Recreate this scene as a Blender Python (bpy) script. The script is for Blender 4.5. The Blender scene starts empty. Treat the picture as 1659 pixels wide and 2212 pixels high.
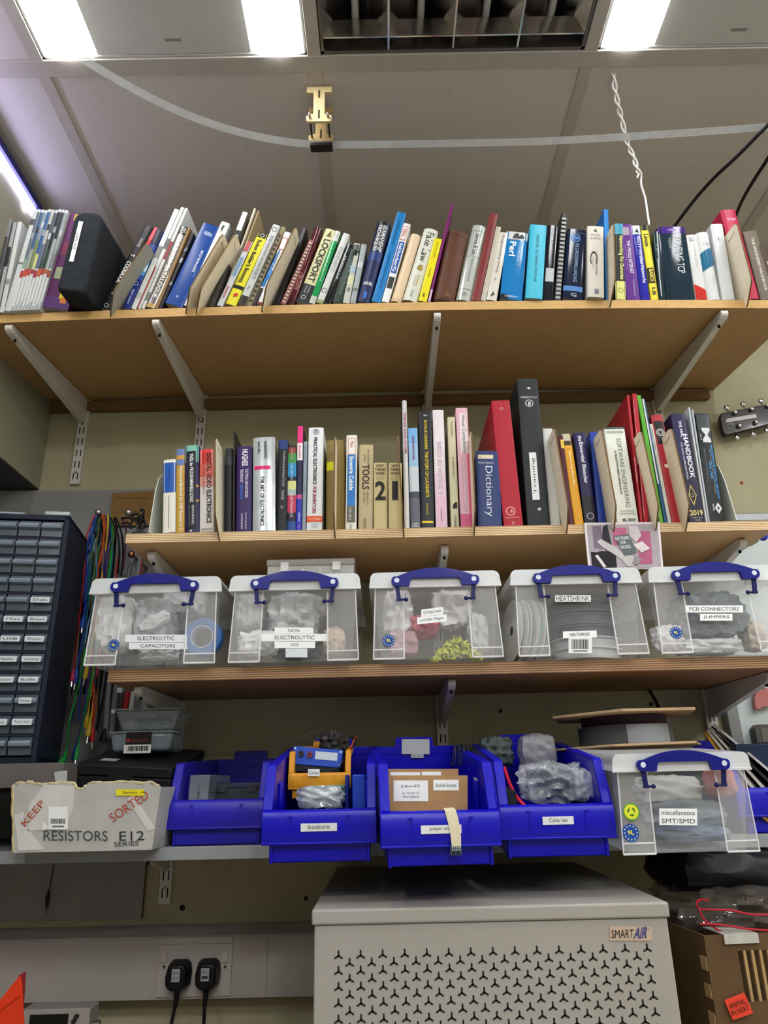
import bpy, math, random
from mathutils import Vector, Matrix, noise as mnoise

# ------------------------------------------------------------------ camera, world, exposure
SC = bpy.context.scene
COL = SC.collection
F = 1560.0                                   # focal length in pixels of the 1659 x 2212 frame
CAM = Vector((0, 0, 1.30))
PITCH, ROLL, YAW = math.atan(582/1560), -0.022, -0.004
cam_d = bpy.data.cameras.new('camera'); cam_o = bpy.data.objects.new('camera', cam_d); COL.objects.link(cam_o)
cam_d.sensor_fit = 'VERTICAL'; cam_d.sensor_height = 24.0; cam_d.lens = 24.0*F/2212.0
cam_d.clip_start = 0.02
CM = (Matrix.Rotation(YAW, 3, 'Z') @ Matrix.Rotation(math.pi/2+PITCH, 3, 'X') @ Matrix.Rotation(ROLL, 3, 'Z'))
cam_o.matrix_world = Matrix.Translation(CAM) @ CM.to_4x4()
SC.camera = cam_o
SC.view_settings.view_transform = 'Standard'; SC.view_settings.look = 'None'
SC.view_settings.exposure = 0.0; SC.view_settings.gamma = 1.0; SC.view_settings.use_curve_mapping = False
SC.cycles.max_bounces = 7; SC.cycles.diffuse_bounces = 4; SC.cycles.glossy_bounces = 5; SC.cycles.transparent_max_bounces = 14; SC.cycles.caustics_reflective = False; SC.cycles.caustics_refractive = False
W = bpy.data.worlds.new('world'); SC.world = W; W.use_nodes = True
W.node_tree.nodes['Background'].inputs[0].default_value = (.5, .52, .55, 1)
W.node_tree.nodes['Background'].inputs[1].default_value = 0.05
LAMP_STRENGTH = 24.0      # the two near luminaires
FILL_STRENGTH = 72.0        # unseen luminaires added as fill, further back in the room

def ray(px, py): return CM @ Vector(((px-829.5)/F, -(py-1106)/F, -1.0))
def AT(px, py, Y):
    d = ray(px, py); return CAM + d*((Y-CAM.y)/d.y)
def ATZ(px, py, Z):
    d = ray(px, py); return CAM + d*((Z-CAM.z)/d.z)
def ATX(px, py, X):
    d = ray(px, py); return CAM + d*((X-CAM.x)/d.x)
def PX(p):
    q = CM.transposed() @ (Vector(p)-CAM); return (829.5+F*q.x/-q.z, 1106-F*q.y/-q.z)

# ------------------------------------------------------------------ materials
def lin(c):
    return c/12.92 if c <= .04045 else ((c+.055)/1.055)**2.4
def rgb(h, g=1.0):
    h = h.lstrip('#'); h = h if len(h) == 6 else ''.join(c*2 for c in h)
    return tuple(min(.88, lin(int(h[i:i+2], 16)/255)*g) for i in (0, 2, 4))
_mats = {}
def M(hexc, rough=.5, metal=0.0, var=.06, scale=30.0, bump=0.0, alpha=1.0, spec=.22, emit=0.0, coat=0.0, vec=(1, 1, 1)):
    key = (hexc, rough, metal, var, scale, bump, alpha, spec, emit, coat, vec)
    if key in _mats: return _mats[key]
    m = bpy.data.materials.new('mat_%03d' % len(_mats)); m.use_nodes = True
    nt = m.node_tree; b = nt.nodes['Principled BSDF']
    c = rgb(hexc)
    b.inputs['Roughness'].default_value = rough; b.inputs['Metallic'].default_value = metal
    b.inputs['Specular IOR Level'].default_value = spec; b.inputs['Alpha'].default_value = alpha
    b.inputs['Coat Weight'].default_value = coat; b.inputs['Coat Roughness'].default_value = .08
    b.inputs['Base Color'].default_value = c+(1,)
    if emit > 0:
        b.inputs['Emission Color'].default_value = c+(1,); b.inputs['Emission Strength'].default_value = emit
    if var > 0 or bump > 0:
        tc = nt.nodes.new('ShaderNodeTexCoord'); mp = nt.nodes.new('ShaderNodeMapping'); nz = nt.nodes.new('ShaderNodeTexNoise')
        mp.inputs['Scale'].default_value = vec
        nz.inputs['Scale'].default_value = scale; nz.inputs['Detail'].default_value = 3
        nt.links.new(tc.outputs['Object'], mp.inputs[0]); nt.links.new(mp.outputs[0], nz.inputs['Vector'])
        if var > 0:
            rp = nt.nodes.new('ShaderNodeValToRGB')
            rp.color_ramp.elements[0].position = .3; rp.color_ramp.elements[1].position = .7
            rp.color_ramp.elements[0].color = tuple(x*(1-var) for x in c)+(1,)
            rp.color_ramp.elements[1].color = tuple(min(.9, x*(1+var)) for x in c)+(1,)
            nt.links.new(nz.outputs['Fac'], rp.inputs[0]); nt.links.new(rp.outputs[0], b.inputs['Base Color'])
        if bump > 0:
            bp = nt.nodes.new('ShaderNodeBump'); bp.inputs['Strength'].default_value = bump; bp.inputs['Distance'].default_value = .004
            nt.links.new(nz.outputs['Fac'], bp.inputs['Height']); nt.links.new(bp.outputs[0], b.inputs['Normal'])
    _mats[key] = m
    return m
def ply(c0, c1, scale, axis='z'):
    """layered plywood edge: bands across one axis plus grain"""
    m = bpy.data.materials.new('mat_ply_%d' % len(bpy.data.materials)); m.use_nodes = True
    nt = m.node_tree; b = nt.nodes['Principled BSDF']; b.inputs['Roughness'].default_value = .6
    tc = nt.nodes.new('ShaderNodeTexCoord'); wv = nt.nodes.new('ShaderNodeTexWave'); rp = nt.nodes.new('ShaderNodeValToRGB')
    wv.bands_direction = axis.upper(); wv.inputs['Scale'].default_value = scale
    wv.inputs['Distortion'].default_value = 1.2; wv.inputs['Detail'].default_value = 3; wv.inputs['Detail Scale'].default_value = 2.5
    rp.color_ramp.elements[0].color = rgb(c0)+(1,); rp.color_ramp.elements[1].color = rgb(c1)+(1,)
    rp.color_ramp.elements[0].position = .15; rp.color_ramp.elements[1].position = .55
    nt.links.new(tc.outputs['Object'], wv.inputs['Vector']); nt.links.new(wv.outputs['Fac'], rp.inputs[0]); nt.links.new(rp.outputs[0], b.inputs['Base Color'])
    return m
def ceiling_mat():
    m = bpy.data.materials.new('mat_ceiling_tile'); m.use_nodes = True
    nt = m.node_tree; b = nt.nodes['Principled BSDF']; b.inputs['Roughness'].default_value = .9; b.inputs['Specular IOR Level'].default_value = .1
    tc = nt.nodes.new('ShaderNodeTexCoord'); mp = nt.nodes.new('ShaderNodeMapping'); mp.inputs['Scale'].default_value = (1, .45, 1)
    vo = nt.nodes.new('ShaderNodeTexVoronoi'); vo.inputs['Scale'].default_value = 210
    nz = nt.nodes.new('ShaderNodeTexNoise'); nz.inputs['Scale'].default_value = 60
    mx = nt.nodes.new('ShaderNodeMath'); mx.operation = 'ADD'
    rp = nt.nodes.new('ShaderNodeValToRGB')
    rp.color_ramp.elements[0].position = .46; rp.color_ramp.elements[0].color = (.30, .275, .255, 1)
    rp.color_ramp.elements[1].position = .60; rp.color_ramp.elements[1].color = (.55, .52, .495, 1)
    nt.links.new(tc.outputs['Object'], mp.inputs[0]); nt.links.new(mp.outputs[0], vo.inputs['Vector']); nt.links.new(tc.outputs['Object'], nz.inputs['Vector'])
    nt.links.new(vo.outputs['Distance'], mx.inputs[0]); nt.links.new(nz.outputs['Fac'], mx.inputs[1])
    nt.links.new(mx.outputs[0], rp.inputs[0]); nt.links.new(rp.outputs[0], b.inputs['Base Color'])
    return m
def clear(hexc='#dfe6ea', alpha=.28, rough=.25, bump=0.0, scale=40):
    return M(hexc, rough=rough, alpha=alpha, var=.04, bump=bump, scale=scale, spec=.6)

# ------------------------------------------------------------------ mesh builder
_tc = {}
def text_geo(s, bold):
    k = (s, bold)
    if k in _tc: return _tc[k]
    cu = bpy.data.curves.new('lettering', 'FONT'); cu.body = s; cu.size = 1.0; cu.resolution_u = 3
    cu.offset = .025 if bold else 0.0
    ob = bpy.data.objects.new('lettering', cu)
    me = ob.to_mesh()
    vs = [v.co.copy() for v in me.vertices]; fs = [tuple(p.vertices) for p in me.polygons]
    ob.to_mesh_clear(); bpy.data.objects.remove(ob); bpy.data.curves.remove(cu)
    if vs:
        x0 = min(v.x for v in vs); x1 = max(v.x for v in vs); y0 = min(v.y for v in vs); y1 = max(v.y for v in vs)
        vs = [((v.x-x0)/max(1e-6, x1-x0), (v.y-y0)/max(1e-6, y1-y0)) for v in vs]
    _tc[k] = (vs, fs)
    return _tc[k]

class B:
    def __init__(s, T=None):
        s.v = []; s.f = []; s.mi = []; s.mats = []; s.T = T or Matrix()
    def mat(s, m):
        if m not in s.mats: s.mats.append(m)
        return s.mats.index(m)
    def add(s, vs, fs, m):
        o = len(s.v); i = s.mat(m)
        s.v += [s.T @ Vector(v) for v in vs]
        for f in fs: s.f.append(tuple(o+k for k in f)); s.mi.append(i)
        return s
    def box(s, x0, x1, y0, y1, z0, z1, m):
        x0, x1 = min(x0, x1), max(x0, x1); y0, y1 = min(y0, y1), max(y0, y1); z0, z1 = min(z0, z1), max(z0, z1)
        return s.add([(x0,y0,z0),(x1,y0,z0),(x1,y1,z0),(x0,y1,z0),(x0,y0,z1),(x1,y0,z1),(x1,y1,z1),(x0,y1,z1)],
                     [(0,3,2,1),(4,5,6,7),(0,1,5,4),(1,2,6,5),(2,3,7,6),(3,0,4,7)], m)
    def frus(s, a, b, m):
        """a, b: (x0,x1,y0,y1,z): hexahedron between two rectangles"""
        v = []
        for (x0, x1, y0, y1, z) in (a, b): v += [(x0,y0,z),(x1,y0,z),(x1,y1,z),(x0,y1,z)]
        return s.add(v, [(0,3,2,1),(4,5,6,7),(0,1,5,4),(1,2,6,5),(2,3,7,6),(3,0,4,7)], m)
    def prism(s, poly, ax, a0, a1, m):
        n = len(poly)
        def P(u, w, t): return {'x': (t, u, w), 'y': (u, t, w), 'z': (u, w, t)}[ax]
        ar = sum(poly[i][0]*poly[(i+1) % n][1]-poly[(i+1) % n][0]*poly[i][1] for i in range(n))
        if (ar < 0) != (ax == 'y'): poly = poly[::-1]
        v = [P(u, w, min(a0, a1)) for u, w in poly]+[P(u, w, max(a0, a1)) for u, w in poly]
        f = [tuple(range(n))[::-1], tuple(range(n, 2*n))]+[(i, (i+1) % n, n+(i+1) % n, n+i) for i in range(n)]
        return s.add(v, f, m)
    def cyl(s, p0, p1, r0, m, r1=None, n=16, cap=True):
        p0 = Vector(p0); p1 = Vector(p1); r1 = r0 if r1 is None else r1
        d = (p1-p0).normalized(); a = d.orthogonal().normalized(); b = d.cross(a)
        v = []
        for p, r in ((p0, r0), (p1, r1)):
            for i in range(n):
                t = 2*math.pi*i/n; v.append(p+a*(r*math.cos(t))+b*(r*math.sin(t)))
        f = [(i, (i+1) % n, n+(i+1) % n, n+i) for i in range(n)]
        if cap: f += [tuple(range(n))[::-1], tuple(range(n, 2*n))]
        return s.add(v, f, m)
    def ring(s, c, d, ro, ri, h, m, n=28):
        """annulus solid: centre c, axis d, thickness h"""
        c = Vector(c); d = Vector(d).normalized(); a = d.orthogonal().normalized(); b = d.cross(a); v = []
        for k in range(n):
            t = 2*math.pi*k/n; e = a*math.cos(t)+b*math.sin(t)
            v += [c+e*ro-d*h/2, c+e*ro+d*h/2, c+e*ri+d*h/2, c+e*ri-d*h/2]
        f = []
        for k in range(n):
            o, q = 4*k, 4*((k+1) % n)
            for j in range(4): f.append((o+j, q+j, q+(j+1) % 4, o+(j+1) % 4))
        return s.add(v, f, m)
    def tube(s, pts, r, m, n=8):
        pts = [Vector(p) for p in pts]; v = []; L = len(pts); a = None
        for i, p in enumerate(pts):
            d = (pts[min(L-1, i+1)]-pts[max(0, i-1)]).normalized()
            if a is None: a = d.orthogonal().normalized()
            else: a = (a-d*a.dot(d)).normalized()
            b = d.cross(a); rr = r[i] if isinstance(r, (list, tuple)) else r
            for k in range(n):
                t = 2*math.pi*k/n; v.append(p+a*(rr*math.cos(t))+b*(rr*math.sin(t)))
        f = [(i*n+k, i*n+(k+1) % n, (i+1)*n+(k+1) % n, (i+1)*n+k) for i in range(L-1) for k in range(n)]
        f += [tuple(range(n))[::-1], tuple(range((L-1)*n, L*n))]
        return s.add(v, f, m)
    def ball(s, c, r, m, n=12, sc=(1, 1, 1)):
        v = []; f = []; h = n//2
        for i in range(h+1):
            t = math.pi*i/h
            for k in range(n):
                p = 2*math.pi*k/n
                v.append((c[0]+sc[0]*r*math.sin(t)*math.cos(p), c[1]+sc[1]*r*math.sin(t)*math.sin(p), c[2]+sc[2]*r*math.cos(t)))
        for i in range(h):
            for k in range(n): f.append((i*n+k, (i+1)*n+k, (i+1)*n+(k+1) % n, i*n+(k+1) % n))
        return s.add(v, f, m)
    def quad(s, o, u, v, m):
        o, u, v = Vector(o), Vector(u), Vector(v)
        return s.add([o, o+u, o+u+v, o+v], [(0, 1, 2, 3)], m)
    def text(s, t, o, u, v, m, bold=False):
        vs, fs = text_geo(t, bold)
        o, u, v = Vector(o), Vector(u), Vector(v)
        return s.add([o+u*x+v*y for x, y in vs], fs, m)
    def build(s, name, parent=None, bevel=0.0, smooth=True, seg=2, sharp=38):
        me = bpy.data.meshes.new(name)
        me.from_pydata([tuple(v) for v in s.v], [], s.f)
        for m in s.mats: me.materials.append(m)
        me.polygons.foreach_set('material_index', s.mi)
        if smooth:
            me.polygons.foreach_set('use_smooth', [True]*len(me.polygons)); me.set_sharp_from_angle(angle=math.radians(sharp))
        me.update()
        ob = bpy.data.objects.new(name, me); COL.objects.link(ob)
        if parent is not None: ob.parent = parent
        if bevel > 0:
            md = ob.modifiers.new('bevel', 'BEVEL'); md.width = bevel; md.segments = seg; md.limit_method = 'ANGLE'; md.angle_limit = math.radians(40)
            md.use_clamp_overlap = True
        return ob

def tag(o, label, cat, group=None, kind=None):
    o['label'] = label; o['category'] = cat
    if group: o['group'] = group
    if kind: o['kind'] = kind
    return o
def struct(o):
    o['kind'] = 'structure'; return o
def empty(name, loc=(0, 0, 0), rot=(0, 0, 0)):
    o = bpy.data.objects.new(name, None); COL.objects.link(o); o.location = loc; o.rotation_euler = rot; o.empty_display_size = .02
    return o
def place(o, loc, rot=(0, 0, 0)):
    o.location = loc; o.rotation_euler = rot; return o

def blob(c, size, m, seed=0, amp=.35, freq=2.2, n=48, b=None, flat=False):
    """crumpled bag: a deformed ball whose folds come from ridged noise; squared towards a pillow"""
    b = b or B(); v = []; f = []; h = n//2
    off = Vector((seed*7.31, seed*3.17, seed*1.7))
    for i in range(h+1):
        t = math.pi*i/h
        for k in range(n):
            p = 2*math.pi*k/n
            d = Vector((math.sin(t)*math.cos(p), math.sin(t)*math.sin(p), math.cos(t)))
            q = max(abs(d.x), abs(d.y), abs(d.z)); r = (1/q)**.55
            e = 1-amp*abs(mnoise.noise(d*freq+off))*1.3+.25*amp*mnoise.noise(d*freq*2.3+off)-.22*amp*abs(mnoise.noise(d*freq*4.1+off))
            w = d*r*e*.5
            v.append((c[0]+w.x*size[0], c[1]+w.y*size[1], c[2]+w.z*size[2]))
    for i in range(h):
        for k in range(n): f.append((i*n+k, (i+1)*n+k, (i+1)*n+(k+1) % n, i*n+(k+1) % n))
    return b.add(v, f, m)
WHITE = '#e8eae6'
# ------------------------------------------------------------------ the room
YW = 1.75; ZC = 2.765
XL = -0.895            # face of the boxed bulkhead on the left
wall_m = M('#aca78a', .8, var=.05, scale=9, bump=.25)
bulk_m = M('#9d9a84', .8, var=.04, scale=7, bump=.1)
grey_m = M('#8a8a88', .7, var=.05, scale=12)
tile_m = ceiling_mat()
bar_m = M('#aea9a1', .55, var=.03, scale=20)
blk = M('#101114', .5, var=.1)
b = B(); b.box(-2.4, 2.8, YW, YW+.1, 0, 2.9, wall_m); struct(b.build('wall_back'))
b = B(); b.box(-2.5, 2.9, -2.8, 1.85, -.1, 0, M('#a5a199', .6, var=.1)); struct(b.build('floor'))
b = B(); b.box(-2.5, -2.4, -2.8, YW, 0, 2.9, grey_m); struct(b.build('wall_left'))
b = B(); b.box(2.8, 2.9, -2.8, YW, 0, 2.9, M('#d9d5c6', .8, var=.03)); struct(b.build('wall_right'))
b = B(); b.box(-2.5, 2.9, -2.8, -2.7, 0, 2.9, M('#a8a49c', .8, var=.03)); struct(b.build('wall_front'))
b = B(); b.box(-2.4, XL, -2.7, YW, 2.036, 2.9, bulk_m); b.box(-2.4, XL-.004, -2.7, YW, 2.034, 2.037, M('#4b4b4b', .7)); struct(b.build('trim_1'))
# suspended ceiling: tiles, with openings where the luminaires sit
TX = [-.124+.595*k for k in range(-4, 6)]; TY = [1.128-.595*k for k in range(-1, 7)]
LIT = {(-1, 1): 'near', (1, 1): 'near', (-2, 4): 'far', (0, 4): 'far', (2, 4): 'far', (3, 2): 'far', (-2, 6): 'far', (1, 6): 'far'}  # far ones: unseen luminaires added to brighten the shelf fronts
OFF = {(0, 1)}
b = B()
for i in range(-4, 5):
    for j in range(-1, 7):
        if (i, j) in LIT or (i, j) in OFF: continue
        x0 = -.124+.595*i; y1 = 1.128-.595*(j-1); y0 = y1-.595
        y1 = min(y1, YW); y0 = max(y0, -2.7)
        if y1 <= y0 or x0 > 2.79: continue
        b.box(max(x0, -2.4), min(x0+.595, 2.8), y0, y1, ZC, ZC+.015, tile_m)
b.box(-2.4, 2.8, -2.7, YW, ZC+.11, ZC+.12, M('#2c2a28', .9))
struct(b.build('ceiling'))
b = B()
for x in TX:
    b.box(x-.014, x+.014, -2.7, YW, ZC-.004, ZC+.012, bar_m)
for y in TY[1:]:
    b.box(-2.4, 2.8, y-.019, y+.019, ZC-.0045, ZC+.0115, bar_m)
b.box(XL, XL+.022, -2.7, YW, ZC-.0048, ZC+.011, bar_m)
struct(b.build('trim_2', bevel=.001))

# luminaires recessed in the grid
def luminaire(i, j, label, strength, tint='#fffaf5'):
    x0 = -.124+.595*i+.016; y1 = 1.128-.595*(j-1)-.02; x1 = x0+.563; y0 = y1-.555
    root = empty('ceiling_light', ((x0+x1)/2, (y0+y1)/2, ZC)); tag(root, label, 'light', 'ceiling lights')
    T = Matrix.Translation(-Vector(root.location))
    g = M('#b9bab8', .5, var=.02)
    f = B(T); f.box(x0, x1, y0, y1, ZC+.035, ZC+.05, g)
    for a, c, d, e in ((x0, x0+.004, y0, y1), (x1-.004, x1, y0, y1), (x0, x1, y0, y0+.004), (x0, x1, y1-.004, y1)):
        f.box(a, c, d, e, ZC, ZC+.04, g)
    f.build('housing', root)
    p = B(T); p.box(x0+.118, x1-.118, y0+.006, y1-.006, ZC+.001, ZC+.006, M('#bcbdba', .45, var=.02))
    p.box((x0+x1)/2-.012, (x0+x1)/2+.022, y1-.040, y1-.034, ZC, ZC+.002, M('#85857f', .5)); p.build('centre_panel', root)
    e = M(tint, .5, var=0, emit=strength)
    for a, c in ((x0+.006, x0+.114), (x1-.114, x1-.006)):
        d = B(T); n = 8
        prof = [(a+(c-a)*k/n, ZC-.011*math.sin(math.pi*k/n)) for k in range(n+1)]
        d.prism(prof+[(c, ZC+.012), (a, ZC+.012)], 'y', y0+.008, y1-.008, e); d.build('diffuser', root)
NAMES = {(-1, 1): 'lit white ceiling luminaire with two glowing strips, above the black padded case',
         (1, 1): 'lit white ceiling luminaire whose left glowing strip is above the white twisted cord',
         (-2, 4): 'added fill luminaire behind the camera over the left side of the room',
         (0, 4): 'added fill luminaire behind the camera in the middle of the room',
         (2, 4): 'added fill luminaire behind the camera over the right side of the room',
         (-2, 6): 'added fill luminaire in the back row behind the camera at the left',
         (1, 6): 'added fill luminaire in the back row behind the camera at the right',
         (3, 2): 'added fill luminaire out of view at the far right of the ceiling'}
for k, v in LIT.items(): luminaire(k[0], k[1], NAMES[k], LAMP_STRENGTH if v == 'near' else FILL_STRENGTH)
# the unlit louvre fitting
x0, x1, y0, y1 = -.124+.016, -.124+.579, .553, 1.108
root = empty('louvre_light', ((x0+x1)/2, (y0+y1)/2, ZC)); tag(root, 'unlit ceiling fitting with dark mirrored louvres between the two lit luminaires', 'light')
T = Matrix.Translation(-Vector(root.location))
mir = M('#d3d0cc', .16, metal=1.0, var=.04, scale=8)
f = B(T); f.box(x0, x1, y0, y1, ZC+.085, ZC+.09, M('#6a676a', .35, metal=.8, var=.1, scale=10))
for a, c, d, e in ((x0, x0+.006, y0, y1), (x1-.006, x1, y0, y1), (x0, x1, y0, y0+.006), (x0, x1, y1-.006, y1)): f.box(a, c, d, e, ZC, ZC+.088, M('#6e6a66', .3, metal=.7))
f.build('housing', root)
for k in range(4):                                       # parabolic reflectors running away from the viewer
    xa = x0+.006+(x1-x0-.012)*k/4; xb = x0+.006+(x1-x0-.012)*(k+1)/4
    r = B(T); n = 10; prof = []
    for q in range(n+1):
        u = q/n; prof.append((xa+(xb-xa)*u, ZC+.004+.072*(1-(2*u-1)**2)))
    v = [(p[0], y0+.007, p[1]) for p in prof]+[(p[0], y1-.007, p[1]) for p in prof]
    r.add(v, [(q, q+1, n+2+q, n+1+q) for q in range(n)], mir); r.build('reflector', root)
    t = B(T); t.cyl(((xa+xb)/2, y0+.01, ZC+.05), ((xa+xb)/2, y1-.01, ZC+.05), .008, M('#c9c9c6', .25, var=.02)); t.build('tube', root)
for k in range(1, 4):
    xa = x0+.006+(x1-x0-.012)*k/4
    r = B(T); r.box(xa-.002, xa+.002, y0+.007, y1-.007, ZC+.001, ZC+.006, M('#d9d6d0', .2, metal=.9)); r.build('long_blade', root)
for k in range(6):
    yy = y1-.034-k*.095
    r = B(T); r.prism([(yy-.011, ZC+.04), (yy-.0015, ZC+.002), (yy+.0015, ZC+.002), (yy+.011, ZC+.04)], 'x', x0+.007, x1-.007, mir); r.build('cross_blade', root)

# purple white LED strip high on the bulkhead
root = empty('led_strip', (XL, .9, 2.72)); tag(root, 'glowing violet white LED strip along the top of the left bulkhead', 'light strip')
T = Matrix.Translation(-Vector(root.location))
f = B(T); f.box(XL+.001, XL+.016, .1, 1.505, 2.722, 2.742, M('#20215e', .4, var=.1)); f.build('housing', root)
e = M('#c6bfff', .4, var=0, emit=26.0)
d = B(T); d.box(XL+.001, XL+.008, .1, 1.49, 2.702, 2.7215, e); d.build('diffuser', root)
for k in range(9):
    d = B(T); d.ball((XL+.006, 1.45-.13*k, 2.688), .007, M('#e8e6ff', .4, var=0, emit=14.0), sc=(.6, 1.3, 1)); d.build('led', root)

# ------------------------------------------------------------------ boards on the back wall
b = B(); b.box(-2.3, -.528, YW-.013, YW-.0005, 1.037, 2.025, M('#8f8e8d', .75, var=.05, scale=14))
b.box(-.5285, -.5275, YW-.0128, YW-.0006, 1.037, 2.02, M('#6d5a3c', .8))
tag(b.build('pin_board'), 'pale grey board fixed to the wall behind the drawer cabinet and cables', 'board')
root = empty('whiteboard', (1.4, YW, 1.5)); tag(root, 'pale blue whiteboard with silver frame at the right edge', 'whiteboard')
T = Matrix.Translation(-Vector(root.location))
b = B(T); b.box(.80, 2.0, YW-.022, YW-.004, 1.17, 1.898, M('#c6d0d1', .25, var=.03, scale=5)); b.build('panel', root)
fm = M('#8b8d90', .35, metal=.6, var=.03)
b = B(T); b.box(.785, 2.015, YW-.030, YW-.001, 1.898, 1.918, fm); b.box(.785, 2.015, YW-.030, YW-.001, 1.150, 1.170, fm)
b.box(.785, .812, YW-.030, YW-.001, 1.170, 1.898, fm); b.build('frame', root, bevel=.002)

# ------------------------------------------------------------------ shelving uprights, brackets, shelves
white_metal = M('#d0cdc6', .4, var=.03, spec=.5)
slot_m = M('#1c1a18', .9)
UP = [(-.80, 2.045, 2.42), (-.482, 1.064, 2.42), (.131, 1.0, 2.42), (.756, 1.0, 2.42)]
ULAB = ['short slotted white upright on the wall beside the left bulkhead', 'slotted white upright above the wall sockets', 'slotted white upright behind the middle of the shelves', 'slotted white upright beside the whiteboard']
for (x, z0, z1), lab in zip(UP, ULAB):
    root = empty('shelf_upright', (x, YW, z0)); tag(root, lab, 'shelf upright', 'slotted shelf uprights')
    b = B(); b.box(-.0125, .0125, -.012, 0, 0, z1-z0, white_metal)
    z = .012; k = 0
    while z < z1-z0-.03:
        for sx in (-.0055, .0055): b.box(sx-.0014, sx+.0014, -.01225, -.0119, z, z+.019, slot_m)
        z += .0335; k += 1
    b.build('rail', root, smooth=False)
    for zz in (.032, z1-z0-.2):
        s = B(); s.cyl((0, -.0128, zz), (0, -.0118, zz), .0032, M('#8d8a80', .35, metal=.8), n=10); s.build('screw', root)
YF1, DROOP = 1.318, .106       # the top shelf sags: its front edge is lower than its back
ztop = lambda x: 2.279-.0165*x*x
Z2, Z3, Z4 = 1.783, 1.5095, 1.199
YF = 1.392            # front edge of the shelves
def bracket(x, z, L, drop, lab, tilt=0.0):
    root = empty('shelf_bracket', (x, YW-.012, z), (tilt, 0, 0)); tag(root, lab, 'shelf bracket', 'white shelf brackets')
    b = B(); n = 6; tip = .0085
    poly = [(0, 0), (0, -drop), (-.02, -drop-.004)]
    poly += [(-L+tip, -2*tip-.001)]
    for k in range(n+1):
        t = -math.pi/2-math.pi*k/n; poly.append((-L+tip+tip*math.cos(t), -tip+tip*math.sin(t)))
    b.prism(poly, 'x', -.0075, .0075, white_metal); b.build('arm', root, bevel=.003)
    for q in (.10, .92):
        yy = -L*q; zz = -drop*(1-q)-.0175*q-.0012
        s = B(); s.cyl((0, yy, zz-.004), (0, yy, zz+.003), .003, slot_m, n=10); s.build('screw_hole', root)
where = ['beside the left bulkhead', 'on the second upright from the left', 'in the middle', 'on the right hand upright']
for k, (x, _, _) in enumerate(UP): bracket(x, ztop(x)-.0215+(YW-.012-YF1)*math.tan(DROOP), .419, .066, 'white bracket under the top bookshelf, '+where[k], DROOP)
for k in (1, 2, 3): bracket(UP[k][0], Z2-.0205, .300, .060, 'white bracket under the middle bookshelf, '+where[k])
for k in (1, 2, 3): bracket(UP[k][0], Z3-.0235, .300, .060, 'white bracket under the storage box shelf, '+where[k])
for k in (1, 2, 3): bracket(UP[k][0], Z4-.0205, .150, .045, 'white bracket under the grey bottom shelf, '+where[k])
chip = M('#ad8a5c', .55, var=.06, scale=25, vec=(1, 6, 6)); chip_e = M('#c8a268', .5, var=.08, scale=40, vec=(1, 4, 4))
b = B(); n = 24; xs = [XL+(.922-XL)*k/n for k in range(n+1)]
for k in range(n):
    xa, xb = xs[k], xs[k+1]; za, zb = ztop(xa), ztop(xb)
    v = []
    for X, Z in ((xa, za), (xb, zb)):
        yb = YW-.002
        rise = (yb-YF1)*math.tan(DROOP); v += [(X, YF1+.002, Z-.0198), (X, yb, Z-.0198+rise), (X, yb, Z+rise), (X, YF1, Z)]
    b.add(v, [(0, 1, 5, 4), (1, 2, 6, 5), (2, 3, 7, 6)], chip); b.add([v[0], v[3], v[4], v[7]], [(0, 2, 3, 1)], chip_e)
    if k == 0: b.add(v[:4], [(0, 3, 2, 1)], chip_e)
    if k == n-1: b.add(v[4:], [(0, 1, 2, 3)], chip_e)
tag(b.build('shelf_board'), 'tan chipboard top shelf carrying the upper row of books', 'shelf')
b = B(); b.box(XL, .90, YW-.018, YW-.0005, 2.258, 2.286, M('#73583a', .7, var=.08)); tag(b.build('wall_batten'), 'dark brown wooden batten along the wall under the top shelf', 'batten')
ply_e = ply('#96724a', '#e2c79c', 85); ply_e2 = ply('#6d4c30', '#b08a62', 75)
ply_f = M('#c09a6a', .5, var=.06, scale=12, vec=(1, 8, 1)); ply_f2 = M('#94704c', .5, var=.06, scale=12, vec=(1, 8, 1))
b = B(); b.box(-.520, .800, YF, YW-.014, Z2-.0195, Z2-.0005, ply_f); b.box(-.5202, .8002, YF-.0012, YF, Z2-.02, Z2, ply_e)
tag(b.build('shelf_board'), 'layered plywood middle shelf carrying the lower row of books', 'shelf')
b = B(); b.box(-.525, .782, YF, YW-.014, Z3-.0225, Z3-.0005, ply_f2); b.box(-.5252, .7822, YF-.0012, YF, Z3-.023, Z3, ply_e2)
tag(b.build('shelf_board'), 'plywood shelf carrying the five clear storage boxes', 'shelf')
b = B(); b.box(-1.25, 1.1, 1.395, YW-.014, Z4-.021, Z4, M('#8b8f90', .5, var=.04, scale=10))
tag(b.build('shelf_board', bevel=.001), 'grey bottom shelf carrying the resistor box and blue bins', 'shelf')
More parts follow.
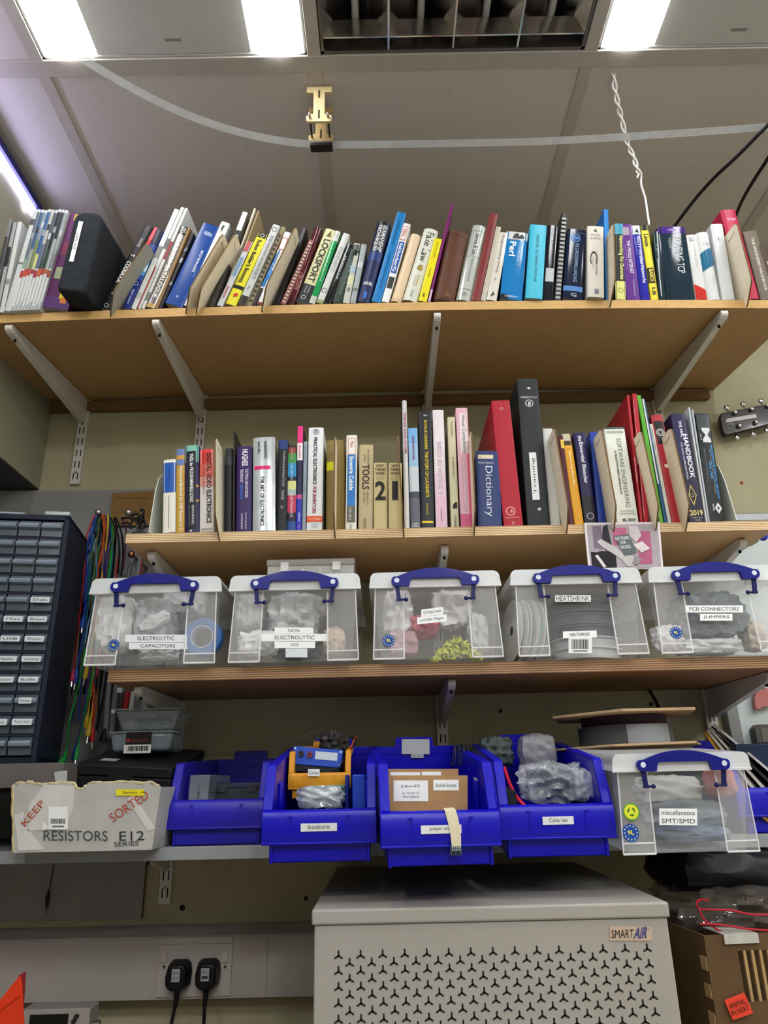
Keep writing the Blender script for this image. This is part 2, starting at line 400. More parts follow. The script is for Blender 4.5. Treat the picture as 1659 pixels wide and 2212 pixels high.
# drill holes in the wall
for (px, py, r, lab) in [(394, 1961, .006, 'dark drill hole in the wall right of the slotted upright above the sockets'), (661, 1941, .0045, 'dark drill hole in the wall beside the purifier'),
                     (468, 1488, .004, 'small drill hole under the left end of the storage box shelf'), (669, 1486, .0045, 'small drill hole above the breadboard bin'), (1081, 1536, .0045, 'small drill hole above the cable tie bin'), (1406, 1521, .004, 'small rusty drill hole behind the cardboard reel')]:
    p = AT(px, py, YW); b = B(); b.cyl((p.x, YW-.0008, p.z), (p.x, YW+.0005, p.z), r, M('#2b2118', .9), n=12); tag(b.build('wall_hole'), lab, 'hole')
p = AT(1602, 1043, YW); b = B(); b.cyl((p.x, YW-.001, p.z), (p.x, YW+.0005, p.z), .0045, M('#8e3a1e', .6), n=9); tag(b.build('wall_mark'), 'small reddish brown spot on the wall under the tuning pegs', 'mark')
# ------------------------------------------------------------------ books
SH = {1: (ztop, YF1, DROOP), 2: (lambda x: Z2, YF, 0.0)}
def base_x(px, sh, dy=0.0):
    """world x on the front edge of a shelf for a picture column"""
    zf, yf, a = SH[sh]; x = 0.0; Y = yf-dy*math.cos(a)
    for _ in range(6):
        y = PX((x, Y, zf(x)-dy*math.sin(a)))[1]; x = AT(px, y, Y).x
    return x
def on_tilt(px, py, sh, dy, x):
    """x and height along the (tilted) plane of the spines"""
    zf, yf, a = SH[sh]; P0 = Vector((0, yf-dy*math.cos(a), zf(x)-dy*math.sin(a))); n = Vector((0, math.cos(a), math.sin(a)))
    d = ray(px, py); P = CAM+d*(n.dot(P0-CAM)/n.dot(d))
    return P.x, (P-P0).dot(Vector((0, -math.sin(a), math.cos(a))))
def rot_of(sh, lean, yaw=0.0):
    return (Matrix.Rotation(SH[sh][2], 3, 'X') @ Matrix.Rotation(yaw, 3, 'Z') @ Matrix.Rotation(lean, 3, 'Y')).to_euler()
paper_m = M('#cfc6ae', .8, var=.12, scale=400, vec=(1, .02, .02))
paper_w = M('#dcdad2', .8, var=.10, scale=400, vec=(1, .02, .02))
SPACED = {}
def frame_of(sh, xb0, xb1, xt, yt, dy):
    zf, yf, a = SH[sh]; Y = yf-dy*math.cos(a); dz = -dy*math.sin(a)
    X0, X1 = base_x(xb0, sh, dy), base_x(xb1, sh, dy)
    Px, Ps = on_tilt(xt, yt, sh, dy, (X0+X1)/2)
    lean = math.atan2(Px-X0, Ps); w = (X1-X0)*math.cos(lean); h = math.hypot(Px-X0, Ps)
    if lean >= 0:            # leans right: stands on its lower right corner
        up = w*math.sin(lean); org = Vector((X1-w*math.cos(lean), Y-up*math.sin(a), zf(X1)+dz+up*math.cos(a))); h -= up
    else:
        org = Vector((X0, Y, zf(X0)+dz))
    org.z += .0004
    return org, lean, w, h
def colm(c, gl=.35): return c if not isinstance(c, str) else M(c, gl, var=.03, scale=18, coat=.35 if gl < .2 else 0)
def decorate(b, w, h, decor, yfun, gl):
    k = 0; tl = abs(yfun(w/2)-yfun(w*.1))*.12
    for d in decor:
        k += 1; lift = .00015+.00012*k
        if d[0] == 'b':           # band: z0,z1,colour[,x0,x1]
            z0, z1 = d[1]*h, d[2]*h; xa = (d[4] if len(d) > 4 else 0)*w; xb = (d[5] if len(d) > 5 else 1)*w
            n = 6; v = []
            for q in range(n+1):
                x = xa+(xb-xa)*q/n; v += [(x, yfun(x)-lift, z0), (x, yfun(x)-lift, z1)]
            b.add(v, [(2*q, 2*q+2, 2*q+3, 2*q+1) for q in range(n)], colm(d[3], gl))
        elif d[0] == 't':         # lettering: text,z0,z1,x0,x1,colour,orientation,bold
            _, s, z0, z1, xa, xb, c = d[:7]; o = d[7] if len(d) > 7 else 'd'; bold = d[8] if len(d) > 8 else True
            z0, z1, xa, xb = z0*h, z1*h, xa*w, xb*w
            vs, fs = text_geo(s, bold); v = []
            for tx, ty in vs:
                if o == 'd': x, z = xa+(xb-xa)*ty, z1-(z1-z0)*tx
                elif o == 'u': x, z = xb-(xb-xa)*ty, z0+(z1-z0)*tx
                else: x, z = xa+(xb-xa)*tx, z0+(z1-z0)*ty
                v.append((x, yfun(x)-lift-.0001-tl, z))
            b.add(v, fs, M(c, .5, var=0))
        elif d[0] == 'o':         # ring mark: zc, xc, r(m), colour
            zc, xc, r = d[1]*h, d[2]*w, d[3]; n = 20; v = []
            for q in range(n):
                t = 2*math.pi*q/n
                for rr in (r, r*.78):
                    x = xc+rr*math.cos(t); v.append((x, yfun(x)-lift, zc+rr*math.sin(t)))
            b.add(v, [(2*q, 2*q+1, (2*q+3) % (2*n), (2*q+2) % (2*n)) for q in range(n)], M(d[4], .5, var=0))
        elif d[0] == 'p':         # polygon mark: list of (x,z) fractions, colour
            yy = min(yfun(x*w) for x, z in d[1]); yy = min(yy, yfun(sum(x for x, z in d[1])/len(d[1])*w))-lift
            v = [(x*w, yy, z*h) for x, z in d[1]]
            b.add(v, [tuple(range(len(v)))], M(d[2], .5, var=0))
def book(sh, xb0, xb1, xt, yt, color, label, decor=(), kind='p', d=.16, dy=0.0, name=None, group=None, gl=.35, side=None, pages=None, cat=None, bulge=None, yaw=0.0):
    org, lean, w, h = frame_of(sh, xb0, xb1, xt, yt, dy)
    w = max(.0022, w-.0005)
    cm = colm(color, gl); b = B()
    bulge = bulge if bulge is not None else {'p': .0008, 'h': .004, 'm': .0003, 'b': .0015}[kind]
    def yfun(x):
        t = 2*x/w-1; return bulge*t*t+.0012*min(1, w/.02)*t**10
    n = 10; th = {'p': .0006, 'h': .0024, 'm': .0004, 'b': .0022}[kind]; th = min(th, w*.2)
    sd = .0018 if kind in 'hb' else .001
    outer = [(w*q/n, yfun(w*q/n)) for q in range(n+1)]
    if w < .006:
        b.box(0, w, 0, d, 0, h, cm)
    else:
        poly = [(x, y) for x, y in outer]+[(w, d), (w-th, d)]+[(max(th, min(w-th, x)), y+sd) for x, y in outer[::-1]]+[(th, d), (0, d)]
        b.prism(poly, 'z', 0, h, cm)
        if side:
            sm = colm(side, gl); b.quad((-.0002, .004, .0), (0, d-.004, 0), (0, 0, h), sm); b.quad((w+.0002, .004, 0), (0, d-.004, 0), (0, 0, h), sm)
    decorate(b, w, h, decor, yfun, gl)
    name = name or {'p': 'book', 'h': 'book', 'm': 'magazine', 'b': 'ring_binder'}[kind]
    o = b.build(name); o.location = org; o.rotation_euler = rot_of(sh, lean, yaw)
    tag(o, label, cat or {'p': 'book', 'h': 'book', 'm': 'magazine', 'b': 'binder'}[kind], group or ('books on the top shelf' if sh == 1 else 'books on the middle shelf'))
    if w >= .006:
        ins = {'p': .0004, 'h': .003, 'm': .0003, 'b': .012}[kind]; pg = B()
        pg.box(th+.0003, w-th-.0003, sd+bulge+.0035, d-(.003 if kind == 'h' else .0005), ins, h-ins, pages or (paper_m if kind in 'hp' else paper_w))
        pg.build('pages', o, smooth=False)
    return o
def label_on(o, x0, x1, z0, z1, text='', c='#e4e6e6', tc='#26282a', orient='d', y=-.0012, bold=False, m=.12, name='label'):
    b = B(); b.box(x0, x1, y, y+.0004, z0, z1, M(c, .5, var=.02))
    if text:
        W_, H_ = x1-x0, z1-z0; yy = y-.0002
        if orient == 'd': b.text(text, (x0+W_*.25, yy, z1-H_*m), (0, 0, -H_*(1-2*m)), (W_*.5, 0, 0), M(tc, .6, var=0), bold)
        elif orient == 'u': b.text(text, (x1-W_*.25, yy, z0+H_*m), (0, 0, H_*(1-2*m)), (-W_*.5, 0, 0), M(tc, .6, var=0), bold)
        else: b.text(text, (x0+W_*m, yy, z0+H_*.28), (W_*(1-2*m), 0, 0), (0, 0, H_*.46), M(tc, .6, var=0), bold)
    return b.build(name, o, smooth=False)
wood_sheet = M('#e8dec6', .55, var=.05, scale=20, vec=(1, 1, 6)); wood_dark = M('#6e5433', .7, var=.1)
def divider(sh, xlow, xtop, ytop, label, depth=.13, p=.045, color=None, yaw=0.0, mark=True):
    zf, yf, a = SH[sh]; Y = yf-p*math.cos(a)-.020*math.sin(a); x = 0.0
    for _ in range(6):      # lower front corner, 20 mm above the shelf
        zz = zf(x)-p*math.sin(a)+.020*math.cos(a); y = PX((x, Y, zz))[1]; x = AT(xlow, y, Y).x
    Px, Ps = on_tilt(xtop, ytop, sh, p, x); lean = math.atan2(Px-x, Ps-.02); h = math.hypot(Px-x, Ps-.02)+.02
    b = B(); r = .012
    poly = [(-p, .024), (-p+.003, .017), (-.012, -.014), (-.0035, -.020), (-.003, .0006), (depth, .0006), (depth, h-.05), (depth-.03, h-.006), (depth-.04, h-.001), (-p+r, h), (-p+r*.3, h-r*.3), (-p, h-r)]
    t = .0016
    b.prism(poly, 'x', -t, t, color or wood_sheet)
    # scorched laser cut edge
    for (y0, z0), (y1, z1) in zip(poly[:3]+poly[9:], poly[1:4]+poly[10:]+poly[:1]):
        L = math.hypot(y1-y0, z1-z0); ny, nz = (z1-z0)/L*.0003, -(y1-y0)/L*.0003
        for s in (1, -1):
            b.add([(-t*.99, y0-ny*s, z0-nz*s), (t*.99, y0-ny*s, z0-nz*s), (t*.99, y1-ny*s, z1-nz*s), (-t*.99, y1-ny*s, z1-nz*s)], [(0, 1, 2, 3)], wood_dark)
    if mark:
        for s in (-1, 1):
            xx = s*(t+.0002); u = (0, .030, -.004) if s > 0 else (0, -.030, .004)
            o0 = (xx, -p+.014, h-.018) if s > 0 else (xx, -p+.044, h-.022)
            b.text('Electronics', o0, u, (0, 0, .005), M('#4a3a25', .7, var=0))
    o = b.build('shelf_divider', smooth=False); zx = x-math.sin(lean)*.02
    o.location = (zx, yf, zf(zx)+.0003); o.rotation_euler = rot_of(sh, lean, yaw)
    tag(o, label, 'divider', 'laser cut wooden dividers on the '+('top shelf' if sh == 1 else 'middle shelf'))
    return o
Wt, Bk, Ye = '#e6e8e6', '#15161a', '#e8dc2a'
# ---- top shelf, left to right
bk = lambda *a, **k: book(1, *a, **k)
bk(-27, -20, 20, 472, '#7a7c7c', 'thin grey catalogue at the far left of the top shelf, leftmost of its row', [('b', .45, .8, '#3c3d40')], 'm', .2, dy=.01)
bk(-13, -5, 28.5, 480, '#9b9d9c', 'thin grey catalogue with a dark band, second from the left on the top shelf', [('b', .5, .72, '#2a2b2d')], 'm', .2, dy=.008)
bk(-2, 8, 38, 479, '#c3c5c1', 'thin off white catalogue, third from the left on the top shelf', [('b', .3, .36, '#8a8d8a')], 'm', .2, dy=.008)
bk(8, 21, 73, 452, '#c2c6c4', 'wide pale grey magazine spine left of the red banded magazines', [('b', .84, .9, '#4b5052'), ('b', .45, .47, '#777')], 'm', .21, dy=.012)
MG = [('#5d6a74', '#7f9a86'), ('#375a78', '#8f9a8a'), ('#7d8d99', '#6d7a4e'), ('#2f5487', '#b9bb7a'), ('#a7aca8', '#56657d'), ('#4b4f52', '#31443d'), ('#17191c', '#1d3a30'), ('#202427', '#9aa19e'), ('#8d9791', '#7d7f7c')]
for k in range(9):
    x0 = 21+7.3*k; xt = 82+7.4*k
    rd = ['#a33a30', '#b5452f', '#b04038', '#8e2a35', '#a0283a', '#b25a2a', '#a1382c', '#a8542c', '#8f4a2c'][k]
    bk(x0, x0+7.1, xt, 452+(k % 3), '#c6cbc9', 'thin red banded magazine, number %s of nine counted from the left' % ['one', 'two', 'three', 'four', 'five', 'six', 'seven', 'eight', 'nine'][k],
       [('b', .335+.012*((k*5) % 4-1.5), .40+.01*((k*3) % 4-1.5), rd), ('b', .405, .5+.05*((k*7) % 5), MG[k][1]), ('b', .5+.05*((k*7) % 5), .97, MG[k][0]), ('b', .70+.03*((k*2) % 5), .76+.03*((k*2) % 5), ['#8a9396', '#23282c', '#b5bcbc'][k % 3], .2, 1), ('b', .0, .04+.02*(k % 3), '#9da3a2', .5, 1)], 'm', .21, dy=.012, group='red banded magazines on the top shelf')
bk(88, 146, 152, 460, '#5a2d55', 'thick purple book with yellow emblem partly hidden by the black padded case',
   [('b', .92, .99, '#b59a3c', .2, .6), ('b', .55, .68, '#7a3348', .1, .6), ('b', .3, .42, '#93a07c', .1, .7), ('b', .0, .12, '#5a3b70'), ('b', .1, .24, '#d8c92c', .55, .8), ('b', .06, .12, '#d9812f', .62, .85)], 'p', .2, dy=.006)
# black padded case
def padded_case():
    Y = 1.246; a = AT(118, 626, Y); t = AT(162, 466, Y-.012)
    w = .062; lean = math.atan2(t.x-a.x, t.z-a.z); h = math.hypot(t.x-a.x, t.z-a.z)+.012
    root = empty('padded_case', (a.x, Y, a.z)); root.rotation_euler = rot_of(1, lean)
    tag(root, 'black padded fabric case with white label standing between magazines and dark books', 'case')
    fab = M('#23272b', .85, var=.25, scale=160, bump=.3)
    b = B(); n = 6; r = .022; poly = []
    for cx, cz, a0 in ((w-r, h-r, 0), (r, h-r, 90), (.012, .012, 180), (w-.012, .012, 270)):
        rr = r if a0 < 180 else .012
        for q in range(n+1):
            u = math.radians(a0+90*q/n); poly.append((cx+rr*math.cos(u), cz+rr*math.sin(u)))
    b.prism(poly, 'y', .004, .24, fab); b.build('body', root, bevel=.008, seg=3)
    b = B(); b.prism([(x*1.0+(x-w/2)*.03, z+(z-h/2)*.015) for x, z in poly], 'y', .118, .122, M('#0f1012', .6)); b.build('zip', root)
    label_on(root, .014, .0235, h*.36, h*.86, 'cable test', y=.0022, m=.3)
    return root
padded_case()
bk(213, 235, 313, 486, '#131214', 'black leaning book lettered in white between the padded case and a grey sheet',
   [('t', 'COOKBOOK', .30, .56, .2, .75, '#d9d9d2'), ('t', 'T', .62, .65, .2, .7, '#d9d9d2'), ('t', 'HACKS', .74, .84, .3, .7, '#9a9a94'), ('o', .04, .5, .005, '#cfcfc8'), ('b', .17, .19, '#c8c8c0', .4, .7)], 'p', .2)
bk(236, 248, 333, 491, '#b02a35', 'thin red and yellow leaning book right of the black lettered one', [('b', 0, .09, '#e0b52a'), ('b', .85, 1, '#c4525a'), ('b', .3, .6, '#7d1f28')], 'p', .17)
divider(1, 245.5, 318, 520, 'small grey wooden sheet divider beside the blue gradient book', color=M('#98988c', .6, var=.05), mark=False, depth=.1)
bk(262, 280, 337, 495, '#1d2f78', 'dark blue leaning book with a bright cyan glow on its spine',
   [('b', .36, .66, '#2757a5'), ('b', .42, .6, '#4f96c9'), ('b', .47, .55, '#b9dcea'), ('t', 'digital systems', .06, .24, .25, .7, '#aebbe0'), ('b', .82, 1, '#222434'), ('o', .31, .5, .0045, '#c6cfe6')], 'p', .2)
bk(281, 293, 377, 451, '#d6dad6', 'tall white magazine with grey band, first of three beside the blue gradient book', [('b', .50, .62, '#787c78'), ('b', .1, .16, '#b9bdb9')], 'm', .21)
bk(294, 303, 391, 447, '#c5c9c6', 'tall white magazine with red foot stripe, second of three beside the blue gradient book', [('b', 0, .4, '#b2423c', 0, .4), ('b', .58, .68, '#5f6360')], 'm', .21)
bk(304, 311, 400, 449, '#cfd3d0', 'tall white magazine with a dark red band, third of three next to the silver catalogue', [('b', .48, .66, '#8c2f33'), ('b', .08, .16, '#7a7d7c')], 'm', .21)
bk(312, 333, 391, 488, M('#9a968c', .12, metal=.6, var=.15, scale=12), 'silver leaning catalogue lettered PRODUCT CATALOGUE beside the wide blue binder',
   [('b', .90, 1, '#1c1a16'), ('p', [(.3, .985), (.75, .985), (.75, .925), (.3, .925)], '#d8d4c4'), ('p', [(.36, .98), (.69, .98), (.69, .93), (.36, .93)], '#1c1a16'), ('t', 'N', .935, .973, .42, .64, '#d8d4c4', 'h'), ('t', 'PRODUCT CATALOGUE', .12, .87, .25, .75, '#e9e7df'), ('b', 0, .05, '#b99a5a')], 'p', .2, gl=.15)
bk(334, 341, 406, 491, '#8a6c45', 'brown cardboard slipcover edge right of the silver catalogue', [], 'm', .2)
bk(342, 349, 414, 503, '#23262e', 'thin dark photo book with pale specks left of the wide blue binder', [('b', .6, .66, '#9aa0a8'), ('b', .75, .8, '#6a7078'), ('b', .3, .34, '#808890')], 'm', .19)
bk(350, 393, 439, 481, '#20468e', 'wide glossy blue leaning binder lettered in white', [('t', 'WinWatt', .86, .91, .3, .8, '#b8cae8', 'h'), ('t', 'BADDOOR.COM', .42, .68, .62, .76, '#d5e0f2', 'u'), ('t', 'catalogue', .36, .46, .8, .86, '#9fb6de', 'u'), ('t', '81', .09, .115, .44, .56, '#c8d6ee', 'h')], 'p', .22, gl=.22)
bk(394, 416, 478, 478, '#dcdedb', 'plain white leaning binder right of the wide blue one', [('p', [(.3, .93), (.6, .95), (.5, .87)], '#3f4246'), ('b', .93, .96, '#555', .35, .6)], 'p', .22)
divider(1, 410, 482, 500, 'wooden divider touching the plain white binder, front one of a pair')
bk(448, 461, 524, 457, '#3a3834', 'thin black and white book standing behind the second wooden divider', [('b', .8, 1, '#d8d8d2'), ('b', .55, .75, '#cfcfc8', .2, .8)], 'p', .16)
divider(1, 434, 509, 500, 'wooden divider right of the first, in front of the tall tan panels')
for (a, xt, yt, lab) in ((468, 549, 450, 'tall tan wooden panel standing above the neighbouring books, front one of two'), (474, 557, 455, 'tall tan wooden panel just behind the other one')):
    bk(a, a+4, xt, yt, wood_sheet if a == 468 else M('#b3a07c', .6, var=.05), lab, [], 'm', .11, dy=-.02-.006*(a == 474), name='plywood_board', cat='board', group='tall wooden panels on the top shelf')
bk(466, 480, 534, 520, '#c9ced6', 'thin white book with red top left of the yellow robot book', [('b', .84, 1, '#b2545a', .1, .9), ('b', .45, .75, '#7d9cc0', .2, .8), ('b', .12, .3, '#b88a8a', .3, .7)], 'p', .14)
bk(483.5, 509, 558, 501, '#e0d832', 'yellow leaning book with black head and black lettering',
   [('b', .93, 1, '#1a1a18'), ('o', .965, .5, .005, '#d8d8cc'), ('t', "Robot Builder's Bonanza", .30, .90, .3, .72, '#201f14'), ('b', .215, .26, '#1d2018'), ('t', 'THIRD', .28, .36, .14, .25, '#201f14', 'd', False), ('p', [(.4, .10), (.75, .12), (.75, .16), (.4, .15)], '#c23a2c')], 'p', .19)
bk(511, 529, 590, 484, '#c3c6c4', 'pale grey leaning book lettered in outlined capitals right of the yellow one',
   [('t', 'MORE HARDWARE HACKING PROJECTS', .32, .86, .25, .8, '#4a4c4e', 'd', False), ('o', .94, .5, .006, '#3c3e40'), ('t', 'Wiley', .18, .24, .3, .6, '#55585a', 'd', False), ('b', 0, .11, '#2c2a26')], 'p', .18)
bk(530, 542, 608, 489, M('#8f8468', .8, var=.3, scale=120), 'comb bound brown book with a row of black rings', [('b', .06+.058*k, .085+.058*k, '#2a2722', .25, .75) for k in range(15)], 'p', .17, dy=-.006)
bk(543, 553, 606, 530, '#2268ad', 'thin blue and black book left of a white one with a blue patch', [('b', 0, .28, '#2b2622'), ('b', .28, .30, '#dcdcdc'), ('t', 'guide', .5, .7, .25, .7, '#a9cbea', 'd', False)], 'p', .15)
bk(554, 569, 615, 500, '#d5d8d9', 'white leaning book with a blue patch and red frame near the top', [('b', .75, .92, '#a94a40'), ('b', .76, .91, '#d9d9d6', .12, .88), ('b', .32, .46, '#2f7cc0'), ('t', 'hacks', .5, .7, .25, .7, '#9aa0a4', 'd', False), ('b', 0, .03, '#7a2a28')], 'p', .15)
divider(1, 575, 639, 486, 'wooden divider left of the spiral bound red book')
bk(591, 601, 654, 492, '#232327', 'black leaning magazine whose top shows behind a wooden divider', [('b', .85, 1, '#3c3d42')], 'm', .16, dy=-.01)
bk(603, 617, 668, 517, '#8c5d57', 'spiral bound dull red notebook', [('b', .03+.05*k, .05+.05*k, '#e0d4ce', .3, .75) for k in range(19)], 'p', .15, gl=.6)
bk(618, 635, 680, 489, '#4f1a22', 'glossy dark red leaning hardback between the spiral notebook and the black capitals book', [('b', 0, .06, '#2e1014'), ('t', 'CIRCUITS', .18, .4, .3, .75, '#b8796f')], 'h', .19, gl=.12)
bk(637, 664.5, 704, 493, '#c9c89a', 'cream and black leaning book with large black capitals',
   [('t', 'LOCKSPORT', .28, .86, .22, .8, '#1c1c1a'), ('b', 0, .245, '#23262a'), ('t', 'A hackers guide', .13, .23, .25, .45, '#b9bdb6', 'd', False), ('t', 'to lockpicking', .13, .23, .55, .75, '#b9bdb6', 'd', False), ('o', .07, .45, .005, '#c9ccc6'), ('p', [(.3, .9), (.7, .9), (.55, .98)], '#5f5a2c')], 'p', .17)
bk(666, 680, 724, 498, '#1e8f4d', 'bright green glossy book with white head next to the black capitals book', [('b', .86, 1, '#c9cbc9'), ('o', .93, .5, .004, '#303230'), ('b', 0, .1, '#b8bcb4'), ('t', 'open source', .3, .7, .35, .65, '#bfe6cb', 'd', False)], 'p', .17, gl=.12)
bk(681, 697, 742, 503, '#c4c7c4', 'light grey leaning book with faint capitals right of the bright green one', [('t', 'FORENSICS', .45, .8, .25, .75, '#8f9291', 'd', False), ('o', .18, .5, .006, '#3a3c3a'), ('b', 0, .05, '#8f9a6c')], 'p', .16)
bk(698, 714, 750, 527, '#1d1f20', 'black leaning book with glossy silver streak', [('t', 'HACKING THE', .4, .8, .3, .65, '#a9aeb0', 'd'), ('b', .86, .95, '#33383a')], 'p', .16, gl=.1)
bk(716, 738, 757, 538, '#28382f', 'dark green leaning book with faint lettering', [('t', 'Understanding the kernel', .15, .8, .35, .7, '#7f9488', 'd', False), ('b', .9, 1, '#18221d')], 'p', .16)
bk(740, 755, 764.5, 525, '#b7b9ac', 'pale mottled narrow book with a dark picture on its head', [('b', .86, .98, '#565a54'), ('b', .5, .62, '#9bb3bd'), ('b', .3, .45, '#c9c9a6'), ('t', 'VHDL', .18, .26, .3, .7, '#5a5c58')], 'p', .16)
bk(756, 768, 781, 527, '#99a3a3', 'silver grey narrow book left of the blue seamanship book', [('b', .6, .7, '#b7c2c4'), ('b', .2, .25, '#6d7674')], 'p', .16)
# books from the seamanship one to the wooden divider
bk(768, 799, 816, 476, '#1f2a52', 'thick dark blue hardback with white capitals and the word HOUSE', [('b', .62, 1, '#15161f'), ('t', 'SEAMANSHIP', .62, .955, .55, .85, '#d4d6d8'), ('t', 'TECHNIQUES', .62, .955, .15, .45, '#d4d6d8'), ('b', .63, .94, '#d4d6d8', .49, .51), ('b', .5, .62, '#203a74'), ('t', 'HOUSE', .2, .24, .18, .82, '#dfe1e2', 'h'), ('p', [(.42, .04), (.62, .04), (.62, .12), (.42, .12)], '#3a6fc9')], 'h', .19, bulge=.006)
bk(801, 822, 858.5, 457, '#1f78b8', 'tall bright blue leaning book right of the thick dark blue hardback', [('t', 'Building computers', .62, .9, .35, .65, '#123f66', 'd', False), ('t', 'A practical engineering guide', .15, .55, .4, .65, '#0f3a5e', 'd', False)], 'p', .19)
bk(823, 840, 872, 481.5, '#dfe0dc', 'white and blue leaning book lettered in white on a blue panel', [('b', .36, .76, '#1f58a8', .12, .88), ('t', 'Small Form Factor PCs', .38, .74, .28, .72, '#e8ecf0'), ('b', .78, .96, '#c05a4c', .15, .85), ('b', .79, .95, '#dfe0dc', .22, .78), ('b', .17, .31, '#3a3a38', .1, .9), ('t', 'Make', .83, .92, .3, .7, '#b8483c', 'd', False)], 'p', .17)
bk(842, 866, 888, 503, '#dcc4a3', 'plain cream rounded hardback', [('b', .02, .04, '#cfa984')], 'h', .16, bulge=.006)
bk(867, 901, 917, 491, '#cfd2c4', 'off white rounded hardback lettered in large dark italics beside the slim yellow book', [('t', 'Fake Law', .54, .95, .3, .8, '#33352f', 'd', False), ('p', [(.35, .44), (.6, .5), (.75, .44), (.6, .40)], '#a58f35'), ('o', .45, .5, .006, '#54502a'), ('t', 'The Secret', .2, .36, .55, .7, '#b7a34a'), ('t', 'Barrister', .2, .33, .35, .48, '#8f918a', 'd', False), ('t', 'PICADOR', .05, .14, .4, .58, '#7f827c', 'd', False)], 'h', .16, bulge=.006)
bk(903, 922, 938.5, 514, '#e3d51f', 'slim bright yellow book', [('t', 'Travels with a computer', .68, .94, .4, .65, '#5d561b', 'd', False), ('t', 'stories', .38, .52, .4, .6, '#5d561b', 'd', False), ('t', 'ink', .06, .12, .35, .6, '#3c3814')], 'p', .15)
bk(924, 930, 974, 440, '#7a2a6a', 'thin tall purple magazine leaning up past the brown leather book', [('b', 0, .12, '#cdb7c4')], 'm', .19)
bk(934, 982, 968, 495, '#5b3624', 'thick plain brown leather bound book with small gilt mark', [('t', 'EX', .095, .11, .5, .65, '#a8813c', 'h', False), ('t', 'LIBRIS', .06, .075, .45, .75, '#a8813c', 'h', False), ('b', .93, .94, '#4a2a1c'), ('b', .02, .03, '#4a2a1c')], 'h', .17, bulge=.008, gl=.5)
bk(985, 1016, 1022.6, 484, '#b4bab4', 'silver grey glossy rounded hardback lettered in thin dark script', [('t', 'Secrets & Lies', .6, .88, .35, .7, '#4c5050', 'd', False), ('t', 'Digital security in a networked world', .25, .55, .4, .62, '#6d7270', 'd', False), ('b', .575, .58, '#6f7572'), ('b', .92, .925, '#6f7572'), ('b', .14, .145, '#6f7572'), ('t', 'S+L', .05, .1, .3, .65, '#4c5050', 'd', False)], 'h', .17, bulge=.006, gl=.14)
bk(1018, 1037, 1059, 460, '#7c3634', 'tall narrow brick red book', [('t', 'Theory and structure of machines', .3, .9, .4, .6, '#4c1d1c', 'd', False)], 'p', .19)
bk(1038, 1050, 1072, 489, '#bdb5a3', 'thin cream booklet right of the brick red book', [], 'p', .16)
bk(1051, 1073, 1078, 500.5, '#d3d0c6', 'white book lettered in grey left of the wide glossy blue one', [('t', 'Programming Erlang', .4, .96, .35, .68, '#77625c', 'd', False), ('p', [(.3, .05), (.7, .08), (.5, .13)], '#3e3c38'), ('t', 'A', .28, .32, .4, .6, '#77625c', 'd', False)], 'p', .17, gl=.14)
bk(1079.5, 1128, 1094.5, 499, '#2178b8', 'wide glossy blue book with a white head picturing a dark animal', [('b', .88, 1, '#d5d6d4'), ('b', .882, .886, '#2b4c66'), ('p', [(.3, .90), (.38, .97), (.55, .985), (.62, .94), (.75, .98), (.85, .92), (.8, .9)], '#3b3f42'), ('t', 'Programming', .5, .86, .62, .8, '#7db4dc', 'd', False), ('t', 'Perl', .63, .85, .2, .5, '#e3eef5'), ('b', 0, .07, '#2b2f33', 0, .35), ('t', "O'REILLY", .03, .055, .2, .8, '#c9d2d8', 'h')], 'p', .18, gl=.1)
bk(1135, 1172, 1146, 484, '#44b4cf', 'light cyan book with small dark capitals', [('t', 'DIGITAL FILTERING MATLAB', .22, .86, .42, .58, '#15606f', 'd', False)], 'p', .17, dy=.006)
bk(1173, 1196, 1183, 486, '#1d2028', 'black book with white panel left of the metal spiral', [('b', .24, .42, '#b9bdbe', .1, .9), ('t', 'C++ Templates', .45, .8, .4, .65, '#8c9096', 'd', False), ('t', 'The guide', .84, .97, .4, .6, '#a9adb2', 'd', False)], 'p', .16, gl=.12)
bk(1198, 1212, 1213, 461, '#2c2c2e', 'tall black notebook bound with a thick grey spiral', [('b', .015+.0475*k, .043+.0475*k, '#9a9c9c', .12, .88) for k in range(20)], 'p', .16, gl=.4)
bk(1215, 1258, 1226, 493, '#1a2338', 'dark navy glossy book lettered in pale blue with a pale blue band', [('t', 'THE C-PROGRAMMING LANGUAGE', .24, .80, .48, .66, '#8fa6c8', 'd', False), ('o', .87, .45, .011, '#4a7fc0'), ('p', [(.3, .85), (.6, .85), (.6, .89), (.3, .89)], '#3c74bd'), ('b', .11, .18, '#5b86c4'), ('t', 'LP', .03, .08, .4, .7, '#9fa8b4'), ('b', .94, .945, '#6d7a90')], 'p', .17, gl=.12)
bk(1269.5, 1306, 1269, 487.5, '#cfcabf', 'white book with a large dark letter C', [('t', 'C', .46, .64, .16, .62, '#2c2c2a', 'd', False), ('t', '++ ANNOTATED', .3, .62, .46, .6, '#6b675e', 'd', False), ('t', 'reference', .4, .55, .28, .38, '#8c877c', 'd', False), ('t', 'DEITEL', .86, .885, .2, .8, '#6b675e', 'h', False), ('t', '& DEITEL', .81, .835, .2, .8, '#6b675e', 'h', False), ('p', [(.38, .93), (.6, .91), (.5, .96)], '#4c4a44'), ('p', [(.42, .05), (.66, .05), (.66, .11), (.42, .11)], '#777a88')], 'p', .17, dy=.01)
bk(1309, 1320, 1304, 452, '#1976c4', 'tall bright blue narrow box file rising behind a wooden divider', [], 'p', .2, dy=-.008)
divider(1, 1329, 1326, 480, 'wooden divider between the white letter C book and the black and yellow book')
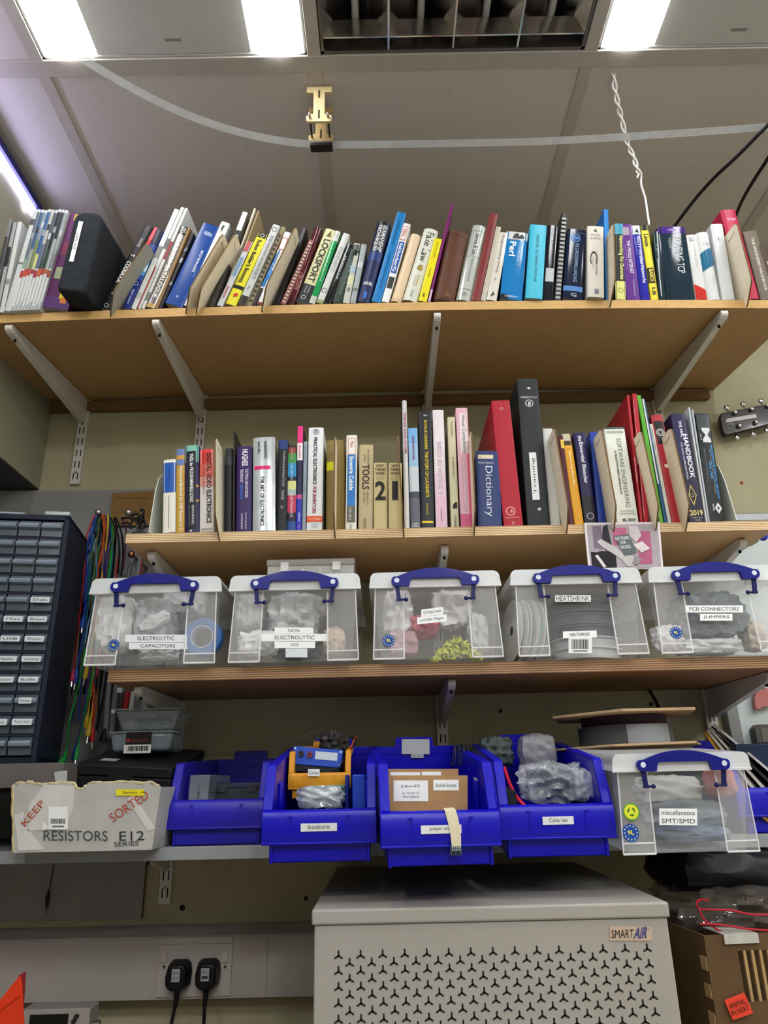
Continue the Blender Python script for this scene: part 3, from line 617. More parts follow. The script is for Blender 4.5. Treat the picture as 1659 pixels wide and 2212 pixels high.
bk(1330.6, 1353, 1327, 483, '#20231c', 'black book lettered in yellow with pale yellow foot', [('b', 0, .24, '#cfcf7c'), ('o', .12, .5, .006, '#5d6a2c'), ('t', 'Networking For Dummies', .26, .84, .35, .85, '#d9d98a'), ('b', .86, 1, '#3a8fa8')], 'p', .17)
bk(1355, 1384, 1336.5, 484.5, '#5b2583', 'purple book with a small grey picture near its head', [('b', .85, .96, '#9a90a2', .25, .75), ('t', 'THE WHOLE INTERNET', .34, .78, .45, .72, '#d7c9e2'), ('t', "User's Guide & Catalog", .4, .72, .26, .38, '#b59fc8', 'd', False), ('t', "O'Reilly", .04, .26, .55, .68, '#c4b3d2', 'd', False)], 'p', .18)
bk(1385, 1405, 1363.5, 488, '#2a2c9a', 'deep blue book with white head lettered 802.11', [('b', .88, 1, '#cfd2d4'), ('p', [(.3, .91), (.6, .96), (.8, .9)], '#34373a'), ('t', '802.11 Wireless Networks', .22, .85, .45, .85, '#c9cdea'), ('t', 'The definitive guide', .6, .84, .2, .35, '#9fa5dc', 'd', False)], 'p', .18, gl=.12)
bk(1407, 1424, 1384, 487, '#e2d33a', 'slim yellow book with black head holding the end of the white cord', [('b', .93, 1, '#161612'), ('t', 'Linux', .7, .88, .2, .8, '#3c3a1c'), ('b', .22, .42, '#23231a'), ('t', 'BASICS', .24, .4, .25, .75, '#d9cc4c'), ('t', 'LB', .06, .16, .3, .7, '#2e2c18'), ('b', 0, .92, '#c9b52c', .85, 1)], 'p', .17)
bk(1425, 1439, 1410, 500, '#1d3238', 'narrow dark teal book right of the slim yellow one', [('b', .05, .6, '#c8ccd0', .3, .45), ('t', 'Perl', .65, .8, .3, .6, '#8fa3a6', 'd', False)], 'p', .17, gl=.12)
bk(1441, 1503, 1420.5, 490, '#1c2f3a', 'wide dark teal book with purple head lettered Routing', [('b', .91, 1, '#4b2b84'), ('t', 'CISCO', .94, .97, .35, .65, '#b9a8d6', 'h'), ('t', 'ROUTING TCP', .36, .86, .52, .78, '#d3dade', 'd', False), ('t', 'Volume I', .68, .85, .32, .42, '#a9b4ba', 'd', False)], 'h', .19, gl=.1, bulge=.002)
bk(1504.5, 1529, 1483, 508, '#cdd0ce', 'white glossy book with red foot', [('b', 0, .24-.10*(q+.5)/8, '#c0342f', q/8, (q+1)/8) for q in range(8)]+[('b', .9, .96, '#2f3230', .25, .6), ('t', 'network', .5, .85, .4, .65, '#a5aaa8', 'd', False)], 'p', .17, gl=.12)
bk(1531, 1560, 1505, 502, '#d2d6d6', 'white rounded book with a teal middle band', [('b', .42+.10*(q+.5)/8, .68+.08*math.sin((q+.5)/8*1.5), '#2c6d8f', q/8, (q+1)/8) for q in range(8)]+[('t', 'Sybex', .8, .84, .3, .85, '#8f98b4', 'h', False), ('t', 'Routing', .2, .34, .55, .7, '#8f9494', 'd', False)], 'h', .17, bulge=.006, gl=.14)
bk(1562, 1589, 1535.5, 484.5, '#c9cccd', 'white book half hidden behind the last wooden divider', [('t', 'L', .78, .83, .4, .6, '#5a5d60', 'h', False)], 'p', .17, gl=.2)
bk(1609, 1643, 1557, 455, '#b02546', 'tall crimson box file right of the last wooden divider', [('t', 'Net', .87, .91, .3, .85, '#d89ab8', 'h'), ('o', .03, .2, .004, '#7a1630')], 'b', .2, name='box_file', cat='box file')
divider(1, 1624, 1591, 479, 'wooden divider at the right end of the top shelf in front of the crimson file')
bk(1645, 1676, 1606, 501, '#6b6256', 'grey brown book lettered in white right of the crimson file', [('t', 'THE ENGINEERS HANDBOOK', .12, .9, .4, .62, '#c9c4ba')], 'p', .17)
bk(1678, 1700, 1636, 533, '#4b3d33', 'dark brown book at the far right end of the top shelf', [('b', .2, .7, '#bdb7ac', .4, .55)], 'p', .17)
# ---- middle shelf
bk = lambda *a, **k: book(2, *a, **k)
bk(351, 379, 353, 994, '#dedcd0', 'white book with blue upper part beside the left metal bookend', [('b', .54, .955, '#1f55a8'), ('t', 'Noise', .72, .94, .5, .6, '#14407f', 'd', False), ('t', 'Reduction', .62, .84, .42, .52, '#14407f', 'd', False), ('b', .05, .5, '#55554c', .46, .50)], 'p', .17)
bk(380, 398.5, 381, 971, '#c29a3e', 'narrow mustard book lettered in white with a blue head', [('b', .8, 1, '#5d78b0'), ('b', .87, .92, '#c29a3e'), ('t', 'Numerical Methods for DSP Systems in C', .02, .78, .3, .8, '#e9e4d2')], 'p', .17)
bk(399.6, 430, 400, 963.5, '#32285c', 'dark purple book with a black panel and mint green head', [('b', .8, 1, '#77b6a4'), ('b', .02, .93, '#191b22', .12, .8), ('t', 'VHDL for PROGRAMMABLE LOGIC', .33, .9, .35, .62, '#e0e2e6'), ('t', 'KEVIN SKAHILL', .08, .3, .5, .66, '#c2c6cc', 'd'), ('t', 'Cypress Semiconductor', .06, .3, .25, .36, '#9ea4ac', 'd', False), ('b', .5, .53, '#c99a4c', .82, 1), ('b', .33, .36, '#c99a4c', .82, 1), ('p', [(.3, .015), (.45, .0), (.55, .03)], '#d8dadc')], 'p', .17)
bk(431, 462, 431.5, 972, '#d8d3cc', 'white and red book with large black capitals left of a wooden divider', [('b', .82, 1, '#d63a34'), ('b', .66, .82, '#d8675a'), ('b', .54, .66, '#d89a90'), ('t', 'DIGITAL VIDEO ELECTRONICS', .1, .95, .5, .85, '#23201f'), ('t', 'WITH 12 COMPLETE PROJECTS', .44, .95, .18, .36, '#6d2f2b', 'd', False), ('t', 'CERNASOV', .015, .04, .1, .9, '#3a3634', 'h', False)], 'p', .17)
divider(2, 464.7, 464.7, 943, 'wooden divider right of the white and red video book', depth=.14)
bk(485, 501, 487, 969, '#26282d', 'dark grey book mostly hidden by the first wooden divider', [('b', .8, .9, '#3a3d44')], 'p', .15, dy=-.02)
bk(503, 507, 504.5, 932, '#17171a', 'thin tall black sheet folder left of the deep purple book', [], 'm', .1)
bk(509, 543, 512, 965, '#2f1d52', 'deep purple book with large white capitals near its head', [('t', 'HUGHES', .76, .96, .35, .75, '#e0dcea'), ('t', 'ELECTRICAL AND ELECTRONIC', .38, .72, .58, .78, '#c6bfd8'), ('t', 'TECHNOLOGY', .56, .72, .25, .45, '#c6bfd8'), ('t', 'TENTH EDITION', .37, .54, .25, .42, '#3f6fd0'), ('t', 'JOHN HILEY KEITH BROWN', .02, .21, .58, .7, '#b9b2cc'), ('t', 'IAN MCKENZIE SMITH', .02, .2, .34, .46, '#b9b2cc')], 'p', .18)
bk(545, 595, 546.5, 945.5, M('#b4babc', .22, metal=.35, var=.08, scale=25, bump=.15), 'thick silver hardback in a crumpled jacket with a pink stripe', [('t', 'HOROWITZ', .76, .95, .5, .64, '#2d3032'), ('t', 'and HILL', .81, .95, .22, .34, '#2d3032'), ('b', .645, .682, '#cf2a6a', .06, .8), ('t', 'THE ART OF ELECTRONICS', .05, .57, .35, .52, '#24272a')], 'h', .19, bulge=.003, gl=.2)
bk(597, 619, 601.6, 951.5, '#191a1e', 'narrow black book with a blue head right of the silver hardback', [('b', .9, 1, '#233a78'), ('t', 'Troubleshooting Analog Circuits', .48, .88, .45, .75, '#b9bbbe', 'd', False), ('t', 'PEASE', .33, .43, .4, .7, '#a8aaae', 'd', False), ('o', .25, .5, .0025, '#c9c9c9')], 'p', .17)
bk(620, 639, 622.6, 962, '#222430', 'multicoloured narrow book with red green blue and yellow patches', [('b', .9, .97, '#8a3a34'), ('b', .78, .9, '#3f8a4a'), ('b', .62, .78, '#2f86b8'), ('b', .47, .57, '#c9cc86'), ('b', .40, .47, '#9fb0a8'), ('b', .2, .40, '#b83a5a'), ('b', 0, .1, '#234a8a'), ('t', 'THE ART OF', .58, .78, .35, .6, '#bfe0ee', 'd', False), ('t', 'ELECTRONICS', .15, .42, .35, .62, '#e0d6d8', 'd', False), ('t', 'HANDS', .82, .95, .35, .6, '#c2a08c', 'd', False)], 'p', .17)
bk(639, 651.6, 643, 921, '#262546', 'slim book with a pink head and white middle panel', [('b', .83, 1, '#e0337f'), ('b', .66, .83, '#e4e0e2'), ('t', 'electronics', .68, .81, .35, .7, '#c7406f', 'd'), ('b', .29, .33, '#c04a86'), ('b', 0, .29, '#2f35a8'), ('t', 'bishop', .08, .16, .35, .75, '#c9cdf0'), ('o', .03, .5, .0025, '#e088c0')], 'p', .18)
bk(652.5, 661, 656, 954, '#8d99a4', 'thin grey blue book left of the tall white inventors book', [('t', 'Digital Electronics', .78, .95, .3, .65, '#4c5864', 'd', False), ('t', 'R J Tocci', .4, .5, .3, .65, '#4c5864', 'd', False)], 'p', .17)
bk(662, 696, 667, 924, '#dde1e2', 'tall white book lettered in black and dark red with an orange foot', [('o', .955, .5, .007, '#6f7476'), ('p', [(.4, .94), (.6, .94), (.6, .975), (.4, .975)], '#8a8f90'), ('t', 'PRACTICAL ELECTRONICS', .43, .9, .35, .6, '#2c2e30'), ('t', 'FOR INVENTORS', .155, .41, .35, .6, '#93303c'), ('b', .075, .13, '#df5424'), ('t', 'Fourth Edition', .09, .115, .1, .9, '#f0c2a8', 'h', False), ('t', 'Scherz', .045, .062, .3, .75, '#6a6e70', 'h', False), ('t', 'Monk', .02, .037, .35, .7, '#6a6e70', 'h', False)], 'p', .18)
bk(704, 745, 705, 951, '#8a7546', 'thick olive brown book with a yellow sticker behind a wooden divider', [('b', .66, .755, '#d8d21c', .02, .5)], 'h', .17, dy=-.012, gl=.6)
divider(2, 721, 723, 939, 'wooden divider in front of the thick olive brown book', depth=.14)
bk(746, 770.5, 748.5, 940, '#dad7ce', 'white book with a blue panel lettered in white', [('b', .785, .96, '#b94a40', .15, .85), ('b', .79, .955, '#e0ded6', .2, .8), ('t', 'Make', .86, .93, .35, .7, '#b94a40', 'd', False), ('b', .24, .78, '#1f6fb8', .12, .88), ('t', 'Eccentric Cubicle', .4, .76, .3, .72, '#e3ecf4'), ('b', .07, .235, '#5a5852', .12, .88), ('t', 'Kaden Harris', .09, .22, .3, .6, '#c6c4bc', 'd', False), ('t', 'OMA', .0, .05, .35, .6, '#6a6862', 'd', False)], 'p', .17)
bk(774, 805.5, 776.6, 960.7, '#b3a57f', 'tan book lettered TOOLS in dark capitals', [('t', 'TOOLS', .455, .755, .22, .75, '#4a2a22'), ('t', 'THE COMPLETE', .76, .94, .58, .72, '#57503c', 'd', False), ('t', 'BOOK OF', .79, .87, .32, .46, '#57503c', 'd', False), ('t', 'AND HOW TO', .27, .43, .55, .68, '#57503c', 'd', False), ('t', 'USE THEM', .3, .43, .32, .45, '#57503c', 'd', False), ('b', 0, .12, '#8a7c58', .35, .55)], 'p', .17)
for (a, c, xt, n_, lab) in ((807, 837, 807.5, '2', 'small tan book marked with a large black number 2'), (839.5, 869, 840, '1', 'small tan book marked with a large black number 1')):
    bk(a, c, xt, 1000, '#c4b582', lab, [('t', 'HOW', .93, .975, .2, .75, '#26241a', 'h'), ('t', 'THINGS', .87, .915, .08, .88, '#26241a', 'h'), ('t', 'WORK', .81, .855, .12, .85, '#26241a', 'h'), ('t', 'THE UNIVERSAL', .775, .79, .15, .8, '#6d6648', 'h', False), ('t', 'ENCYCLOPEDIA', .75, .765, .15, .8, '#6d6648', 'h', False), ('t', 'OF MACHINES', .725, .74, .2, .75, '#6d6648', 'h', False), ('t', n_, .42, .71, .1 if n_ == '2' else .25, .9 if n_ == '2' else .7, '#1c1b16', 'h')], 'p', .15, group='tan volumes with large numbers on the middle shelf')
bk(874, 886, 868, 865, '#c6c5c6', 'tall thin white book with red and grey lettering above its neighbours', [('t', 'THING EXPLAINER', .56, .9, .35, .75, '#8f3a4a', 'd'), ('b', 0, .5, '#d0d0d0')], 'h', .24, side='#15162c')
divider(2, 871, 861, 937, 'wooden divider beside the number 1 volume', depth=.14, yaw=-.04)
bk(887.5, 909, 881.5, 925, '#8fb2d2', 'sky blue book with grey foot lettered in dark red', [('b', .84, 1, '#6fa6d8'), ('b', 0, .32, '#5a5a66'), ('b', .29, .35, '#3a3f48'), ('t', 'ABANDONED FUTURES', .67, .92, .4, .62, '#6a3a5a'), ('t', 'TONG LAM', .37, .5, .4, .62, '#6a4a50'), ('t', 'CARPET', .03, .045, .15, .85, '#c9c9cc', 'h'), ('t', 'BOMBING', .008, .023, .15, .85, '#c9c9cc', 'h'), ('b', .35, .6, '#b9c3cc')], 'p', .18)
bk(910, 939, 905, 889, '#23262a', 'black book with yellow block lettering and a thin yellow foot line', [('t', 'ROGUE LEADERS', .66, .92, .4, .62, '#c9b02c'), ('t', 'THE STORY OF LUCASARTS', .25, .64, .4, .66, '#d3b92a'), ('t', 'SMITH', .955, .97, .35, .65, '#b9b9b4', 'h'), ('t', 'TITAN BOOKS', .1, .2, .42, .55, '#b5a23a'), ('b', .035, .052, '#d8bd30', .08, .92)], 'h', .22, bulge=.0015)
bk(942, 967.5, 934.5, 886, '#dcd0d6', 'white book with pale pink lower half and faint outlined capitals', [('b', 0, .25, '#d9b4c6'), ('b', .25, .45, '#dac2cf'), ('t', 'A TOUCH OF CODE', .26, .72, .32, .68, '#a89aa4', 'u', False), ('t', 'gestalten', .05, .15, .4, .6, '#54505a', 'u', False)], 'p', .2)
bk(975, 992.5, 966.5, 901, '#c3bd9c', 'narrow cream book with small black mark near its foot', [('t', 'ROTHMAN', .82, .95, .4, .65, '#5a5745', 'd', False), ('t', 'CYBERNETICS', .43, .62, .4, .65, '#5a5745', 'd', False), ('p', [(.3, .16), (.85, .16), (.85, .215), (.6, .215), (.3, .19)], '#1c1c18'), ('t', 'COLLINS', .0, .1, .4, .7, '#4a4838')], 'h', .18, bulge=.001)
bk(996, 1023, 984.5, 881.5, '#d6a9b8', 'pink and white mottled tall book', [('b', .6, .95, '#dcd3d2', .28, .85), ('b', 0, .6, '#cf6486', .75, 1), ('b', .12, .56, '#c9a0ae', .3, .62), ('t', 'Visual Complexity', .6, .94, .38, .78, '#6d6568', 'd', False), ('t', 'Mapping Patterns of Information', .18, .56, .36, .54, '#e8dde0', 'd', False), ('b', 0, .1, '#c65a80'), ('o', .05, .5, .004, '#8a3a58')], 'p', .2)
divider(2, 1027, 1019, 928, 'wooden divider left of the blue dictionary, seen nearly edge on', depth=.14, yaw=-.01)
bk(1034, 1085, 1029, 974, '#26386a', 'thick blue paperback lettered Compact Dictionary', [('b', .89, .945, '#cdbf9c', .06, .74), ('t', 'Collins', .895, .935, .25, .7, '#e8e4d4', 'h'), ('t', 'Compact', .815, .855, .06, .76, '#cdd3e2', 'h', False), ('t', 'Dictionary', .12, .79, .28, .68, '#cdd3e2', 'd', False)], 'p', .17)
bk(1089, 1131, 1062, 866, '#a51e30', 'red ring binder with a small white crest near its foot', [('o', .93, .5, .0035, '#d8c9c0'), ('o', .11, .42, .010, '#d89a98'), ('p', [(.38, .10), (.55, .10), (.5, .13)], '#d89a98'), ('t', 'EXACOMPTA', .055, .068, .1, .85, '#d89a98', 'h', False), ('o', .02, .5, .003, '#d8c9c0')], 'b', .25, gl=.45, bulge=.0008)
o = bk(1141, 1189, 1117, 818, '#24282b', 'black ring binder, tallest on the middle shelf, labelled Training', [('o', .925, .5, .003, '#d8d8d8'), ('t', 'PREMIERTOUCH', .855, .87, .1, .9, '#a9adb0', 'h'), ('o', .82, .5, .009, '#b9bdc0'), ('p', [(.42, .80), (.58, .81), (.55, .835), (.45, .83)], '#b9bdc0'), ('o', .1, .55, .0035, '#d0d0d0')], 'b', .26, gl=.45, bulge=.0008)
label_on(o, .013, .028, .055, .163, 'Training', orient='u')
for zz, xx in ((.925, .024), (.1, .026)):
    s = B(); h_ = max(v.co.z for v in o.data.vertices); s.ball((xx, -.0005, zz*h_), .0042, M('#d4d4d4', .15, metal=1, var=0), 10, (1, .6, 1)); s.build('rivet', o)
bk(1190, 1212, 1172, 926, '#d2d2ce', 'plain white book behind the divider beside the black ring binder', [], 'p', .16, dy=-.015)
divider(2, 1227.5, 1198, 922, 'wooden divider right of the black ring binder')
bk(1229, 1241, 1206, 941, '#4a1624', 'thin maroon and yellow book left of the orange yellow one', [('b', .85, .95, '#d9b83a', .3, .9)], 'p', .16)
bk(1242, 1262.5, 1213.5, 938, '#d3981f', 'orange yellow book with a dark picture at its head', [('b', .87, 1, '#3a2c18'), ('b', .92, 1, '#b9b39a', 0, .9), ('t', 'Mastering Blender', .42, .8, .4, .72, '#f0d9a0'), ('t', 'Mullen', .84, .855, .3, .8, '#f0d9a0', 'h', False)], 'p', .17)
bk(1264.5, 1291, 1239.5, 935, '#1f1b4c', 'dark indigo book lettered Essential in white with ring mark', [('b', 0, .3, '#15131c'), ('t', 'the', .9, .965, .3, .62, '#d6d8e6', 'd'), ('t', 'Essential Blender', .43, .89, .35, .68, '#dcdeea'), ('o', .085, .5, .0075, '#a9a8b0')], 'p', .17)
bk(1293, 1310, 1274, 933, '#1f3f9a', 'blue book with yellow dot hidden behind the wooden divider right of the indigo book', [('o', .93, .8, .004, '#d8c23a')], 'p', .15, dy=-.015)
divider(2, 1331, 1299, 925, 'wooden divider left of the thick pale engineering book')
bk(1335, 1381, 1305.5, 924, '#d6d9d0', 'thick pale book with long thin lettering SOFTWARE ENGINEERING', [('t', 'PRESSMAN', .935, .96, .1, .9, '#6a706a', 'h', False), ('t', 'SOFTWARE ENGINEERING', .16, .88, .5, .72, '#6f756f', 'd', False), ('t', "A PRACTITIONER'S APPROACH", .3, .75, .32, .42, '#3c403c'), ('t', 'EUROPEAN', .115, .132, .2, .85, '#7a807a', 'h', False), ('t', 'ADAPTATION', .088, .105, .15, .9, '#7a807a', 'h', False), ('t', 'MC', .02, .05, .25, .45, '#2c2e2c', 'h'), ('t', 'GRAW', .02, .05, .5, .85, '#2c2e2c', 'h'), ('b', .985, 1, '#3a5a50')], 'p', .18)
divider(2, 1422.4, 1385, 928, 'wooden divider between the engineering book and the green folder')
bk(1384, 1390, 1354, 854, '#a3202c', 'tall thin red magazine with white lettering, left one of two', [('b', .3, .5, '#c9898c', .2, .6)], 'm', .2, name='magazine')
bk(1392, 1403, 1366, 850.5, '#a8222e', 'tall thin red magazine, right one of two, beside the green folder', [('b', .05, .95, '#c98a8a', .05, .15)], 'm', .2)
bk(1425, 1434.5, 1376, 854, '#55a02c', 'tall thin bright green folder', [('b', 0, .55, '#6f9a38', .1, .6)], 'm', .2)
bk(1436, 1443, 1387, 862, '#1d4a72', 'tall thin blue and white folder right of the green one', [('b', .3, 1, '#c9ced0', 0, .5)], 'm', .19)
bk(1444, 1452, 1403, 916, '#cfd0c4', 'slim white booklet left of the red and black picture book', [('t', 'Electronics', .72, .95, .3, .65, '#4c4e48', 'd', False)], 'p', .15, dy=-.006)
bk(1453, 1480, 1406, 897, '#a62b34', 'red book with a black and white picture on its head', [('b', .72, .94, '#1d1c1e', .12, .92), ('o', .83, .52, .009, '#b9b6b2'), ('o', .83, .52, .005, '#cfccc8'), ('b', .5, .53, '#d9d4c8', .3, .7)], 'p', .17, dy=-.008)
divider(2, 1489, 1450.5, 922, 'wooden divider left of the dark blue handbook')
bk(1491, 1524, 1449, 894, '#232046', 'thick dark blue handbook dated 2019 with a gold diamond', [('b', .0, .55, '#1c1a33'), ('t', 'THE ARRL', .77, .93, .42, .62, '#cfd0e0'), ('t', 'HANDBOOK', .39, .8, .55, .88, '#dfe0ea'), ('t', 'FOR RADIO COMMUNICATIONS', .38, .72, .3, .42, '#b9bad0'), ('p', [(.45, .33), (.75, .235), (.45, .14), (.2, .235)], '#c9b45a'), ('p', [(.45, .31), (.69, .235), (.45, .16), (.26, .235)], '#1c1a33'), ('o', .235, .46, .004, '#c9b45a'), ('t', '2019', .055, .105, .08, .95, '#d8c97c', 'h'), ('t', 'NINETY SIXTH', .03, .042, .2, .85, '#b9b2a0', 'h', False), ('t', 'EDITION', .008, .02, .35, .75, '#b9b2a0', 'h', False)], 'p', .2)
bk(1525, 1529, 1487, 880, '#b9bdc2', 'thin silver magazine right of the dark blue handbook', [], 'm', .2)
bk(1530, 1534, 1494, 885, '#a5abb2', 'thin silver magazine touching the black archive case', [], 'm', .2)
bk(1535, 1567, 1502, 893, '#1c2023', 'black case lettered in blue with a white diamond near its foot', [('b', .84, .99, '#3b4144', .05, .95), ('t', 'M', .72, .86, .28, .85, '#c9cdd0', 'd'), ('t', 'MTTS', .74, .80, .12, .2, '#b9bdc0'), ('t', 'MICROWAVE DIGITAL ARCHIVE', .2, .69, .72, .88, '#3f8fd0'), ('t', '1953-1999', .38, .54, .42, .58, '#3f8fd0'), ('t', 'All Transactions and Letters', .24, .66, .6, .68, '#a9aeb2', 'd', False), ('t', 'Symposium Digests', .36, .66, .22, .3, '#8f9498', 'd', False), ('p', [(.66, .165), (.9, .115), (.66, .065), (.42, .115)], '#d0d4d6'), ('p', [(.66, .135), (.74, .115), (.66, .095), (.58, .115)], '#1c2023'), ('t', 'IEEE', .09, .15, .28, .38, '#b9bdc0')], 'p', .2, name='archive_case', cat='case')
# metal bookends at both ends of the middle shelf
def bookend(px0, px1, ytop_px, xtop_px, label, side):
    X = base_x(px0 if side < 0 else px1, 2, .01); P = AT(xtop_px, ytop_px, YF+.06); h = P.z-Z2
    b = B(); m = M('#c2c9bd', .4, var=.03); pts = [(.0, .0006), (.006, .04), (.016, h*.62), (.03, h*.86), (.055, h*.98), (.08, h), (.13, h), (.13, .0006)]
    b.prism(pts, 'x', -.0009, .0009, m); o = b.build('bookend', smooth=False)
    o.location = (X, YF-.006, Z2+.0004); tag(o, label, 'bookend', 'metal bookends on the middle shelf')
    b = B(); b.box(0, .0012, .006, .12, .0002, .0014, m) if False else b.box(*( (0, .07) if side < 0 else (-.07, 0)), .02, .12, .0001, .0011, m)
    b.build('foot', o)
bookend(320, 0, 1027, 346, 'pale green metal bookend at the left end of the middle shelf', -1)
bookend(0, 1593.6, 1003, 1552, 'pale green metal bookend at the right end beside the black archive case', 1)
# ------------------------------------------------------------------ helpers for things placed at a known depth
def plate(pts, Y, th, m, b=None, T=None):
    """flat piece of real thickness standing at depth Y; outline in picture coordinates"""
    b = b or B(T); b.prism([(AT(x, y, Y).x, AT(x, y, Y).z) for x, y in pts], 'y', Y, Y+th, m); return b
def rect_px(x0, y0, x1, y1): return [(x0, y1), (x1, y1), (x1, y0), (x0, y0)]
def sticker(parent, x0, y0, x1, y1, Y, text='', c='#e9eceb', tc='#2b2d2f', bold=False, name='label', mx=.1, my=.24, loc=None, skew=0.0, inv=None):
    """paper label on a front face; returns the label mesh as a child"""
    T = inv if inv is not None else Matrix.Translation(-Vector(parent.location))
    a = AT(x0, y1+skew, Y); r = AT(x1, y1, Y); t = AT(x0, y0+skew, Y)
    b = B(T); u = r-a; v = t-a; n = Vector((0, -.0006, 0))
    b.add([a, r, r+v, t, a+n, r+n, r+v+n, t+n], [(4, 5, 6, 7), (0, 1, 5, 4), (1, 2, 6, 5), (2, 3, 7, 6), (3, 0, 4, 7)], M(c, .5, var=.02))
    if text:
        lines = text.split('\n'); L = len(lines)
        for i, s in enumerate(lines):
            o = a+u*mx+v*((L-1-i)/L+my/L)+n*1.4
            b.text(s, o, u*(1-2*mx), v*((1-2*my)/L), M(tc, .6, var=0), bold)
    return b.build(name, parent, smooth=False)
def round_sticker(parent, px, py, r, Y, c='#1c4a9a', dot='#e0dca0', text='9L', tc='#e6d84a', inv=None):
    T = inv if inv is not None else Matrix.Translation(-Vector(parent.location))
    p = AT(px, py, Y); b = B(T); R = r
    b.cyl((p.x, Y, p.z), (p.x, Y-.0006, p.z), R, M(c, .35, var=.02), n=28)
    for k in range(12):
        t = 2*math.pi*k/12
        b.cyl((p.x+R*.78*math.cos(t), Y-.0005, p.z+R*.78*math.sin(t)), (p.x+R*.78*math.cos(t), Y-.0009, p.z+R*.78*math.sin(t)), R*.09, M(dot, .5, var=0), n=6)
    if text: b.text(text, (p.x-R*.38, Y-.0009, p.z-R*.22), (R*.76, 0, 0), (0, 0, R*.5), M(tc, .5, var=0), True)
    return b.build('round_sticker', parent, smooth=False)
def barcode(parent, x0, y0, x1, y1, Y, inv=None, n=22, name='barcode_label', frac=.6):
    T = inv if inv is not None else Matrix.Translation(-Vector(parent.location))
    a = AT(x0, y1, Y); r = AT(x1, y1, Y); t = AT(x0, y0, Y); b = B(T); u = r-a; v = t-a; o = Vector((0, -.0005, 0))
    b.quad(a+o, u, v, M('#dfe1df', .5, var=.02)); rnd = random.Random(int(x0)); x = .12
    while x < .86:
        w = rnd.choice((.012, .02, .03)); b.quad(a+o*1.5+u*x+v*.25, u*w, v*frac, M('#222', .6, var=0)); x += w+rnd.choice((.012, .02))
    b.quad(a+o*1.5+u*.2+v*.1, u*.6, v*.07, M('#666', .6, var=0))
    return b.build(name, parent, smooth=False)

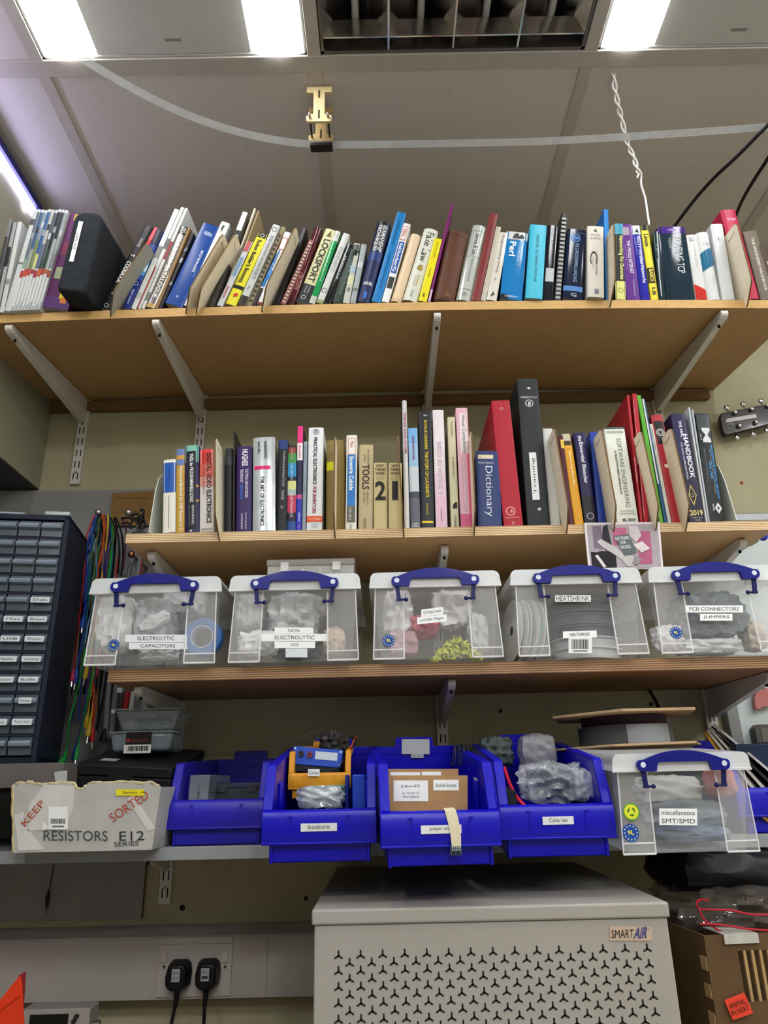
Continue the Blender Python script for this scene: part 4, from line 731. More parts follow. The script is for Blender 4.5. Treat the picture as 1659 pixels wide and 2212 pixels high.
# ------------------------------------------------------------------ clear storage boxes with blue handles
BOD = clear('#eef4f8', .13, .22); LID = clear('#eaf0f4', .55, .3); RIB = clear('#f1f5f8', .6, .3)
BLUE = M('#0f1678', .38, var=.04, coat=.1); BLUED = M('#141a55', .4, var=.04)
def storage_box(x, y, z, label, s=1.0, yaw=0.0, tilt=0.0, grp='clear storage boxes with blue handles'):
    root = empty('storage_box', (x, y, z), (tilt, 0, yaw)); tag(root, label, 'storage box', grp)
    S = Matrix.Scale(s, 4)
    D = .36
    b = B(S); w0, w1 = .107, .119; t = .0022
    def shell(a, c, m):
        (wa, ya, yb, za), (wc, yc, yd, zc) = a, c
        v = [(-wa, ya, za), (wa, ya, za), (wa, yb, za), (-wa, yb, za), (-wc, yc, zc), (wc, yc, zc), (wc, yd, zc), (-wc, yd, zc)]
        b.add(v, [(0, 1, 5, 4), (1, 2, 6, 5), (2, 3, 7, 6), (3, 0, 4, 7)], m)
    shell((w0-.006, .020, D-.01, .0), (w0, .014, D-.006, .004), BOD); shell((w0, .014, D-.006, .004), (w1, .004, D, .139), BOD)
    b.add([(-w0+.006, .02, .0), (w0-.006, .02, 0), (w0-.006, D-.01, 0), (-w0+.006, D-.01, 0)], [(0, 3, 2, 1)], clear('#c5ced3', .5, .4))
    b.build('tub', root)
    for sx in (-1, 1):                                           # the end columns with stepped feet
        c = B(S)
        def bar(p, q, r): c.tube([p, q], r, RIB, 6)
        xo, xi = sx*.1205, sx*.0635
        bar((sx*.115, .0, .138), (xo, -.004, .003), .0013); bar((sx*.0615, .0, .138), (xi, -.004, .003), .0014)
        bar((xo, -.004, .003), (xi, -.004, .003), .0018); bar((xo-.001*sx, -.003, .020), (xi, -.003, .020), .0015)
        c.add([(sx*.113, .0005, .135), (sx*.061, .0005, .135), (xi, -.0035, .004), (xo, -.0035, .004)], [(0, 1, 2, 3)], clear('#f2f7fa', .17, .2))
        c.add([(xo, -.0035, .004), (sx*.113, .0005, .135), (sx*.117, .03, .135), (sx*.113, .03, .006)], [(0, 1, 2, 3)], clear('#e3eaee', .25, .3))
        c.build('end_column', root)
    l = B(S); W_ = .1245; r = .012; pr = []
    for cx, cz, a0 in ((W_-r, .168-r, 0), (-W_+r, .168-r, 90)):
        for q in range(5): u = math.radians(a0+22.5*q); pr.append((cx+r*math.cos(u), cz+r*math.sin(u)))
    pr += [(-W_-.002, .139), (W_+.002, .139)]
    l.prism(pr, 'y', -.006, -.0035, LID); l.prism(pr, 'y', D+.002, D+.0045, LID)
    n = len(pr); v = [(p[0], -.0035, p[1]) for p in pr]+[(p[0], D+.002, p[1]) for p in pr]
    l.add(v, [(i, i+1, n+i+1, n+i) for i in range(n-1)], clear('#f1f5f7', .38, .35))
    l.box(-W_-.002, W_+.002, -.008, -.0035, .137, .1405, RIB)
    l.box(-.052, .052, -.0085, -.006, .138, .1535, clear('#eef2f4', .55, .3)); l.build('lid', root)
    h = B(S); pts = []
    for q in range(13): u = -.072+.144*q/12; pts.append((u, .1575+.0155*(1-(u/.072)**2)))
    for q in range(1, 9): t_ = math.radians(75-22.5*q); pts.append((.0735+.0105*math.cos(t_), .1485+.0105*math.sin(t_)))
    pts += [(.054, .138), (.050, .1385), (.0475, .150), (.044, .1535), (-.044, .1535), (-.0475, .150), (-.050, .1385), (-.054, .138)]
    for q in range(1, 9): t_ = math.radians(-75-22.5*q+22.5); pts.append((-.0735+.0105*math.cos(t_), .1485+.0105*math.sin(t_)))
    h.prism(pts, 'y', -.0165, -.0085, BLUE)
    for sx in (-1, 1): h.cyl((sx*.0735, -.0168, .1495), (sx*.0735, -.0164, .1495), .0048, M('#cfd8e4', .3, var=0), n=16)
    ho = h.build('handle', root, bevel=.0018)
    for sx in (-1, 1):
        k = B(S); k.prism([(sx*.0695, .142), (sx*.0775, .142), (sx*.0735, .110), (sx*.066, .110)], 'y', -.0125, -.0085, BLUED)
        k.cyl((sx*.0755, -.0105, .113), (sx*.057, -.0105, .113), .0022, BLUED, n=8); k.ball((sx*.057, -.0105, .113), .0042, BLUED, 10); k.build('latch', ho)
    return root
YB = 1.352
bx = []
for px, lab in ((339.5, 'clear storage box labelled ELECTROLYTIC CAPACITORS, leftmost on its shelf'), (638, 'clear storage box labelled NON ELECTROLYTIC CAPACITORS under the small organiser'),
                (939.5, 'clear storage box labelled Crimpy bois, in the middle of its row'), (1243, 'clear storage box labelled HEATSHRINK full of reels'), (1542, 'clear storage box labelled PCB CONNECTORS JUMPERS, rightmost on its shelf')):
    p = AT(px, 1262, YB); bx.append(storage_box(p.x, YB, Z3, lab, yaw=0.0))
YS = YB-.0005
sticker(bx[0], 271, 1371, 404, 1387, YS, 'ELECTROLYTIC', mx=.2, c='#dfe4e6'); sticker(bx[0], 279, 1388, 404, 1402.5, YS, 'CAPACITORS', mx=.2, c='#dfe4e6')
round_sticker(bx[0], 245.5, 1393.5, .0105, YB-.0055)
sticker(bx[1], 593, 1355.5, 677, 1369, YS, 'NON', mx=.36); sticker(bx[1], 565, 1369.5, 709, 1385, YS, 'ELECTROLYTIC', mx=.2); sticker(bx[1], 593, 1386, 681, 1400, YS, 'CAPACITORS', mx=.4, my=.3)
sticker(bx[1], 617, 1401, 664, 1420, YS, '', c='#cfd5d8')
sticker(bx[2], 910, 1311, 957, 1327, YS, 'Crimpy bois', skew=6); sticker(bx[2], 901, 1327, 965, 1342, YS, 'and fake Wagos', skew=7)
round_sticker(bx[2], 839.5, 1384, .0115, YB-.0055)
sticker(bx[3], 1199, 1286, 1276, 1300, YS, 'HEATSHRINK', mx=.03, my=.12, skew=0); sticker(bx[3], 1216, 1362, 1289, 1377, YS, 'HEATSHRINK', mx=.2, skew=2)
barcode(bx[3], 1228, 1376, 1279, 1411, YS)
sticker(bx[4], 1480, 1308, 1605, 1323, YS, 'PCB CONNECTORS', mx=.07); sticker(bx[4], 1512, 1326, 1582, 1341, YS, 'JUMPERS', mx=.1)
round_sticker(bx[4], 1460.5, 1367, .0115, YB-.0055)
# what is inside the boxes
def bag(px, py, Y, wpx, hpx, dep, m, label, seed, amp=.35, freq=2.2, name='parts_bag', cat='bag', grp='plastic bags inside the storage boxes', rot=(0, 0, 0), zmin=None, n=48):
    p = AT(px, py, Y); q = AT(px+wpx, py, Y); k = (q.x-p.x)/wpx
    size = (wpx*k, dep, hpx*k)
    b = blob((0, 0, 0), size, m, seed, amp, freq, n); o = b.build(name, sharp=70)
    lo = min(v.co.z for v in o.data.vertices)
    z = p.z
    if zmin is not None and rot == (0, 0, 0): z = max(z, zmin-lo+.0006)
    o.location = (p.x, p.y, z); o.rotation_euler = rot
    tag(o, label, cat, grp); return o
zb = Z3+.004
cb = clear('#fbfcfd', .86, .2, bump=.3, scale=45); cb2 = clear('#d9dcde', .7, .2, bump=.3, scale=60); wp = M('#d9dcdd', .6, var=.08, bump=.4, scale=60)
bag(258, 1350, 1.425, 80, 130, .10, cb, 'bubble wrap bag at the left end of the electrolytic box', 1, .3, 3.5, zmin=zb)
bag(340, 1345, 1.44, 95, 110, .10, cb2, 'clear bag of capacitors in the middle of the electrolytic box', 2, .4, zmin=zb)
bag(335, 1345, 1.395, 75, 34, .03, wp, 'crumpled white printed paper strip behind the ELECTROLYTIC label', 3, .4, rot=(0, -.5, 0), name='paper_strip', cat='paper')
bag(400, 1300, 1.46, 100, 70, .08, cb, 'clear bag at the upper right of the electrolytic box', 4, .35)
bag(345, 1413, 1.40, 90, 34, .06, wp, 'crumpled pale paper low in the electrolytic box', 5, .4, name='paper_strip', cat='paper', zmin=zb)
p = AT(440, 1378, 1.42); root = empty('tape_reel', (p.x, p.y, p.z)); tag(root, 'blue round reel of tape at the right end of the electrolytic box', 'reel')
b = B(); b.ring((0, 0, 0), (0, 1, 0), .0375, .0225, .03, M('#3f74ba', .4, var=.04), 36); b.build('tape', root, bevel=.002)
b = B(); b.ring((0, 0, 0), (0, 1, 0), .0225, .0205, .031, M('#b9c9d9', .5), 36); b.build('core', root)
bag(545, 1325, 1.43, 65, 80, .10, cb2, 'small clear bag at the upper left of the non electrolytic box', 6, .4)
bag(635, 1335, 1.44, 120, 110, .10, cb2, 'large clear bag fanning out behind the NON label', 7, .45, zmin=zb)
bag(680, 1315, 1.46, 60, 60, .05, M('#a9aaa2', .5, var=.1, bump=.3), 'folded grey paper bag lettered 220 at the upper right of the non electrolytic box', 8, .35, rot=(0, .5, 0), name='paper_bag')
bag(560, 1390, 1.405, 95, 56, .07, cb, 'clear bag low at the left of the non electrolytic box', 9, .4, zmin=zb)
bag(722, 1385, 1.405, 52, 62, .06, M('#cdb79c', .5, var=.25, scale=60, bump=.4), 'bag of small orange and white capacitors at the right of the non electrolytic box', 10, .4, zmin=zb)
bag(640, 1405, 1.45, 120, 40, .08, M('#6b7178', .5, var=.4, scale=50, bump=.4), 'dark grey bag lying along the bottom of the non electrolytic box', 11, .35, zmin=zb)
bag(860, 1330, 1.44, 70, 110, .10, cb, 'clear bag at the left end of the Crimpy box', 12, .4)
bag(915, 1355, 1.425, 70, 52, .06, M('#c9727e', .45, var=.35, scale=70, bump=.5), 'bag of red crimp terminals under the Crimpy label', 13, .35)
bag(870, 1390, 1.40, 70, 60, .05, M('#cfa9ae', .4, var=.2, scale=50, bump=.5, alpha=.75), 'pinkish clear bag at the lower left of the Crimpy box', 14, .4, zmin=zb)
bag(975, 1320, 1.45, 95, 90, .09, cb, 'clear bag at the upper right of the Crimpy box', 15, .4)
bag(1030, 1370, 1.43, 50, 90, .08, cb2, 'grey clear bag at the right end of the Crimpy box', 16, .4, zmin=zb)
p = AT(985, 1395, 1.41); o = B(); rnd = random.Random(4); yl = M('#c9cc4e', .45, var=.15, scale=60)
for k in range(260):
    a = rnd.uniform(-1, 1); c = rnd.random()**.7*(1-abs(a)**1.6); X = a*.046; Zz = -.021+c*.042; Yy = rnd.uniform(-.016, .016)
    rot = Matrix.Translation((X, Yy, Zz)) @ Matrix.Rotation(rnd.uniform(0, 6.28), 4, 'Y') @ Matrix.Rotation(rnd.uniform(-.6, .6), 4, 'Z')
    g = B(rot); g.box(-.0045, .0045, -.0018, .0018, -.0015, .0015, yl); g.cyl((.0045, 0, 0), (.008, 0, 0), .0009, yl, n=5)
    i = o.mat(yl); off = len(o.v); o.v += g.v; o.f += [tuple(off+q for q in f) for f in g.f]; o.mi += [i]*len(g.f)
ob = o.build('crimp_terminals', smooth=False); ob.location = (p.x, p.y, Z3+.028); tag(ob, 'heap of yellow crimp terminals in the lower right of the Crimpy box', 'crimp terminals', kind='stuff')
# heatshrink reels
card = M('#cfcfc9', .6, var=.05, scale=30)
for k, (px, lab) in enumerate(((1112, 'white cardboard reel standing on edge at the left end of the heatshrink box'), (1132, 'second white cardboard reel on edge in the heatshrink box'), (1148, 'third white cardboard reel on edge with a green winding in the heatshrink box'))):
    p = AT(px, 1350, 1.44); root = empty('cable_reel', (p.x, 1.45, Z3+.068)); tag(root, lab, 'reel', 'reels inside the heatshrink box'); root.rotation_euler = (0, .1, .18)
    for sx in (-.006, .006):
        b = B(); b.ring((sx, 0, 0), (1, 0, 0), .063, .010, .0012, card, 32); b.build('flange', root)
    b = B(); b.ring((0, 0, 0), (1, 0, 0), .045, .011, .010, M('#3a4650', .5) if k < 2 else M('#3fae86', .4), 28); b.build('winding', root)
for k, (zz, c, lab) in enumerate(((.013, '#c8ccce', 'white reel lying flat at the bottom of the heatshrink box'), (.034, '#b9bec2', 'grey reel lying on the bottom one in the heatshrink box'), (.056, '#46525c', 'dark reel lying third from the bottom in the heatshrink box'), (.080, '#4f5a62', 'dark reel lying fourth in the heatshrink box'), (.106, '#3c3e42', 'black reel lying on top in the heatshrink box'))):
    p = AT(1250, 1350, 1.46); root = empty('cable_reel', (p.x+.012, 1.475, Z3+.004+zz)); tag(root, lab, 'reel', 'reels inside the heatshrink box'); root.rotation_euler = (0, .02, 0)
    b = B(); b.cyl((0, 0, -.0095), (0, 0, .0095), .066, M(c, .35, var=.1, scale=30), n=40); b.build('winding', root)
    for sz in (-.0098, .0098):
        b = B(); b.ring((0, 0, sz), (0, 0, 1), .072, .01, .0016, card if k < 2 else M('#5a6268', .4), 40); b.build('flange', root)
# connectors box
bag(1525, 1335, 1.435, 160, 110, .13, M('#7c858b', .35, var=.35, scale=70, bump=.5, alpha=.85), 'big clear bag of dark connectors filling the PCB connectors box', 17, .35, zmin=zb)
bag(1440, 1380, 1.40, 70, 60, .05, cb, 'small clear bag at the lower left of the PCB connectors box', 18, .4, zmin=zb)
bag(1530, 1405, 1.405, 150, 36, .07, cb2, 'flat clear bag along the bottom of the PCB connectors box', 19, .35, zmin=zb)
bag(1625, 1375, 1.43, 50, 70, .06, M('#c9bdb0', .5, var=.2, scale=60, bump=.4), 'bag of pale parts at the right end of the PCB connectors box', 20, .4, zmin=zb)
# organiser on top of box two
def organiser(x, y, z, w, d, h, n, label, parts, name='component_organiser', body=None, grp=None, rot=(0, 0, 0), rows=1):
    root = empty(name, (x, y, z), rot); tag(root, label, 'organiser box', grp)
    c = body or clear('#e4e4e0', .28, .3); b = B(); t = .0015
    b.box(-w/2, w/2, 0, t, 0, h*.72, c); b.box(-w/2, w/2, d-t, d, 0, h*.72, c); b.box(-w/2, -w/2+t, t, d-t, 0, h*.72, c); b.box(w/2-t, w/2, t, d-t, 0, h*.72, c); b.box(-w/2, w/2, 0, d, -.0005, .001, c)
    b.build('tray', root)
    for k in range(1, n):
        xx = -w/2+w*k/n; g = B(); g.box(xx-.0012, xx+.0012, t, d-t, .001, h*.7, clear('#eeeeea', .5, .3)); g.build('partition', root)
    b = B(); b.box(-w/2-.002, w/2+.002, -.003, d+.001, h*.72, h, body or clear('#eeeeea', .25, .3)); b.build('lid', root, bevel=.002)
    for sx in (-.3, .3):
        b = B(); b.box(w*sx-.008, w*sx+.008, -.006, -.003, h*.5, h*.85, body or clear('#e9e9e6', .5, .3)); b.build('clasp', root)
    rnd = random.Random(n*7)
    g = B(); ym = [M(q, .5, var=.1) for q in parts]
    for k in range(n if parts else 0):
        for q in range(6):
            xx = -w/2+w*(k+.5)/n+rnd.uniform(-.25, .25)*w/n; g.box(xx-.003, xx+.003, .006+rnd.random()*.01, .012+rnd.random()*.01, .0015, .003+rnd.random()*.35*h, rnd.choice(ym))
    if parts:
        go = g.build('small_parts', root, smooth=False); go['kind'] = 'stuff'
    return root
p = AT(671, 1240, 1.42); organiser(p.x, 1.42, Z3+.1705, .176, .12, .050, 5, 'clear compartment organiser lying on the lid of the second storage box', ['#d8b84a', '#c9a23a', '#e4d9b0', '#b98a5a'])

# ------------------------------------------------------------------ blue open fronted bins
BIN = M('#0b07ab', .3, var=.04, scale=12, spec=.3)
BIN2 = M('#2620a2', .3, var=.12, scale=12, spec=.25)
def bin_(px, py, Y, z, label, tilt, mat, w=.18, text=None, d=.33, yaw=0.0, name='storage_bin', hscale=1.0, cat='bin', grp='blue open fronted bins'):
    p = AT(px, py, Y); root = empty(name, (p.x, Y, z), (tilt, 0, yaw)); tag(root, label, cat, grp)
    q = w/.18; b = B(Matrix.Diagonal((q, d/.33, hscale, 1)))
    i, o = .074, .0895; D = .33
    b.box(-i, i, .012, D, 0, .003, mat)
    b.box(-i, i, .012, .0155, 0, .07, mat); b.box(-i-.004, -i+.001, .009, .03, -.001, .03, mat); b.box(i-.001, i+.004, .009, .03, -.001, .03, mat)
    for sx in (-1, 1):
        b.prism([(.012, 0), (D, 0), (D, .152), (.045, .139), (.010, .074), (.012, .03)], 'x', sx*i, sx*(i+.003), mat)
        path = [(.002, .069), (.008, .0765), (.040, .1385), (.047, .1415), (D, .155)]
        for (ya, za), (yb, zb_) in zip(path[:-1], path[1:]):
            v = [(sx*i, ya, za), (sx*o, ya, za), (sx*o, yb, zb_), (sx*i, yb, zb_)]
            L = math.hypot(yb-ya, zb_-za); ny, nz = -(zb_-za)/L*.003, (yb-ya)/L*.003
            v += [(x, y-ny, zz-nz) for x, y, zz in v]
            b.add(v, [(0, 1, 2, 3), (7, 6, 5, 4), (0, 4, 5, 1), (1, 5, 6, 2), (2, 6, 7, 3), (3, 7, 4, 0)], mat)
        # outer skirt of the rim
        b.prism([(.002, .028), (.014, .028), (.05, .118), (D, .138), (D, .155), (.047, .1415), (.040, .1385), (.002, .07)], 'x', sx*(o-.0025), sx*o, mat)
        for k in range(3): b.box(sx*(i-.004), sx*i, .075+.012*k, .079+.012*k, .02, .11, mat)
    b.prism([(0, .028), (-.001, .030), (-.0005, .066), (.003, .0735), (.009, .0765), (.017, .0745), (.017, .070), (.006, .066), (.004, .028)], 'x', -o, o, mat)
    b.prism([(-.002, .027), (.004, .027), (.004, .0305), (-.002, .0305)], 'x', -o, o, mat)
    b.box(-i, i, D-.003, D, 0, .150, mat); b.box(-o, o, D-.004, D, .140, .155, mat)
    b.build('body', root, bevel=.0012)
    f = B(Matrix.Diagonal((q, d/.33, hscale, 1)))      # label recess
    for x0, x1, z0, z1 in ((-.044, -.042, .038, .066), (.042, .044, .038, .066), (-.044, .044, .0365, .0385)): f.box(x0, x1, -.0018, .001, z0, z1, mat)
    f.box(-.049, -.042, -.0018, .002, .0655, .068, mat); f.box(.042, .049, -.0018, .002, .0655, .068, mat)
    fo = f.build('label_holder', root)
    t = B(Matrix.Diagonal((q, d/.33, hscale, 1))); t.prism([(-.038, .150), (.038, .150), (.037, .169), (.033, .172), (-.033, .172), (-.037, .169)], 'y', D-.003, D, mat); t.build('rear_tab', root)
    if text:
        l = B(Matrix.Diagonal((q, d/.33, hscale, 1))); l.box(*text[1], -.0024, -.0017, *text[2], M('#dcdedd', .5, var=.02))
        (xa, xb), (za, zb_) = text[1], text[2]; ww, hh = xb-xa, zb_-za
        l.text(text[0], (xa+ww*.2, -.0026, za+hh*.3), (ww*.6, 0, 0), (0, 0, hh*.5), M('#333', .6, var=0)); l.build('label', fo, smooth=False)
    return root
TL = .086
bin1 = bin_(467, 1750, 1.405, Z4+.0006, 'scuffed blue bin holding clear component boxes, leftmost of the four', 0, BIN2, grp='blue open fronted bins')
bin2 = bin_(690, 1750, 1.222, 1.1845, 'blue bin labelled Breadboards', TL, BIN, text=('Breadboards', (-.028, .028), (.046, .0575)))
bin3 = bin_(950, 1750, 1.165, 1.181, 'blue bin labelled Jumper wires holding cardboard dividers', TL*.95, BIN, text=('Jumper wires', (-.030, .030), (.046, .0575)), d=.36, yaw=.065)
bin4 = bin_(1201, 1745, 1.222, 1.1845, 'blue bin labelled Cable ties holding clear bags', TL, BIN, text=('Cable ties', (-.024, .024), (.048, .0595)))
# rear left contents
gcl = clear('#8f98a0', .5, .3, bump=.1)
p = AT(440, 1690, 1.50); organiser(p.x, 1.47, Z4+.005, .034, .19, .115, 1, 'tall grey translucent case standing at the left inside the scuffed blue bin', [], name='component_case', body=gcl)
p = AT(515, 1700, 1.52); organiser(p.x, 1.50, Z4+.005, .085, .12, .030, 3, 'lowest flat clear component box in the scuffed blue bin', ['#8a8d90', '#c9c9c9'], name='component_case', body=gcl)
organiser(p.x+.004, 1.475, Z4+.0365, .108, .14, .032, 4, 'clear component box with silver parts, middle of the stack in the scuffed blue bin', ['#d9d9d6', '#a9a9a6', '#70747a'], name='component_case', body=clear('#8d989f', .45, .2))
organiser(p.x-.004, 1.53, Z4+.071, .10, .10, .034, 3, 'dark translucent component box on top of the stack in the scuffed blue bin', ['#3a3d42'], name='component_case', body=clear('#3f464d', .6, .3))
# breadboard bin contents
yb = bin_(690, 1690, 1.37, 1.275, 'small orange yellow bin inside the breadboard bin', .06, M('#c98a22', .45, var=.05), w=.112, d=.13, hscale=.55, name='parts_bin', grp=None)
sticker(yb, 666, 1661, 691, 1676, 1.366, 'Crocs', mx=.1)
p = AT(686, 1633, 1.40); root = empty('meter_box', (p.x, 1.395, p.z), (-.12, .10, 0)); tag(root, 'blue slanted meter box with two sockets resting in the small orange yellow bin', 'meter')
mb = M('#1d47b0', .4, var=.04); b = B(); b.box(-.046, .046, 0, .05, -.018, .014, mb); b.box(-.044, .044, .001, .048, -.030, -.018, M('#17181c', .6)); b.build('case', root, bevel=.0015)
for xx, c in ((-.030, '#1a1a1c'), (-.014, '#7a2a34')):
    s = B(); s.ring((xx, -.0015, .001), (0, 1, 0), .0055, .0022, .004, M(c, .4), 18); s.build('socket', root)
l = B(); l.box(-.004, .037, -.0008, 0, -.006, .008, M('#b9c3cc', .5, var=.1, scale=200)); l.build('label', root)
for sx in (-.042, .042):
    for zz in (-.014, .010): s = B(); s.cyl((sx, -.001, zz), (sx, .001, zz), .0018, M('#b9bcc0', .3, metal=.8), n=8); s.build('screw', root)
def wire(pts, r, c, label, name='wire', grp=None, Y=None, gl=.45, n=8, sub=6, cat='wire'):
    """pts: (px,py,Y)"""
    P = [AT(*q) for q in pts]; out = []
    for i in range(len(P)-1):
        p0, p1, p2, p3 = P[max(0, i-1)], P[i], P[i+1], P[min(len(P)-1, i+2)]
        for k in range(sub):
            t = k/sub; out.append(.5*((2*p1)+(p2-p0)*t+(2*p0-5*p1+4*p2-p3)*t*t+(3*p1-p0-3*p2+p3)*t**3))
    out.append(P[-1]); b = B(); b.tube(out, r, M(c, gl, var=.03), n); o = b.build(name); tag(o, label, cat, grp); return o
wire([(648, 1600, 1.43), (660, 1588, 1.44), (682, 1583, 1.45), (700, 1592, 1.45)], .0011, '#4a3324', 'thin brown wire looping above the blue meter box')
wire([(655, 1655, 1.385), (668, 1664, 1.382), (700, 1670, 1.38), (730, 1658, 1.384), (750, 1630, 1.40), (770, 1600, 1.43), (760, 1592, 1.45)], .0013, '#16161a', 'black lead hanging in a loop under the blue meter box')
wire([(738, 1648, 1.392), (752, 1628, 1.40), (764, 1600, 1.43), (770, 1592, 1.45)], .0013, '#a8402c', 'red lead at the right of the blue meter box')
b = blob((0, 0, 0), (.06, .05, .05), M('#35322f', .5, var=.5, scale=80, bump=.5), 31, .45, 3); o = b.build('circuit_board_tangle'); p = AT(722, 1606, 1.44); o.location = p; tag(o, 'dark tangle of small circuit parts behind the blue meter box', 'circuit parts')
bag(692, 1722, 1.29, 110, 50, .06, M('#c0c6cb', .06, var=.35, scale=50, bump=.4, alpha=.6, spec=1.0, coat=1.0), 'crumpled silver clear bag at the front of the breadboard bin', 33, .34, 1.7, grp='plastic bags in the blue bins')
p = AT(706, 1712, 1.36); b = B(); b.box(-.032, .032, 0, .05, -.012, .012, M('#6f9a86', .5, var=.1)); [b.box(.008+.009*k, .012+.009*k, -.0005, .001, -.006, .008, blk) for k in range(3)]; o = b.build('terminal_block', bevel=.001); o.location = (p.x, 1.35, p.z); tag(o, 'pale green slotted block under the orange yellow bin', 'terminal block')
for k, (xa, c, lab) in enumerate(((777, '#2347b8', 'blue plastic folder standing at the right inside the breadboard bin'), (768, '#1a2a7a', 'dark blue folder left of the brighter one in the breadboard bin'))):
    p = AT(xa, 1690, 1.34); b = B(); b.box(-.011 if k == 0 else -.003, .011 if k == 0 else .003, 0, .15, 0, .10, M(c, .2, var=.05)); o = b.build('plastic_folder', bevel=.002); o.location = (p.x-.014*k, 1.30+.02*k, 1.212); tag(o, lab, 'folder', 'plastic folders in the breadboard bin')
# jumper wire bin contents
cardb = M('#a8835c', .75, var=.06, scale=40)
def card_sheet(x0, y0, x1, y1, Y, label, stick):
    p = AT((x0+x1)/2, y1, Y); root = empty('cardboard_divider', (p.x, Y, p.z)); tag(root, label, 'divider', 'cardboard dividers in the jumper wire bin')
    T = Matrix.Translation(-Vector(root.location)); b = plate(rect_px(x0, y0, x1, y1), Y, .003, cardb, T=T); b.build('sheet', root, smooth=False)
    for s in stick: sticker(root, *s[:4], Y, s[4], **(s[5] if len(s) > 5 else {}))
    return root
c1 = card_sheet(833, 1675, 1010, 1752, 1.225, 'front cardboard divider with two white labels in the jumper wire bin', [(850, 1686, 925, 1731, '', {}), (936, 1684.5, 991, 1707.5, 'Socket-Socket', {'mx': .1, 'my': .34})])
T = Matrix.Translation(-Vector(c1.location)); b = B(T); a = AT(866, 1698, 1.2240); dm = M('#2c2e30', .6, var=0)
for x0, x1, y0, y1 in ((867, 872, 1696, 1697), (867, 868, 1696, 1700.5), (867, 872, 1700, 1701), (874, 878, 1696, 1697), (877, 878, 1696, 1701), (874, 878, 1700, 1701), (878, 896, 1697.5, 1699), (896, 900, 1695, 1696), (896, 897, 1695, 1700), (896, 900, 1699, 1700), (902, 906, 1695, 1696), (905, 906, 1695, 1700), (902, 906, 1699, 1700)):
    p0 = AT(x0, y1, 1.2242); p1 = AT(x1, y0, 1.2242); b.quad(p0, (p1.x-p0.x, 0, 0), (0, 0, p1.z-p0.z), dm)
for s, y0, y1, xa, xb in (('(in front of', 1710, 1717, 869, 906), ('this label)', 1718, 1725, 870, 905)):
    p0 = AT(xa, y1, 1.2242); p1 = AT(xb, y0, 1.2242); b.text(s, p0, (p1.x-p0.x, 0, 0), (0, 0, p1.z-p0.z), dm)
b.build('drawing', c1, smooth=False)
c2 = card_sheet(831, 1661, 990, 1700, 1.285, 'rear cardboard divider lettered Pin-Socket in the jumper wire bin', [(843, 1668, 908, 1690, '', {}), (911, 1667, 953, 1690, 'Pin-Socket', {'my': .55, 'mx': .12})])
T3 = (Matrix.Translation(bin3.location) @ bin3.rotation_euler.to_matrix().to_4x4()).inverted()
sticker(bin3, 868, 1597, 928, 1629, 1.165+.358-.0195, '', c='#b9bcc0', inv=T3, name='rear_label'); sticker(bin3, 888, 1629.5, 915, 1637, 1.165+.358-.0195, 'Pin-Pin', c='#b9bcc0', inv=T3, name='rear_label')
b = B(); i_ = .0735; b.quad((i_, .085, .088), (0, .032, 0), (0, .001, .026), M('#cfd2d2', .5, var=.02)); b.text('(-', (i_-.0003, .095, .098), (0, .012, 0), (0, 0, .006), M('#333', .6, var=0)); b.build('side_label', bin3, smooth=False)
for k in range(7):
    x = 975+k*5; wire([(x, 1655, 1.36+.01*(k % 3)), (x+4, 1630, 1.38), (x+8-3*(k % 2), 1612-2*(k % 4), 1.39), (x+14, 1625, 1.40)], .0010, ['#141418', '#1b1c30', '#101014'][k % 3], 'thin dark jumper wire sticking up behind the cardboard dividers', 'jumper_wire', 'dark jumper wires at the back of the jumper wire bin')
# ribbon cable hanging over the front lip
root = empty('ribbon_cable', AT(972, 1750, 1.165)); tag(root, 'cream ribbon cable with grey connector hanging over the front of the jumper wire bin', 'cable')
T = Matrix.Translation(-Vector(root.location)); b = B(T); rb = M('#cfc6a8', .5, var=.05, scale=300, vec=(1, .02, .02))
path = [(960, 976, 1748, 1.19), (958, 980, 1746, 1.17), (961, 985, 1752, 1.1595), (966, 990, 1770, 1.1575), (971, 994, 1790, 1.157), (974, 996, 1810, 1.1565), (976, 996, 1830, 1.156)]
v = []
for xa, xb, y, Y in path: v += [AT(xa, y, Y), AT(xb, y-1, Y), AT(xb, y-1, Y)+Vector((0, .001, .0005)), AT(xa, y, Y)+Vector((0, .001, .0005))]
n_ = len(path); b.add(v, [(4*i+j, 4*i+(j+1) % 4, 4*i+4+(j+1) % 4, 4*i+4+j) for i in range(n_-1) for j in range(4)]+[(0, 3, 2, 1), (4*n_-4, 4*n_-3, 4*n_-2, 4*n_-1)], rb); b.build('ribbon', root)
b = plate(rect_px(973, 1829, 997.5, 1847.5), 1.152, .009, M('#3c4854', .5, var=.05), T=T)
for r_ in range(2):
    for k in range(5):
        q = AT(977+4*k, 1832.5+4.5*r_, 1.1518); b.quad((q.x, 1.1517, q.z), (.0013, 0, 0), (0, 0, .0017), M('#c9ccd0', .5, var=0))
for xa in (976, 987):
    q = AT(xa, 1846.5, 1.1518); b.quad((q.x, 1.1517, q.z), (.005, 0, 0), (0, 0, .004), M('#171a1e', .5, var=0))
b.build('connector', root)
